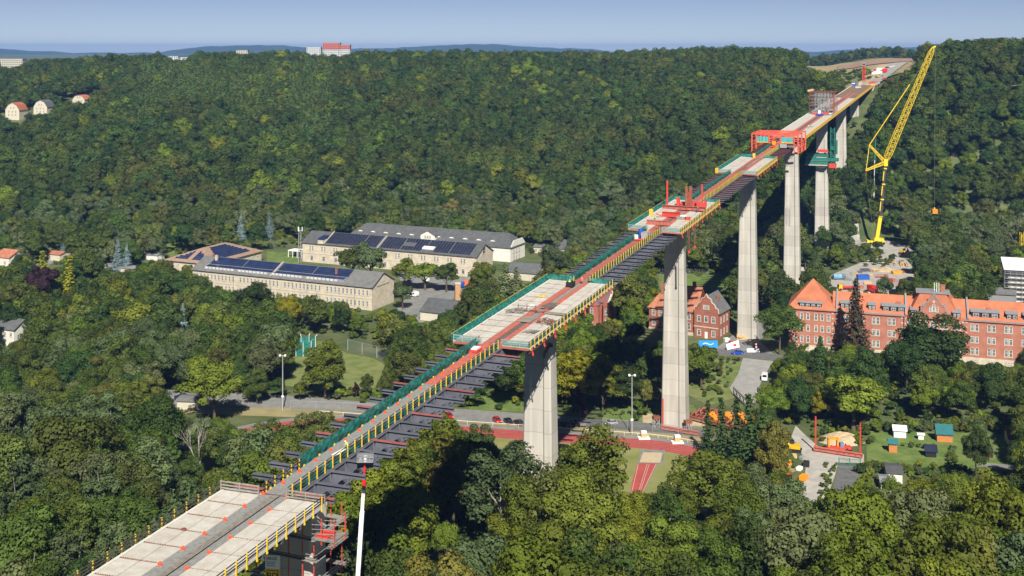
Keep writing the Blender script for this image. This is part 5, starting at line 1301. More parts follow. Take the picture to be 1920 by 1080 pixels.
# --- scaffolded tower at the right edge
c = G(1884, 572, 0); sct = empty('scaffolded_tower', (c.x, c.y, 0), RZH, 'white canvas-roofed building wrapped in grey scaffolding', 'building')
MB().box(1.5, 16, 1.5, 14, -.5, 15.2).build('wall', mWhiteW, sct)
slabs(MB(), [[(-.4, -.4, 16.0), (17, -.4, 16.0), (17, 15, 19.0), (-.4, 15, 19.0)]], .2).build('canvas_roof', mScafW, sct)
mb = MB()
for x in np.arange(0, 17.1, 2.4):
    for y in (0, 1.1): mb.beam((x, y, -.5), (x, y, 16.3), .12)
for y in np.arange(0, 14.1, 2.4): mb.beam((0, y, -.5), (0, y, 16.3+y*.19), .12)
for z in np.arange(1.5, 16, 2.1):
    for y in (0, 1.1): mb.beam((0, y, z), (16.8, y, z), .1)
    mb.beam((0, 0, z+1), (16.8, 0, z+1), .08); mb.beam((0, 0, z), (0, 14.4, z), .1); mb.beam((0, 0, z+1), (0, 14.4, z+1), .08)
tag(mb.build('scaffold_tube', mGalv, sct), kind='stuff')
for z in np.arange(1.4, 16, 2.1): MB().box(0, 16.8, .1, 1.0, z, z+.08).build('scaffold_deck', mPlank, sct)

# --- far buildings on the ridge
def tower(name, label, px0, px1, ytop, Z, depth, wm, cols, rows, top=None, rz=0.0):
    x0 = (px0-CXP)/F*Z; x1 = (px1-CXP)/F*Z; zt = EYE-(ytop-HY)/F*Z; zb = ground((x0+x1)/2, Z)-3
    t = empty(name, (x0, Z, zb), 0, label, 'building'); W_ = x1-x0; H_ = zt-zb
    MB().box(0, W_, 0, depth, 0, H_).build('wall', wm, t); 
    if top: MB().box(-.01, W_+.01, -.25, depth, H_-top[1], H_+.3).build('upper_wall', top[0], t)
    MB().box(-.4, W_+.4, -.4, depth+.4, H_+.35, H_+1.0).build('roof', mTrimG, t)
    for i in range(cols):
        for j in range(rows):
            win(t, (i+.5)*W_/cols, -.27, H_-2.9-j*3.0, W_/cols*.5, 1.7, 'front', 'plain', mGlass, mGlass)
    return t, W_, H_
mPink = mat('red_panel', (.50, .13, .10), .8, .06, .5); mPale = mat('pale_panel', (.55, .56, .56), .8, .05, .5)
tower('tower_block', 'tall red and white apartment tower on the skyline', 605, 637, 81, 1750, 14, mPale, 7, 8, (mPink, 9.5))
tower('tower_block', 'lower red and white apartment block joined to the right of the tall tower', 638, 656, 85, 1740, 14, mPale, 5, 7, (mPink, 6))
tower('tower_block', 'grey apartment block left of the red and white tower', 575, 601, 89, 1760, 14, mPale, 6, 5)
tower('tower_block', 'white concrete slab block on the skyline at the far left', -20, 42, 111, 1800, 16, mCream, 16, 5)
tower('tower_block', 'small cream block peeping over the ridge', 443, 464, 95, 1800, 12, mCream, 5, 3)
tower('tower_block', 'pale blue block among the far trees left of the ridge', 316, 334, 106, 2100, 12, mPale, 4, 2)
tower('tower_block', 'low grey block among the far trees right of the pale blue one', 337, 352, 108, 2100, 12, mPale, 4, 2)
def villa(label, px0, px1, ye, yr, yb, Z, wm, rm, mans=False):
    x0 = (px0-CXP)/F*Z; x1 = (px1-CXP)/F*Z; zb = EYE-(yb-HY)/F*Z; e = EYE-(ye-HY)/F*Z-zb; r = EYE-(yr-HY)/F*Z-zb; W_ = x1-x0
    gz = ground(x0, Z)
    t = empty('villa', (x0, Z, zb), -.15, label, 'house'); D_ = W_*1.0
    mb = MB(); mb.box(0, W_, 0, D_, gz-zb-6, e); mb.prism([(0, e), (W_, e), (W_*.8, (e+r)/2+1), (W_/2, r-.3), (W_*.2, (e+r)/2+1)], 0, D_); mb.build('wall', wm, t)
    q = (e+r)/2+1.2
    slabs(MB(), [[(-.4, -.4, e-.2), (W_*.2, -.4, q), (W_*.2, D_+.4, q), (-.4, D_+.4, e-.2)], [(W_*.2, -.4, q), (W_/2, -.4, r), (W_/2, D_+.4, r), (W_*.2, D_+.4, q)], [(W_/2, -.4, r), (W_*.8, -.4, q), (W_*.8, D_+.4, q), (W_/2, D_+.4, r)], [(W_*.8, -.4, q), (W_+.4, -.4, e-.2), (W_+.4, D_+.4, e-.2), (W_*.8, D_+.4, q)]], .3).build('roof', rm, t)
    for z in (e-2.2, e-5.0, e+1.2):
        for x in ((W_*.25, W_*.5, W_*.75) if z < e else (W_*.4, W_*.6)): win(t, x, -.01, z, 1.0, 1.4, 'front', 'rect')
villa('white villa with red roof on the wooded slope', 10, 38, 206, 192, 219, 985, mCream, mTile)
villa('white villa with grey mansard roof right of the red-roofed one', 63, 90, 200, 187, 208, 1010, mCream, mSlate)
villa('red roof of a house peeping out of the wood', 136, 160, 186, 178, 190, 1050, mCream, mTile)
# --- garden huts
def hut(name, label, pxl, pxr, eh, rh, D, wm, rm, cat='hut', dirv=(.98, -.2), **k):
    return simple(name, label, pxl, pxr, eh, rh, D, wm, rm, .35, dirv=dirv, cat=cat, **k)
hut('garden_hut', 'orange wooden garden hut with teal roof and a dark bench', (1757, 828), 1786, 2.6, 4.6, 4.5, mWood, mat('teal_roof', (.02, .13, .14), .7, .1, 1.0))
hut('garden_hut', 'small orange shed with dark teal roof below the white tent', (1667, 848), 1682, 2.8, 3.6, 2.4, mWood, MATS['teal_roof'])
hut('garden_hut', 'dark garden hut with small solar roof in the middle of the lawn', (1736, 857), 1756, 2.0, 3.2, 3, mDark, mSolarG)
hut('garden_hut', 'cream garden hut with dark red roof at the right edge', (1892, 838), 1925, 2.6, 4.6, 6, mCream, mat('dark_red_roof', (.20, .07, .055), .8, .15, 1.0))
hut('garden_hut', 'grey hut with flat slate roof and white wall by the parking strip', (1664, 905), 1692, 2.8, 3.4, 7, mWhiteW, mSlate)
hut('garden_hut', 'pale lean-to roof beside the grey hut', (1652, 918), 1668, 2.2, 2.6, 5, mWhiteW, mTrimG)
hut('party_tent', 'white garden party tent on the lawn', (1676, 820), 1699, 2.4, 3.3, 3, mScafW, mScafW, cat='tent')
hut('garden_box', 'small white garden box right of the party tent', (1722, 824), 1732, 1.6, 1.7, 1.2, mWhite, mWhite, cat='box')
hut('garden_shed', 'dark brown shed half hidden by the round tree', (1846, 858), 1862, 2.4, 2.8, 3, mat('dark_brown_boards', (.08, .035, .025), .8, .15, 2.0), mSlate, cat='shed')
# ------------------------------------------------------------ flat ground areas
def gmat(name, a, b, sc, bump=.3, bs=2.0): return mat(name, a, 0.95, col2=b, scale=sc, bump=bump, bscale=bs, detail=8)
mAsph = gmat('asphalt', (.10, .10, .102), (.15, .148, .142), .5); mGrav = gmat('pale_gravel', (.29, .275, .245), (.42, .395, .35), .25, .5, 4)
mGravD = gmat('grey_gravel', (.165, .165, .155), (.24, .235, .22), .3, .5, 4); mTrack = gmat('red_running_track', (.30, .055, .045), (.37, .075, .06), .3, .1)
mLawn = gmat('mown_lawn', (.10, .155, .03), (.22, .22, .08), .22); mLawnB = gmat('bright_lawn', (.07, .135, .022), (.165, .20, .055), .25); mDry = gmat('dry_grass', (.24, .21, .09), (.31, .26, .13), .2)
mSandP = gmat('jump_sand', (.46, .36, .22), (.52, .42, .28), .5); mEarth = gmat('bare_earth', (.36, .28, .17), (.48, .38, .24), .3, .6, 1); mField = gmat('dry_field', (.26, .21, .10), (.34, .27, .13), .02)
mEarthR = gmat('red_earth', (.30, .18, .12), (.36, .24, .16), .04); mScrub = gmat('rough_grass', (.13, .15, .055), (.24, .21, .10), .05)
mLine = mat('line_paint', (.55, .36, .32), .7, .05, 1)
def sheet(name, pts, z, m, kind='structure'):
    P = [G(a, b) for a, b in pts]; mb = MB(); n = len(P)
    mb.add([(p.x, p.y, z) for p in P], [tuple(range(n))]); o = mb.build(name, m); o['kind'] = kind
    import bmesh
    bm = bmesh.new(); bm.from_mesh(o.data); bmesh.ops.triangulate(bm, faces=bm.faces[:]); 
    for f in bm.faces:
        if f.normal.z < 0: f.normal_flip()
    bm.to_mesh(o.data); bm.free(); return o
def slab_(name, pts, z0, z1, m):
    P = [G(a, b) for a, b in pts]; mb = MB(); mb.prismz([(p.x, p.y) for p in P][::-1], z0, z1); o = mb.build(name, m); o['kind'] = 'structure'; return o
sheet('lawn', [(540, 655), (560, 640), (600, 640), (650, 662), (700, 672), (735, 690), (700, 728), (600, 732), (530, 722)], .010, mLawn)
sheet('lawn', [(1236, 508), (1372, 508), (1372, 545), (1236, 545)], .010, mLawnB)
sheet('lawn', [(1625, 808), (1935, 815), (1935, 900), (1790, 890), (1720, 872), (1625, 872)], .010, mLawnB)
sheet('lawn', [(1300, 838), (1460, 850), (1500, 880), (1440, 905), (1300, 880)], .010, mDry)
sheet('lawn', [(296, 452), (372, 450), (392, 468), (320, 482)], .010, mLawnB)
sheet('lawn', [(500, 470), (560, 478), (560, 500), (500, 498)], .010, mLawnB)
sheet('lawn', [(1485, 655), (1660, 672), (1700, 690), (1800, 700), (1800, 715), (1485, 675)], .010, mLawnB)
sheet('lawn', [(1130, 745), (1300, 760), (1320, 790), (1130, 790)], .010, mLawnB)
sheet('lawn', [(1280, 665), (1400, 680), (1380, 745), (1330, 760), (1290, 740)], .010, mLawn)
sheet('lawn', [(880, 735), (970, 735), (985, 772), (880, 770)], .010, mLawnB)
sheet('track_verge', [(330, 758), (640, 768), (1000, 790), (1340, 820), (1340, 845), (1000, 812), (640, 785), (330, 775)], .014, mDry)
sheet('car_park', [(225, 732), (345, 732), (480, 737), (640, 750), (850, 766), (1000, 776), (1100, 783), (1110, 798), (960, 796), (850, 788), (640, 768), (480, 764), (330, 770)], .018, mGravD)
sheet('road', [(1098, 786), (1160, 788), (1250, 797), (1330, 808), (1345, 822), (1250, 812), (1100, 801)], .022, mAsph)
sheet('road', [(1280, 655), (1370, 655), (1460, 664), (1500, 672), (1500, 684), (1450, 676), (1370, 668), (1280, 664)], .022, mAsph)
sheet('site_yard', [(1340, 655), (1372, 630), (1400, 600), (1445, 590), (1445, 610), (1425, 640), (1450, 664), (1380, 657)], .018, mGravD)
sheet('side_road', [(1393, 671), (1450, 677), (1436, 700), (1418, 735), (1420, 752), (1400, 762), (1380, 745), (1368, 728), (1385, 700)], .026, gmat('worn_road', (.25, .245, .23), (.33, .32, .295), .3, .2))
sheet('gravel_drive', [(1492, 798), (1506, 812), (1535, 838), (1620, 852), (1620, 868), (1572, 868), (1566, 890), (1548, 940), (1496, 945), (1508, 900), (1512, 868), (1498, 840), (1484, 818)], .018, mGrav)
sheet('parking_strip', [(1573, 871), (1614, 873), (1590, 950), (1556, 944)], .024, mAsph)
sheet('site_yard', [(1548, 520), (1600, 498), (1672, 470), (1690, 478), (1712, 500), (1725, 520), (1700, 556), (1640, 566), (1560, 560)], .018, mGrav)
sheet('site_track', [(1598, 452), (1606, 442), (1650, 447), (1690, 455), (1712, 470), (1720, 490), (1680, 480), (1640, 468), (1604, 460)], .022, mGrav)
sheet('yard', [(744, 505), (780, 500), (900, 520), (880, 560), (820, 590), (765, 620), (735, 590), (760, 560)], .014, mGravD)
sheet('footpath', [(60, 498), (112, 480), (118, 486), (70, 505)], .018, mGravD)
sheet('footpath', [(1780, 895), (1850, 868), (1925, 874), (1925, 882), (1852, 876), (1790, 900)], .020, mGravD)
sheet('bare_ground', [(1205, 775), (1330, 780), (1320, 800), (1205, 795)], .014, mEarth)
# running track: ring with a far straight and the right-hand curve
tc = Vector((28.0, 296.0)); td = Vector((.978, -.208)); tp = Vector((-.208, -.978))
def ring(r0, r1, z, m, name, st=84.4, kind='structure'):
    mb = MB(); a_ = []; b_ = []
    def pt(r, k, n=40):
        if k <= n: a = -PI/2+PI*k/n; c = tc; return c+td*(r*math.cos(a))+tp*(r*math.sin(a))
        a = PI/2+PI*(k-n-1)/n; c = tc-td*st; return c+td*(r*math.cos(a))+tp*(r*math.sin(a))
    N_ = 82; vs = []
    for k in range(N_): p, q = pt(r0, k), pt(r1, k); vs += [(p.x, p.y, z), (q.x, q.y, z)]
    mb.add(vs, [(2*k, 2*k+1, (2*k+3) % (2*N_), (2*k+2) % (2*N_)) for k in range(N_)])
    o = mb.build(name, m); o['kind'] = kind; return o
mb = MB(); vs = []
def oval(r, z, m, name, st=84.4):
    pts = []
    for k in range(41): a = -PI/2+PI*k/40; p = tc+td*(r*math.cos(a))+tp*(r*math.sin(a)); pts.append((p.x, p.y))
    for k in range(41): a = PI/2+PI*k/40; p = tc-td*st+td*(r*math.cos(a))+tp*(r*math.sin(a)); pts.append((p.x, p.y))
    mb = MB(); mb.add([(x, y, z) for x, y in pts], [tuple(range(len(pts)))]); o = mb.build(name, m); o['kind'] = 'structure'; return o
oval(45.0, .020, mGravD, 'track_path'); tr = ring(34.4, 42.4, .026, mTrack, 'running_track'); oval(34.35, .0255, gmat('dry_infield', (.17, .19, .05), (.25, .24, .09), .1), 'infield')
for k in range(7): ring(34.5+k*1.28, 34.56+k*1.28, .031, mLine, 'track_line')
sheet('jump_apron', [(1202, 843), (1247, 844), (1243, 872), (1232, 872), (1188, 960), (1172, 956), (1194, 872), (1196, 868)], .032, mGravD)
sheet('sand_pit', [(1206, 848), (1242, 849), (1238, 868), (1199, 867)], .037, mSandP)
sheet('jump_runway', [(1196, 869), (1232, 869), (1214, 905), (1200, 935), (1180, 935), (1186, 900)], .037, mTrack)
for a, b in (((1197, 870), (1182, 933)), ((1213.5, 870), (1194, 933)), ((1217.5, 870), (1197, 933)), ((1230, 870), (1200, 933))):
    p, q = G(*a), G(*b); d = (q-p).normalized(); n = Vector((-d.y, d.x, 0))*.07
    mb = MB(); mb.add([tuple((p+n)[:2])+(.042,), tuple((p-n)[:2])+(.042,), tuple((q-n)[:2])+(.042,), tuple((q+n)[:2])+(.042,)], [(0, 1, 2, 3)]); o = mb.build('runway_line', mLine); o['kind'] = 'structure'
# draped areas on the hillsides
def drape(name, pts, m, dz_=.5, n=26):
    "pts: outline in (photo column, distance); follows the hill"
    us = [p for p, _ in pts]; Ys = [q for _, q in pts]; u0, u1, y0, y1 = min(us), max(us), min(Ys), max(Ys)
    mb = MB(); idx = {}; vs = []; fs = []
    for j in range(n+1):
        for i in range(n+1):
            u = u0+(u1-u0)*i/n; Y = y0+(y1-y0)*j/n; X = (u-CXP)/F*Y; vs.append((X, Y, ground(X, Y)+dz_))
    for j in range(n):
        for i in range(n):
            u = u0+(u1-u0)*(i+.5)/n; Y = y0+(y1-y0)*(j+.5)/n
            if poly_hit(pts, u, Y): k = j*(n+1)+i; fs.append((k, k+1, k+n+2, k+n+1))
    mb.add(vs, fs); o = mb.build(name, m); o['kind'] = 'structure'
    for p in o.data.polygons: p.use_smooth = True
    return o
drape('far_field', [(1540, 1050), (1740, 1000), (1790, 1300), (1790, 1900), (1500, 1900), (1520, 1300)], mField, .8)
drape('rough_slope', [(1540, 900), (1605, 880), (1640, 960), (1690, 1000), (1640, 1200), (1545, 1180)], mScrub, 1.3)
drape('red_cutting', [(1570, 1330), (1740, 1330), (1740, 1520), (1570, 1480)], mEarthR, 1.6)
drape('haul_road', [(1632, 885), (1650, 885), (1665, 960), (1690, 1150), (1705, 1300), (1670, 1300), (1655, 1100), (1632, 950)], mGrav, 1.9, 40)
drape('construction_ground', [(1600, 875), (1636, 870), (1655, 1060), (1690, 1290), (1650, 1290), (1620, 1080)], mEarth, 1.6, 40)
drape('bare_bank', [(1600, 742), (1626, 748), (1622, 782), (1596, 770)], mEarth, .7)

drape('haul_path', [(1598, 660), (1616, 672), (1608, 700), (1601, 724), (1590, 736), (1582, 724), (1592, 702), (1596, 680)], mGrav, .6, 44)
# ------------------------------------------------------------ vehicles
mTyre = mat('tyre', (.02, .02, .02), .8, .1, 1); mCarGl = mat('car_glass', (.02, .025, .03), .08, .1, 1, spec=.7); mLamp = mat('lamp_glass', (.6, .58, .5), .3, .05, 1); mTail = mat('tail_lamp', (.4, .02, .02), .3, .05, 1)
def paint(n, c): return mat('paint_'+n, c, .25, .03, 1, spec=.6)
CARM = {}
def car_mesh(m):
    if m.name in CARM: return CARM[m.name]
    L_, W_, H_ = 4.2, 1.75, 1.45
    prof = [(-2.1, .45), (-2.08, .75), (-1.95, .88), (-1.1, .95), (-.9, .98), (1.75, 1.0), (2.05, .92), (2.1, .5), (1.9, .28), (-1.9, .28)]
    roof = [(-1.05, .96), (-.35, 1.42), (.2, 1.47), (1.1, 1.43), (1.8, 1.0)]
    mb = MB(); n = len(prof); vs = []
    for y, k in ((-W_/2, 0), (-W_/2+.08, 1), (W_/2-.08, 1), (W_/2, 0)):
        for x, z in prof: vs.append((x*(1 if k else .97), y, z if k else z*.98+.01))
    fs = [tuple(range(n-1, -1, -1)), tuple(range(3*n, 4*n))]
    for r in range(3): fs += [(r*n+k, r*n+(k+1) % n, (r+1)*n+(k+1) % n, (r+1)*n+k) for k in range(n)]
    mb.add(vs, fs)
    mb.hexa([(-.3, -.62, 1.40), (1.15, -.62, 1.40), (1.15, .62, 1.40), (-.3, .62, 1.40), (-.15, -.56, 1.48), (1.0, -.56, 1.48), (1.0, .56, 1.48), (-.15, .56, 1.48)])
    body = mb.mesh('body', m)
    g = MB(); g.hexa([(-1.1, -.78, .95), (1.82, -.78, .97), (1.82, .78, .97), (-1.1, .78, .95), (-.32, -.63, 1.42), (1.2, -.63, 1.42), (1.2, .63, 1.42), (-.32, .63, 1.42)])
    gl = g.mesh('windows', mCarGl)
    w = MB(); w.cyl((0, -.11, 0), (0, .11, 0), .32, .32, 12); wh = w.mesh('wheel', mTyre)
    h = MB(); h.cyl((0, -.115, 0), (0, .115, 0), .19, .19, 10); rim = h.mesh('rim', mGalv)
    l = MB(); l.box(-.03, .03, -.2, .2, -.08, .08); hl = l.mesh('headlight', mLamp); l = MB(); l.box(-.03, .03, -.16, .16, -.1, .1); tl = l.mesh('tail_light', mTail)
    CARM[m.name] = (body, gl, wh, rim, hl, tl); return CARM[m.name]
def car(p, rz, m, label, s=1.0, group=None):
    b, g, w, r, hl, tl = car_mesh(m); t = empty('parked_car', (p.x, p.y, .03), rz, label, 'car', group); t.scale = (s, s, s)
    inst(b, 'body', t); inst(g, 'windows', t)
    for x in (-1.35, 1.35):
        for y in (-.8, .8): q = inst(w, 'wheel', t, (x, y, .32)); inst(r, 'rim', q)
    for y in (-.6, .6): inst(hl, 'headlight', t, (-2.1, y, .68)); inst(tl, 'tail_light', t, (2.09, y, .78))
    return t
car(G(1383, 664), .06, paint('blue', (.01, .07, .42)), 'bright blue hatchback on the street in front of the brick house', 1.08)
car(G(842, 783), 1.95, paint('red', (.50, .012, .012)), 'red car parked beside the crossbeam ends, farther from the pier', 1.05)
car(G(932, 791), 1.95, paint('red', (.50, .012, .012)), 'red car half hidden by a tree crown near the pier')
car(G(953, 793), -1.25, paint('black', (.012, .013, .02)), 'black car parked left of the grey-brown one by the pier', 1.05)
car(G(973, 796), -1.15, paint('grey_brown', (.06, .05, .05)), 'grey-brown car parked nearest the slab-topped pier', 1.05)
car(G(1039, 798), -1.2, paint('green_grey', (.05, .08, .07)), 'dark greenish car just right of the slab-topped pier')
car(G(1059, 799), -1.2, paint('black', (.012, .013, .02)), 'dark car with white bonnet behind the tall tree right of the pier')
car(G(1078, 797), -1.2, paint('navy', (.015, .03, .08)), 'navy car at the shaded end of the car park')
car(G(1145, 796), .1, paint('silver', (.35, .36, .38)), 'small silver car at the edge of the bridge shadow')
car(G(340, 748), .35, paint('navy', (.015, .03, .08)), 'dark blue car under the trees by the sports shed', 1.1)
for px, py, rz, c, lb in ((752, 519, .3, ('navy', (.015, .03, .08)), 'dark blue car in the barracks yard, leftmost of the row'), (765, 520, .3, ('black', (.012, .013, .02)), 'black car second in the barracks yard row'), (770, 526, 1.2, ('silver', (.35, .36, .38)), 'silver estate car in front of the dark cars of the yard'),
                          (787, 519, 1.3, ('green_grey', (.05, .08, .07)), 'dark estate car left of the white box lorry'), (828, 522, .2, ('navy', (.015, .03, .08)), 'dark blue car under the rightmost small tree of the yard')):
    car(G(px, py), rz, paint(*c), lb, 1.05)
def lorry(p, rz, cabm, boxm, label, L_=6.5, bh=2.6, z=0, name='lorry', cat='lorry', flat=False):
    t = empty(name, (p.x, p.y, z+.03), rz, label, cat)
    mb = MB(); mb.hexa([(-L_/2-2.0, -1.15, .5), (-L_/2-.1, -1.15, .5), (-L_/2-.1, 1.15, .5), (-L_/2-2.0, 1.15, .5), (-L_/2-1.7, -1.1, 2.6), (-L_/2-.1, -1.1, 2.6), (-L_/2-.1, 1.1, 2.6), (-L_/2-1.7, 1.1, 2.6)]); cb = mb.build('cab', cabm, t)
    MB().hexa([(-L_/2-1.98, -1.0, 1.5), (-L_/2-1.9, -1.0, 1.5), (-L_/2-1.9, 1.0, 1.5), (-L_/2-1.98, 1.0, 1.5), (-L_/2-1.8, -.95, 2.4), (-L_/2-1.7, -.95, 2.4), (-L_/2-1.7, .95, 2.4), (-L_/2-1.8, .95, 2.4)]).build('windscreen', mCarGl, cb)
    MB().box(-L_/2, L_/2, -.9, .9, .55, .85).build('chassis', mTyre, t)
    if flat: MB().box(-L_/2, L_/2, -1.2, 1.2, .86, 1.4).build('load_bed', boxm, t)
    else: MB().box(-L_/2, L_/2, -1.22, 1.22, .86, .86+bh).build('box_body', boxm, t)
    w = MB(); w.cyl((0, -.15, 0), (0, .15, 0), .48, .48, 12); w = w.mesh('wheel', mTyre)
    for x in (-L_/2-1.0, L_/2-2.4, L_/2-1.2):
        for y in (-1.0, 1.0): inst(w, 'wheel', t, (x, y, .48))
    return t
pWh = paint('white', (.75, .75, .73)); pOr = mat('municipal_orange', (.85, .30, .02), .4, .05, 1); pRd = paint('bright_red', (.62, .02, .02))
lorry(G(799, 529), -1.35, pWh, pWh, 'white box lorry in the barracks yard', 5.0, 2.7)
lorry(G(880, 538), .5, paint('blue', (.01, .07, .42)), mat('orange_tarp', (.75, .16, .05), .7, .1, 1), 'blue and white lorry with orange top beside the brick chimney', 6, 2.2)
for i, (px, lb) in enumerate(((1341, 'orange lorry seen through the leftmost gap of the dark conifers'), (1370, 'orange lorry seen through the second gap of the dark conifers'), (1394, 'orange lorry seen through the third gap of the dark conifers'), (1417, 'orange lorry at the right end of the row behind the conifers'))):
    lorry(G(px, 795), -1.3, pOr, pOr, lb, 4.2, 1.4)
c_ = G(775, 556); cv = empty('caravan', (c_.x, c_.y, 0), -.6, 'white caravan parked beside the gable of the sandstone barracks', 'caravan')
MB().prism([(-2.4, .5), (2.4, .5), (2.6, 1.4), (2.0, 2.5), (-2.0, 2.6), (-2.6, 1.5)], -1.1, 1.1).build('body', pWh, cv); MB().box(-1.2, -.2, -1.13, -1.1, 1.4, 2.0).build('window', mCarGl, cv); MB().box(.4, 1.4, -1.13, -1.1, 1.4, 2.0).build('window', mCarGl, cv)
MB().cyl((0, -1.15, .33), (0, 1.15, .33), .33, .33, 12).build('wheel', mTyre, cv)
c_ = G(857, 777-225+5); 
# digger
def digger(p, rz, m, label, z=0):
    t = empty('excavator', (p.x, p.y, z), rz, label, 'excavator')
    for y in (-1.1, 1.1): MB().prism([(-1.8, .1), (1.8, .1), (2.0, .5), (1.7, .85), (-1.7, .85), (-2.0, .5)], y-.25, y+.25).build('crawler_track', mTyre, t)
    MB().box(-1.6, 1.4, -1.2, 1.2, .95, 1.9).build('body', m, t); MB().box(.2, 1.4, -1.15, -.1, 1.9, 2.9).build('cab', mCarGl, t)
    mb = MB(); mb.beam((1.2, .3, 1.6), (3.6, .3, 4.2), .35, .5); mb.beam((3.6, .3, 4.2), (5.4, .3, 1.8), .28, .4); mb.build('boom', m, t)
    MB().prism([(5.0, 1.9), (5.8, 1.7), (5.6, .8), (4.8, 1.0)], -.2, .8).build('bucket', mTyre, t); return t
digger(G(1692, 476), .6, paint('yellow', (.72, .42, .02)), 'yellow excavator on the site track right of the yellow crane')
digger(G(1490, 846), 2.8, paint('yellow', (.72, .42, .02)), 'small yellow digger beside the gravel drive')
# yard of the building site behind the hospital
lorry(G(1634, 548), 1.9, pRd, pRd, 'bright red lorry in the building yard behind the hospital roof', 4.0, 2.4)
lorry(G(1622, 558), .15, pWh, pWh, 'white van in front of the bright red lorry', 5.2, 1.5)
lorry(G(1590, 543), .1, paint('yellow', (.72, .42, .02)), pRd, 'yellow and red flat lorry left of the tall pine in the yard', 6, 1, flat=True)
c_ = G(1574, 524); t = empty('tank', (c_.x, c_.y, 0), .1, 'pale blue painted tank lying left of the scaffold frames', 'tank'); MB().cyl((-3.2, 0, 1.4), (3.2, 0, 1.4), 1.3, 1.3, 14).build('shell', mat('pale_blue_paint', (.22, .42, .60), .5, .3, .8), t); MB().box(-2.5, -2, -1, 1, 0, .4).build('saddle', mTyre, t); MB().box(2, 2.5, -1, 1, 0, .4).build('saddle', mTyre, t)
c_ = G(1618, 524); t = empty('container', (c_.x, c_.y, 0), .1, 'blue site container behind the bright red lorry', 'container'); MB().box(-3, 3, -1.2, 1.2, 0, 2.4).build('body', mBlueP, t); mb = MB(); [mb.box(-2.9+k*.4, -2.7+k*.4, -1.24, -1.2, .1, 2.3) for k in range(15)]; tag(mb.build('corrugation', mBlueP, t), kind='stuff')
c_ = G(1591, 526); t = empty('scaffold_stack', (c_.x, c_.y, 0), .15, 'grey stacked scaffold frames in the building yard', 'scaffold'); mb = MB()
for x in np.arange(-2.4, 2.5, .8):
    for y in (-1.2, 1.2): mb.beam((x, y, 0), (x, y, 5.5), .12)
for z in np.arange(.5, 5.6, 1): mb.beam((-2.4, -1.2, z), (2.4, -1.2, z), .1); mb.beam((-2.4, 1.2, z), (2.4, 1.2, z), .1)
mb.beam((-1.6, -1.25, 4.6), (1.8, -1.25, .8), .25); tag(mb.build('frame', mGalv, t), kind='stuff')
def pile(px, py, n, Ls, m, label, rz=0, name='timber_pile', z=0, w=.3, cat='pile', spread=2.0):
    c = G(px, py) if not isinstance(px, Vector) else px
    t = empty(name, (c.x, c.y, z), rz, label, cat); r_ = random.Random(int(c.x*10))
    for k in range(n):
        l = Ls*r_.uniform(.6, 1.1); y = r_.uniform(-spread, spread); a = r_.uniform(-.25, .25); h = .1+(k % 4)*w*.95
        MB().beam((-l/2*math.cos(a), y-l/2*math.sin(a), h), (l/2*math.cos(a), y+l/2*math.sin(a), h+.02*k), w, w).build('beam', m, t)
    return t
mTim = mat('fresh_timber', (.58, .40, .20), .85, .15, 1.5)
pile(1690, 497, 16, 9, mTim, 'heap of pale timber beams in the yard by the grey willows', 1.2, spread=3.5, w=.4)
pile(1640, 508, 12, 5, mTim, 'low pile of timber and pallets in the middle of the yard', .3, spread=3)
pile(1665, 504, 8, 4, mGalv, 'small pile of grey steel parts beside the orange skip', .8, spread=2)
pile(1623, 508, 8, 5, mSteel, 'pile of blue-grey steel plates at the back of the yard', .2, spread=2)
pile(1650, 520, 10, 5, mPrimer, 'row of rusty red steel parts in the yard', .1, spread=1.5)
c_ = G(1681, 513); t = empty('skip', (c_.x, c_.y, 0), .3, 'orange rubble skip in the yard beside the timber', 'skip'); MB().prism([(-2.2, 0), (2.2, 0), (2.9, 1.5), (-2.9, 1.5)], -1, 1).build('bin', pOr, t); MB().box(-2.6, 2.6, -.9, .9, 1.51, 1.6).build('rubble', mEarth, t)
# timber stack and bags near pier and brick house
pile(1391, 635, 14, 4.5, mTim, 'square stack of timber in front of the pier beside the brick house', .15, spread=1.4, w=.5)
for px, py, lb in ((1362, 640, 'white building-material bag by the corner of the brick house'), (1372, 645, 'reddish building-material bag by the street')):
    c = G(px, py); o = MB(); o.prismz([(-1, -.8), (1, -.9), (1.1, .8), (-.9, .9)], 0, 1.3); o = o.build('material_bag', mScafW if 'white' in lb else mPrimer, None, (c.x, c.y, 0), .4); tag(o, lb, 'bag')
c = G(1374, 655); t = empty('banner_stand', (c.x, c.y, 0), .5, 'leaning white advertising banner with a red mark beside the street', 'banner'); MB().hexa([(-3, -.4, .2), (3, -.4, .5), (3, -.3, .5), (-3, -.3, .2), (-3, .3, 2.2), (3, .3, 3.1), (3, .4, 3.1), (-3, .4, 2.2)]).build('cloth', mScafW, t); MB().box(.2, 1.6, -.2, -.02, 1.1, 1.9).build('red_mark', pRd, t)
c = G(1328, 655); t = empty('blue_sign', (c.x, c.y, 0), -.05, 'blue billboard with a white curved line in front of the brick house', 'billboard'); MB().box(-3.6, 3.6, -.08, .08, .6, 3.4).build('board', mat('sign_blue', (.03, .28, .66), .5, .04, 1), t)
mb = MB(); pr = None
for k in range(13):
    x = -2.0+k*.33; z = 2.0+.35*math.sin(k*.55)+.02*k
    if pr: mb.beam((pr[0], -.1, pr[1]), (x, -.1, z), .04, .26)
    pr = (x, z)
mb.build('white_line', mWhite, t); [MB().cyl((x, 0, 0), (x, 0, .6), .08, .08, 6).build('post', mGalv, t) for x in (-3, 3)]
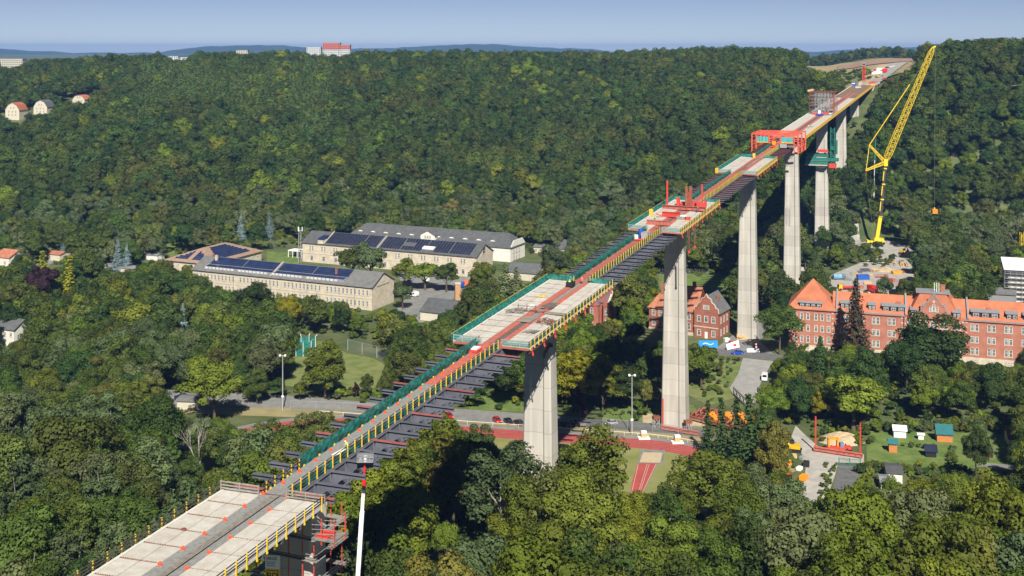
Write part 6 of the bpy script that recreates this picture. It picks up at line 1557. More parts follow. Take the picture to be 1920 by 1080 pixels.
c = G(1418, 662); t = empty('road_sign', (c.x, c.y, 0), 0, 'pair of round red and white road signs on one post by the site entrance', 'sign'); MB().cyl((0, 0, 0), (0, 0, 3.6), .05, .05, 6).build('post', mGalv, t)
for z in (3.3, 2.3): q = MB().cyl((0, -.09, z), (0, -.05, z), .45, .45, 14).build('ring', pRd, t); MB().cyl((0, -.11, z), (0, -.092, z), .31, .31, 12).build('disc', pWh, q)
c = G(1412, 660); t = empty('barrier', (c.x, c.y, 0), 0, 'white concrete barrier at the site entrance', 'barrier'); MB().prismx([(-.4, 0), (.4, 0), (.2, 1.3), (-.2, 1.3)], -2.4, 2.4).build('block', mWhite, t)
c = G(1410, 645); t = empty('gate_barrier', (c.x, c.y, 0), .1, 'orange topped barrier board behind the white concrete barrier', 'barrier'); MB().box(-1.8, 1.8, -.1, .1, 1.0, 1.9).build('board', mTim, t); MB().box(-1.6, 1.6, -.3, .3, 0, .9).build('foot', mGalv, t)
# bailey bridge sides
def bailey(p, q, label):
    t = empty('panel_bridge', (p.x, p.y, 0), math.atan2(q.y-p.y, q.x-p.x), label, 'bridge'); L_ = (q-p).length; n = int(L_/3.0); mOl = mat('olive_steel', (.10, .085, .05), .8, .2, 1)
    mb = MB(); mb.beam((0, 0, .4), (L_, 0, .4), .25, .2); mb.beam((0, 0, 2.6), (L_, 0, 2.6), .25, .2); mb.build('chord', mOl, t).__setitem__('kind', 'stuff')
    for k in range(n):
        x0 = k*L_/n; x1 = (k+1)*L_/n; xm = (x0+x1)/2; mb = MB(); mb.beam((x0+.1, 0, 1.5), (xm, 0, 2.5), .12); mb.beam((xm, 0, 2.5), (x1-.1, 0, 1.5), .12); mb.beam((x1-.1, 0, 1.5), (xm, 0, .5), .12); mb.beam((xm, 0, .5), (x0+.1, 0, 1.5), .12); mb.beam((x0, 0, .4), (x0, 0, 2.6), .14); mb.build('truss_panel', mOl, t)
    return t
bailey(G(1375, 741), G(1407, 772), 'dark olive truss side of the small panel bridge, nearer the tall pier')
bailey(G(1420, 741), G(1452, 768), 'dark olive truss side of the small panel bridge, farther from the tall pier')
mb = MB(); p, q = G(1418, 741), G(1450, 772); mb.beam((p.x, p.y, 1.0), (q.x, q.y, 1.0), .3, .3); tag(mb.build('white_handrail', mWhite), 'white rail along the edge of the small panel bridge', 'rail')
# rust-red girder grid beside the tall pier foot
c0 = G(1290, 788); t = empty('girder_frames', (c0.x, c0.y, 0), -.75, 'rust-brown steel frames stacked on the ground right of the tall pier foot', 'steel frames'); mRust = mat('rust_brown_steel', (.24, .085, .05), .8, .25, 1)
for i in range(5): mb = MB(); mb.box(-1, 17, i*2.6-.2, i*2.6+.2, .8, 1.5); mb.box(-1, 17, i*2.6-.35, i*2.6+.35, 1.5, 1.6); mb.build('girder', mRust, t)
for i in range(4):
    for j in range(4):
        mb = MB(); x = 1+j*4.2; y = i*2.6+.25; mb.beam((x, y, 1.7), (x, y+2.1, 2.6), .25); mb.beam((x, y+2.1, 2.6), (x+1.4, y+.6, 1.8), .22); mb.beam((x+1.4, y+.6, 1.8), (x+1.6, y+2.2, 1.8), .2); mb.build('bracket', mPrimer, t)
# red beams with posts
def redbeam(p, q, hp, label, posts_=(0, 1), w=.9):
    t = empty('lifting_beam', (p.x, p.y, 0), math.atan2(q.y-p.y, q.x-p.x), label, 'steel beam'); L_ = (q-p).length
    mb = MB(); mb.box(0, L_, -w/2, w/2, .35, .55); mb.box(0, L_, -w/2, w/2, 1.25, 1.45); mb.box(0, L_, -.12, .12, .55, 1.25)
    for k in range(9): mb.box(L_*k/8-.05, L_*k/8+.05, -w/2+.05, w/2-.05, .55, 1.25)
    mb.build('beam', mPrimer, t)
    for k in posts_: x = L_*(.04 if k == 0 else .96); mb = MB(); mb.box(x-.17, x+.17, -.17, .17, 1.45, hp); [mb.box(x-.21, x+.21, -.21, .21, z, z+.12) for z in np.arange(2.5, hp, 2.2)]; mb.build('post', mRed, t)
    return t
redbeam(G(1526, 846), G(1617, 860), 10.0, 'long red steel beam with two tall posts lying beside the gravel drive')
redbeam(G(1240, 806), G(1311, 818), 9.5, 'red steel beam with one tall post at the foot of the tall pier', (0,))
c = G(1562, 846); t = empty('orange_machine', (c.x, c.y, 0), .1, 'orange site machine frame behind the long red beam', 'machine'); mb = MB()
for x in (-1.3, 1.3): mb.box(x-.25, x+.25, -.4, .4, 1.4, 3.8)
mb.box(-1.55, 1.55, -.4, .4, 3.4, 3.9); mb.build('frame', pOr, t); MB().box(-1.8, 5.2, -.8, .8, .5, 1.3).build('chassis', mRed, t); MB().box(1.9, 3.0, -.7, .7, 1.3, 2.4).build('tank', mat('dull_blue', (.15, .2, .3), .6, .1, 1), t)
for x in (-1, 1.4, 3.8): MB().cyl((x, -.9, .5), (x, .9, .5), .45, .45, 10).build('wheel', mTyre, t)
# earth mound
def mound(px, py, rx, ry, h, m, label, name='earth_mound'):
    c = G(px, py); n = 20; vs = []; r_ = random.Random(4)
    for j in range(n+1):
        for i in range(n+1):
            x = -rx+2*rx*i/n; y = -ry+2*ry*j/n; q = max(0, 1-(x/rx)**2-(y/ry)**2); vs.append((x, y, -.15+h*q**.8*(1+.3*mnoise.noise(Vector((x*.4, y*.4, px))))+.35*q*mnoise.noise(Vector((x*1.2, y*1.2, 2)))))
    mb = MB(); mb.add(vs, [(j*(n+1)+i, j*(n+1)+i+1, (j+1)*(n+1)+i+1, (j+1)*(n+1)+i) for j in range(n) for i in range(n)]); o = mb.build(name, m, None, (c.x, c.y, 0)); tag(o, label, 'mound')
mound(1578, 826, 7, 5, 2.2, mEarth, 'bare tan earth mound behind the orange machine'); mound(1570, 519, 4, 3, 1.5, mEarth, 'heap of sand at the left end of the yard'); mound(1660, 508, 6, 4, 2, mEarth, 'heap of sand at the back of the yard')
mound(1510, 507, 6, 4, 2.2, mGrav, 'heap of pale gravel at the foot of the farther pier'); mound(1594, 438, 7, 4, 3, mGrav, 'large gravel bank beside the site track')
yl = [('grey', mGalv), ('rusty', mPrimer), ('earth-brown', mEarth), ('pale timber', mTim), ('dark grey', mSteel), ('red', mPrimer)]
for i, (px, py) in enumerate([(1605, 530), (1612, 541), (1600, 515), (1632, 518), (1655, 530), (1662, 519), (1645, 540), (1672, 528), (1580, 535), (1628, 533), (1612, 512), (1690, 512)]):
    c = G(px, py); nm, m = yl[i % 6]; s_ = 1.0+.5*((i*7) % 5)/4; t = empty('site_crate', (c.x, c.y, 0), .3*i, f"{nm} crate of site material in the yard, {['by the blue container', 'before the scaffold frames', 'behind the pale blue tank', 'beside the steel plates', 'right of the red lorry', 'beside the sand heap', 'behind the hospital roof', 'under the thin grey-green tree', 'left of the flat lorry', 'between container and red lorry', 'at the back edge', 'below the excavator'][i]}", 'crate')
    MB().box(-s_*1.3, s_*1.3, -s_*.8, s_*.8, .16, .16+s_*.9).build('box', m, t); MB().box(-s_*1.2, s_*1.2, -s_*.7, s_*.7, 0, .15).build('pallet', mTim, t)
# green gate of the parking strip
p, q = G(1573, 872), G(1613, 875); t = empty('gate', (p.x, p.y, 0), math.atan2(q.y-p.y, q.x-p.x), 'green barred gate across the grey parking strip', 'gate'); mb = MB(); L_ = (q-p).length
for z in (.2, 1.8): mb.box(0, L_, -.05, .05, z, z+.1)
for k in range(25): mb.box(L_*k/24-.02, L_*k/24+.02, -.02, .02, .3, 1.8)
tag(mb.build('bars', mGreenP, t), kind='stuff'); [MB().box(x-.12, x+.12, -.12, .12, 0, 2.1).build('post', mGreenP, t) for x in (0, L_/2, L_)]
# clutter left of the gravel drive
r_ = random.Random(77)
for i, (px, py, m, nm, lb) in enumerate([(1472, 872, pOr, 'crate', 'orange crate among the junk left of the gravel drive'), (1479, 893, pRd, 'crate', 'red frame lowest in the junk left of the gravel drive'), (1505, 862, mGalv, 'crate', 'grey covered stack beside the gravel drive'), (1507, 900, pOr, 'crate', 'small orange box at the edge of the gravel drive'),
      (1499, 882, mWhite, 'crate', 'white bags beside the gravel drive'), (1512, 874, mTyre, 'crate', 'dark barrel cluster at the drive edge'), (1490, 858, mTim, 'crate', 'wooden crate near the plump olive conifer'), (1466, 905, pRd, 'crate', 'red box nearest the trees left of the drive')]):
    c = G(px, py); s = r_.uniform(.8, 1.5); t = empty('crate', (c.x, c.y, 0), r_.uniform(0, 1.5), lb, 'crate'); MB().box(-s, s, -s*.7, s*.7, .15, s*1.1).build('box', m, t); MB().box(-s*.9, s*.9, -s*.6, s*.6, 0, .14).build('pallet', mTim, t)
c = G(1434, 712); t = empty('parked_van', (c.x, c.y, 0), 1.3, 'pale van beside the bushes right of the side road', 'van'); MB().prism([(-2.4, .4), (2.4, .4), (2.4, 2.1), (-1.4, 2.2), (-2.0, 1.3), (-2.4, 1.1)], -.95, .95).build('body', pWh, t); MB().hexa([(-2.0, -.8, 1.35), (-1.95, -.8, 1.35), (-1.95, .8, 1.35), (-2.0, .8, 1.35), (-1.5, -.75, 2.1), (-1.4, -.75, 2.1), (-1.4, .75, 2.1), (-1.5, .75, 2.1)]).build('windscreen', mCarGl, t)
for x in (-1.5, 1.5): MB().cyl((x, -.98, .35), (x, .98, .35), .35, .35, 10).build('wheel', mTyre, t)

# ------------------------------------------------------------ sports ground
def mast_(px, py, top, label):
    c = G(px, py); H = (py-top)/F*c.y; t = empty('floodlight_mast', (c.x, c.y, 0), 0, label, 'light mast', 'floodlight masts of the sports ground')
    MB().cyl((0, 0, 0), (0, 0, H), .22, .12, 10).build('pole', mGalv, t); MB().box(-.9, .9, -.08, .08, H-.05, H+.1).build('crossarm', mGalv, t)
    for x in (-.8, .8): MB().hexa([(x-.3, -.5, H-.1), (x+.3, -.5, H-.1), (x+.3, .2, H+.05), (x-.3, .2, H+.05), (x-.3, -.5, H+.15), (x+.3, -.5, H+.15), (x+.3, .2, H+.35), (x-.3, .2, H+.35)]).build('floodlight', mWhite, t)
    MB().box(-.35, .35, -.3, .3, H*.24, H*.24+.5).build('switch_box', mWhite, t)
mast_(530, 769, 667, 'tall floodlight mast left of the lone tree on the throwing lawn'); mast_(1185, 815, 704, 'tall floodlight mast between the two near piers')
def fence(pts, h, st, label, m=None, net=True, rail=True, name='fence', r=.05):
    P = [G(a, b) for a, b in pts]; t = empty(name, (P[0].x, P[0].y, 0), 0, label, 'fence'); pm = MB().cyl((0, 0, 0), (0, 0, h), r, r, 6).mesh('post', m or mGalv); o0 = P[0]
    for a, b in zip(P[:-1], P[1:]):
        L_ = (b-a).length; n = max(1, int(L_/st)); 
        for k in range(n+1): q = a.lerp(b, k/n)-o0; inst(pm, 'post', t, (q.x, q.y, 0))
        d = a-o0; e = b-o0
        if rail: MB().beam((d.x, d.y, h), (e.x, e.y, h), .06, .08).build('rail', m or mGalv, t)
        if net: mb = MB(); mb.add([(d.x, d.y, .05), (e.x, e.y, .05), (e.x, e.y, h-.05), (d.x, d.y, h-.05)], [(0, 1, 2, 3)]); mb.build('wire_mesh', mMesh, t)
    return t
mMesh = bpy.data.materials.new('wire_netting'); mMesh.use_nodes = True; _b = mMesh.node_tree.nodes['Principled BSDF']; _b.inputs['Base Color'].default_value = (.25, .27, .27, 1); _b.inputs['Alpha'].default_value = .18
fence([(545, 772), (640, 776), (760, 784)], 3.6, 6, 'wire fence on tall posts between car park and running track')
fence([(1130, 803), (1320, 822)], 3.0, 7, 'wire fence beside the road by the tall pier foot')
fence([(652, 657), (735, 678)], 4.2, 6.5, 'grey post and netting fence behind the throwing lawn', r=.13)
fence([(1236, 514), (1368, 514)], 2.6, 5, 'wire fence along the far side of the bright playing field')
fence([(735, 612), (800, 585), (866, 565)], 3, 4, 'blue-green fence between barracks gable and yard road', m=mat('blue_green_post', (.15, .3, .3), .6, .1, 1))
P_ = []
for k in range(34):
    a = -PI/2+PI*k/46; P_.append(tc+td*(44.2*math.cos(a))+tp*(44.2*math.sin(a)))
P_ = [tc-td*(100-k*8)+tp*(-44.2) for k in range(13)]+P_
t = empty('track_railing', (P_[0].x, P_[0].y, 0), 0, 'low white railing around the outer edge of the running track', 'railing'); pm = MB().cyl((0, 0, 0), (0, 0, 1.1), .05, .05, 6).mesh('post', mWhite); mb = MB()
for a, b in zip(P_[:-1], P_[1:]): mb.beam((a.x-P_[0].x, a.y-P_[0].y, 1.1), (b.x-P_[0].x, b.y-P_[0].y, 1.1), .09, .09); inst(pm, 'post', t, (a.x-P_[0].x, a.y-P_[0].y, 0))
tag(mb.build('top_rail', mWhite, t), kind='stuff')
for px, py, lb in ((1207, 822, 'white concrete foundation with orange board, nearer the floodlight mast'), (1270, 830, 'white concrete foundation with orange board, nearer the dark conifers')):
    c = G(px, py); t = empty('sign_base', (c.x, c.y, 0), .1, lb, 'sign base'); MB().box(-1.7, 1.7, -1.2, 1.2, 0, .35).build('foundation', mWhite, t); MB().box(-.8, .8, -.6, .6, .35, 1.6).build('block', mat('orange_white_board', (.75, .38, .18), .6, .1, 1), t); MB().box(-.8, .8, -.62, .62, 1.6, 2.2).build('cap', mWhite, t)
# hammer cage
c = G(572, 663); t = empty('throwing_cage', (c.x, c.y, 0), 0, 'green netted throwing cage with white bent posts on the lawn', 'cage')
R_ = 4.6; Hc = 5.6; prev = None
for k in range(8):
    a = PI*.05+k*PI*1.9/9+.6; x, y = R_*math.cos(a), R_*math.sin(a)
    mb = MB(); mb.cyl((x, y, 0), (x, y, Hc), .1, .1, 6); mb.cyl((x, y, Hc), (x*1.18, y*1.18, Hc+.7), .09, .09, 6); mb.build('post', mWhite, t)
    if prev:
        mb = MB(); n = 5; vs = []
        for j in range(4):
            for i in range(n+1): q = i/n; w_ = math.sin(PI*q)*.4; vs.append(((prev[0]*(1-q)+x*q)*(1-w_*.12), (prev[1]*(1-q)+y*q)*(1-w_*.12), .2+(Hc-.2)*j/3-w_*(j/3)*.9))
        mb.add(vs, [(j*(n+1)+i, j*(n+1)+i+1, (j+1)*(n+1)+i+1, (j+1)*(n+1)+i) for j in range(3) for i in range(n)]); mb.build('netting', mNet, t)
    prev = (x, y)
# ------------------------------------------------------------ machines and people on and around the viaduct
def s_at(px, x=0.0):
    u = (px-CXP)/F; return (BX0+x*CA+u*x*SA)/(u*CA-SA)
def on_deck(name, x, s, label, cat, z=0.0, rz=0.0, group=None):
    p = bw(x, s, z); return empty(name, p, -ALPHA+rz, label, cat, group)
mYellow = mat('crane_yellow', (.78, .56, .03), .45, .06, .8); mBoomDk = mat('boom_dark', (.055, .05, .055), .5, .1, 1); mCable = mat('steel_cable', (.25, .22, .12), .6, .1, 1)
def lattice(mb, a, b, w0, w1, n, r=.12, rd=.07, taper=None):
    a = Vector(a); b = Vector(b); d = (b-a).normalized(); u = Vector((0, 1, 0)) if abs(d.y) < .9 else Vector((1, 0, 0)); p = d.cross(u).normalized(); u = p.cross(d).normalized()
    def cs(t):
        w = (w0+(w1-w0)*t)/2
        if taper: w *= min(1, .25+t/taper, .25+(1-t)/taper)
        c = a.lerp(b, t); return [c+p*w+u*w, c-p*w+u*w, c-p*w-u*w, c+p*w-u*w]
    C = [cs(k/n) for k in range(n+1)]
    for k in range(n):
        for i in range(4): mb.beam(C[k][i], C[k+1][i], r); mb.beam(C[k][i], C[k+1][(i+1) % 4], rd) if k % 2 else mb.beam(C[k][(i+1) % 4], C[k+1][i], rd); mb.beam(C[k][i], C[k][(i+1) % 4], rd)
    return mb
# --- tall yellow mobile crane
base = G(1643, 458); YC = base.y
def cp(px, py, dy=0): 
    v = AT(px, py, YC+dy); return v-Vector((base.x, base.y, 0))
cr = empty('mobile_crane', (base.x, base.y, 0), 0, 'giant yellow mobile crane with dark telescopic boom and lattice jib above the wood', 'crane')
t_ = MB(); t_.box(-4.5, 4.5, -1.6, 1.6, .8, 2.0); t_.box(-5.6, -4.5, -1.4, 1.4, 1.0, 2.6); t_.build('carrier', mYellow, cr)
w = MB(); w.cyl((0, -.3, 0), (0, .3, 0), .75, .75, 12); w = w.mesh('wheel', mTyre)
for k in range(6):
    for y in (-1.4, 1.4): inst(w, 'wheel', cr, (-3.8+k*1.55, y, .75))
MB().box(-1.5, 2.5, -1.5, 1.5, 2.05, 3.6).build('turntable', mYellow, cr); MB().box(2.5, 4.0, -1.8, 1.8, 2.1, 3.6).build('counterweight', mYellow, cr)
A0, A1, A2 = cp(1643, 450), cp(1650, 406), cp(1660, 308)
mb = MB(); mb.beam(A0, A1, 2.1, 2.1); bm_ = mb.build('boom_base', mYellow, cr)
mb = MB(); mb.beam(A1, A1.lerp(A2, .5), 1.7, 1.7); mb.beam(A1.lerp(A2, .5), A2, 1.45, 1.45); bt = mb.build('telescopic_boom', mBoomDk, cr); tag(bt, kind='stuff')
for q in (0, .33, .62, .92): c = A1.lerp(A2, q); d = (A2-A1).normalized(); MB().beam(c-d*.35, c+d*.35, 2.1-q*.4, 2.1-q*.4).build('boom_collar', mYellow, bt)
for q in (.2, .5, .78): c = A1.lerp(A2, q); d = (A2-A1).normalized(); MB().beam(c-d*2.8-Vector((.75, .7, 0)), c+d*2.8-Vector((.75, .7, 0)), .5, .8).build('yellow_marking', mYellow, bt)
J0, J1 = cp(1660, 303), cp(1750, 88)
jb = tag(lattice(MB(), J0, J1, 3.2, 2.4, 30, .22, .12, .06).build('lattice_jib', mYellow, cr), kind='stuff')
MB().beam(J1, J1+Vector((1.4, 0, .3)), .8, .8).build('jib_head', mYellow, jb)
MB().beam(A2-Vector((0, 0, 1)), J0+Vector((0, 0, 1.5)), 2.2, 2.2).build('jib_foot', mYellow, cr)
K1, K2 = cp(1630, 272, 3), cp(1624, 319, -3)
for K, nm in ((K1, 'upper_strut'), (K2, 'lower_strut')): tag(lattice(MB(), J0+Vector((0, 0, -.5)), K, 1.6, .8, 10, .26, .14).build(nm, mYellow, cr), kind='stuff')
mb = MB()
for dx in (-.4, .4): o_ = Vector((0, dx, 0)); mb.cyl(K1+o_, cp(1706, 158)+o_, .14, .14, 5)
mb.cyl(K1, K2, .16, .16, 5); mb.cyl(K2, cp(1623, 330), .45, .3, 6); tag(mb.build('pendant_rope', mYellow, cr), kind='stuff')
mb = MB(); mb.cyl(cp(1706, 158), J1, .07, .07, 5); mb.cyl(cp(1623, 330), cp(1640, 452), .06, .06, 5); tag(mb.build('stay_cable', mCable, cr), kind='stuff')
hk = cp(1752, 388); mb = MB(); mb.cyl(J1+Vector((1.2, 0, 0)), hk, .06, .06, 5); mb.build('hoist_rope', mCable, cr)
blk = AT(1752, 396, YC); t = empty('hook_block', (blk.x, blk.y, blk.z), 0, 'orange ballast block hanging from the tip of the yellow jib', 'hook block'); MB().box(-1.5, 1.5, -1.2, 1.2, -1.3, 1.2).build('weight', pOr, t); MB().box(-.3, .3, -.3, .3, 1.2, 2.2).build('sheave', mYellow, t); [MB().box(-1.53, 1.53, -1.23, 1.23, z, z+.12).build('band', mRust, t) for z in (-.9, -.1, .7)]
# slim mast seen behind it
b_ = G(1638, 440); t = empty('concrete_pump_boom', (b_.x, b_.y+10, 0), 0, 'thin raised white boom with green tip left of the yellow crane', 'boom'); Z_ = b_.y+10
v0, v1, v2 = [AT(a, b, Z_)-Vector((b_.x, b_.y+10, 0)) for a, b in ((1637, 440), (1640, 300), (1642, 258))]
MB().cyl(v0, v1, .35, .28, 8).build('white_boom', mWhite, t); MB().cyl(v1, v2, .5, .25, 8).build('green_tip', mGreenP, t); MB().box(-4, 2, -1.2, 1.2, .2, 2.2).build('truck', mWhite, t)
# yellow mast piece at the right edge
p = G(1917, 500); e = p; t = empty('tower_mast', (p.x, p.y, 0), 0, 'yellow lattice mast cut by the right picture edge', 'mast'); tag(lattice(MB(), (0, 0, 0), (0, 0, 18), 2.0, 2.0, 9, .2, .1).build('lattice', mYellow, t), kind='stuff')
# --- white telescopic platform lift
sB = s_at(684, 5.2); pB = bw(5.2, sB); Zb = pB.y
bx, by = (670-CXP)/F*Zb, Zb+1.0; gz = ground(bx, by)
lift = empty('telescopic_lift', (bx, by, gz), 0, 'white telescopic boom with red tip rising to the steel crossbeams', 'lift')
def lp(px, py): v = AT(px, py, Zb); return v-Vector((bx, by, gz))+Vector((0, 0, 0))
Pb, Pm, Pt = lp(670, 1100), lp(679, 960), lp(682, 918)
Pq = lp(666, 1210)
mb = MB(); mb.beam((0, 0, 3.2), Pb, .75, .75); mb.build('lower_boom', mWhite, lift); mb = MB(); mb.beam(Pb, Pm, .62, .62); mb.build('middle_boom', mWhite, lift); mb = MB(); mb.beam(Pm, Pt, .48, .48); mb.build('upper_boom', mWhite, lift)
MB().beam(Pt, lp(682.5, 905), .4, .4).build('blue_sleeve', mat('sleeve_blue', (.08, .15, .35), .6, .1, 1), lift); MB().beam(lp(682.2, 912), lp(683, 896), .5, .5).build('red_head', pRd, lift)
MB().beam(lp(683, 897), lp(684, 864), .26, .26).build('red_jib', pRd, lift)
MB().box(-4.5, 4.5, -1.25, 1.25, .6, 1.6).build('chassis', mWhite, lift); MB().box(-1.5, 2.5, -1.2, 1.2, 1.7, 3.4).build('turret', mWhite, lift)
for x in (-3.2, -1.2, 2.0, 3.6):
    for y in (-1.1, 1.1): MB().cyl((x, y-.2, .55), (x, y+.2, .55), .55, .55, 10).build('wheel', mTyre, lift)
bk = AT(685, 865, Zb-.5); bq = empty('basket', (0, 0, 0), 0, parent=lift); bq.scale = (.9, .9, .9); bq.location = bk-Vector((bx, by, gz)); mb = MB()
for z in (0, .45, .9, 1.15):
    for a, b in (((-1.25, -.5), (1.25, -.5)), ((1.25, -.5), (1.25, .5)), ((1.25, .5), (-1.25, .5)), ((-1.25, .5), (-1.25, -.5))): mb.beam((*a, z), (*b, z), .06)
for x in np.arange(-1.25, 1.3, .5):
    for y in (-.5, .5): mb.beam((x, y, 0), (x, y, 1.15), .06)
mb.box(-1.2, 1.2, -.45, .45, -.05, .02); tag(mb.build('cage', mGalv, bq), kind='stuff'); MB().box(-.15, .25, -.3, .2, .1, .85).build('control_box', mWhite, bq); MB().box(-.95, -.45, -.4, .1, .1, .6).build('tool_box', mGalv, bq)
# --- red travelling formwork gantry
gy0 = s_at(1453, 0)+0.0; gy0 = 512/CA; gy1 = 532/CA
g_ = on_deck('formwork_gantry', 0, gy0, 'red steel formwork carriage straddling the bare crossbeams', 'gantry'); Lg = gy1-gy0; Wg = 10.2; mG = mat('gantry_red', (.72, .12, .07), .5, .06, .8)
def gframe(y, name='portal_frame'):
    mb = MB()
    for sx in (-1, 1):
        x = sx*Wg; mb.beam((x, y, -2.8), (x, y, 5.6), .5, .6); mb.beam((x-sx*1.8, y, -1.6 if sx < 0 else -2.8), (x-sx*1.8, y, 5.6), .35, .4)
        for k in range(5): z = -2.4+k*1.6; mb.beam((x, y, z), (x-sx*1.8, y, z+.8), .14)
    mb.beam((-Wg, y, 5.6), (Wg, y, 5.6), .35, .45); mb.beam((-Wg+1.8, y, 4.3), (Wg-1.8, y, 4.3), .3, .35); mb.beam((-Wg+1.8, y, 1.9), (Wg-1.8, y, 1.9), .3, .35)
    for k in range(10): x = -Wg+1.8+k*(2*Wg-3.6)/10; x2 = x+(2*Wg-3.6)/10; mb.beam((x, y, 4.3), (x2, y, 5.6), .16) if k % 2 else mb.beam((x, y, 5.6), (x2, y, 4.3), .16)
    for x in (-2.4, 2.4): mb.beam((x, y, .1), (x, y, 5.6), .4)
    return tag(mb.build(name, mG, g_), kind='stuff')
for y in (0, Lg*.5, Lg): gframe(y)
mb = MB()
for x in (-Wg, -Wg/2, 0, Wg/2, Wg): mb.beam((x, -.5, 6.0), (x, Lg+.5, 6.0), .2, .2)
for k in range(5):
    y = k*Lg/5; mb.beam((-Wg, y, 6.0), (Wg, y+Lg/5, 6.0), .14)
for sx in (-1, 1):
    for z in (-2.6, -.4, 2.0): mb.beam((sx*Wg, 0, z), (sx*Wg, Lg, z), .25, .3)
    for k in range(8): mb.beam((sx*Wg, Lg*k/8, -2.6 if k % 2 else 2), (sx*Wg, Lg*(k+1)/8, 2 if k % 2 else -2.6), .14)
tag(mb.build('side_truss', mG, g_), kind='stuff')
mTurq = mat('turquoise_shutter', (.06, .42, .42), .6, .15, .8)
for x0, x1 in ((-8, -2.8), (2.8, 8)):
    for k in range(4): xa = x0+(x1-x0)*k/4; MB().box(xa+.1, xa+(x1-x0)/4-.1, -.5, -.35, 2.3, 4.5).build('shutter_panel', mTurq, g_)
    MB().box(x0, x1, -.6, -.3, 1.8, 2.25).build('yellow_walkway', mYBoard, g_); MB().box(x0, x1, 3, Lg, -.6, -.3).build('deck_shutter', mPlank, g_)
MB().box(-1.2, .4, -.4, .2, 1.0, 2.6).build('orange_winch', pOr, g_); MB().box(2.2, 5.2, -.3, -.1, -.3, 1.6).build('grey_panel', mGalv, g_); MB().box(-2.2, .6, -2.5, 1, .1, .5).build('red_trolley', mRed, g_)
MB().box(-8, 8, Lg-1, Lg-.5, -1.4, -.5).build('hanging_platform', mGalv, g_)
# --- scaffold and formwork tower on the finished deck
sS = 653/CA; t = on_deck('scaffold_tower', 0, sS, 'tall dense scaffold of grey and red tubes standing on the finished deck', 'scaffold'); mb = MB(); mr = MB(); H = 12.4
rs = random.Random(8)
for x in np.arange(-6.6, 6.7, 1.65):
    for y in (0, 4, 8, 12, 16, 20): (mr if (abs(x) > 4.5 or rs.random() < .15) else mb).beam((x, y, .05), (x, y, H-(0 if y < 12 else 1)), .2)
for z in np.arange(1.2, H, 1.9):
    for y in (0, 8, 16): mb.beam((-6.6, y, z), (6.6, y, z), .1)
    for x in (-6.6, 0, 6.6): mb.beam((x, 0, z), (x, 20, z), .09)
for k in range(44): x = rs.uniform(-6, 4); z = rs.uniform(.5, 9); y = rs.choice((0, 8, 16)); mb.beam((x, y, z), (x+rs.uniform(1.5, 3.5), y, z+rs.uniform(-3, 3)), .2)
tag(mb.build('grey_tubes', mGalv, t), kind='stuff'); tag(mr.build('red_tubes', mRust, t), kind='stuff')
for y in (0, 5, 10, 15): MB().box(-7.2, 7.2, y-.2, y+.2, H+.1, H+.6).build('top_girder', mMaroon, t); MB().box(-7.5, -6.2, y-.5, y+.5, H+.65, H+1.7).build('timber_box', mTim, t)
for z in (2.2, 6.0, 9.6): MB().box(-6.4, 6.4, 1, 3, z, z+.12).build('board_deck', mPlank, t)
MB().box(-4.6, 4.2, -2.2, -.6, .3, 1.2).build('red_base', mRed, t)
t = on_deck('blue_machine', 0, sS-6, 'small blue and white machine in front of the scaffold tower', 'machine'); MB().box(-2, 2, -1, 1, .3, 1.2).build('body', mBlueP, t); MB().box(-.7, .5, -.8, .8, 1.2, 3.0).build('cab', mWhite, t); [MB().cyl((x, -1.05, .35), (x, 1.05, .35), .35, .35, 10).build('wheel', mTyre, t) for x in (-1.4, 1.4)]
t = on_deck('site_van', 5.0, sS+4, 'white van on the deck beside the scaffold tower', 'van'); MB().prismx([(-2.4, .3), (2.4, .3), (2.4, 2.1), (-1.4, 2.2), (-2.0, 1.3), (-2.4, 1.1)], -.95, .95).build('body', pWh, t); MB().box(-.8, .8, -2.05, -1.75, 1.3, 1.9).build('windscreen', mCarGl, t); [MB().cyl((-.98, y, .33), (.98, y, .33), .33, .33, 10).build('wheel', mTyre, t) for y in (-1.5, 1.5)]
# far end of the deck
def deckbox(px, x, w, l, h, m, nm, lb, cat, extra=None):
    t = on_deck(nm, x, s_at(px, x), lb, cat); MB().box(-w/2, w/2, -l/2, l/2, .05, h).build('body', m, t); MB().box(-w/2+.1, w/2-.1, -l/2-.05, -l/2, h*.5, h*.8).build('front', mCarGl if extra is None else extra, t)
deckbox(1601, -6, 2.4, 5, 2.6, mBlueP, 'container', 'blue container at the far left corner of the deck', 'container', mWhite)
deckbox(1607, -1.5, 1.8, 4.2, 1.5, pWh, 'parked_car', 'white car parked on the brown far deck, left of the pair', 'car'); deckbox(1612, -.2, 1.8, 4.2, 1.5, pWh, 'parked_car', 'white car parked on the brown far deck, right of the pair', 'car')
deckbox(1613, -3, 1.9, 4.6, 1.8, pWh, 'parked_van', 'white van behind the pair of cars on the far deck', 'van')
t = on_deck('lift_tower', -3.0, s_at(1620, -3.0), 'slim red lattice tower with a grey cabin at the far deck end', 'tower'); tag(lattice(MB(), (0, 0, 0), (0, 0, 12.5), 2.0, 2.0, 8, .32, .18).build('lattice', mRed, t), kind='stuff'); MB().box(-1.3, 1.3, -1.3, 1.3, 12.6, 15.2).build('cabin', mGalv, t); MB().box(-1.0, 1.0, -1.34, -1.3, 13.3, 14.5).build('window', mCarGl, t)
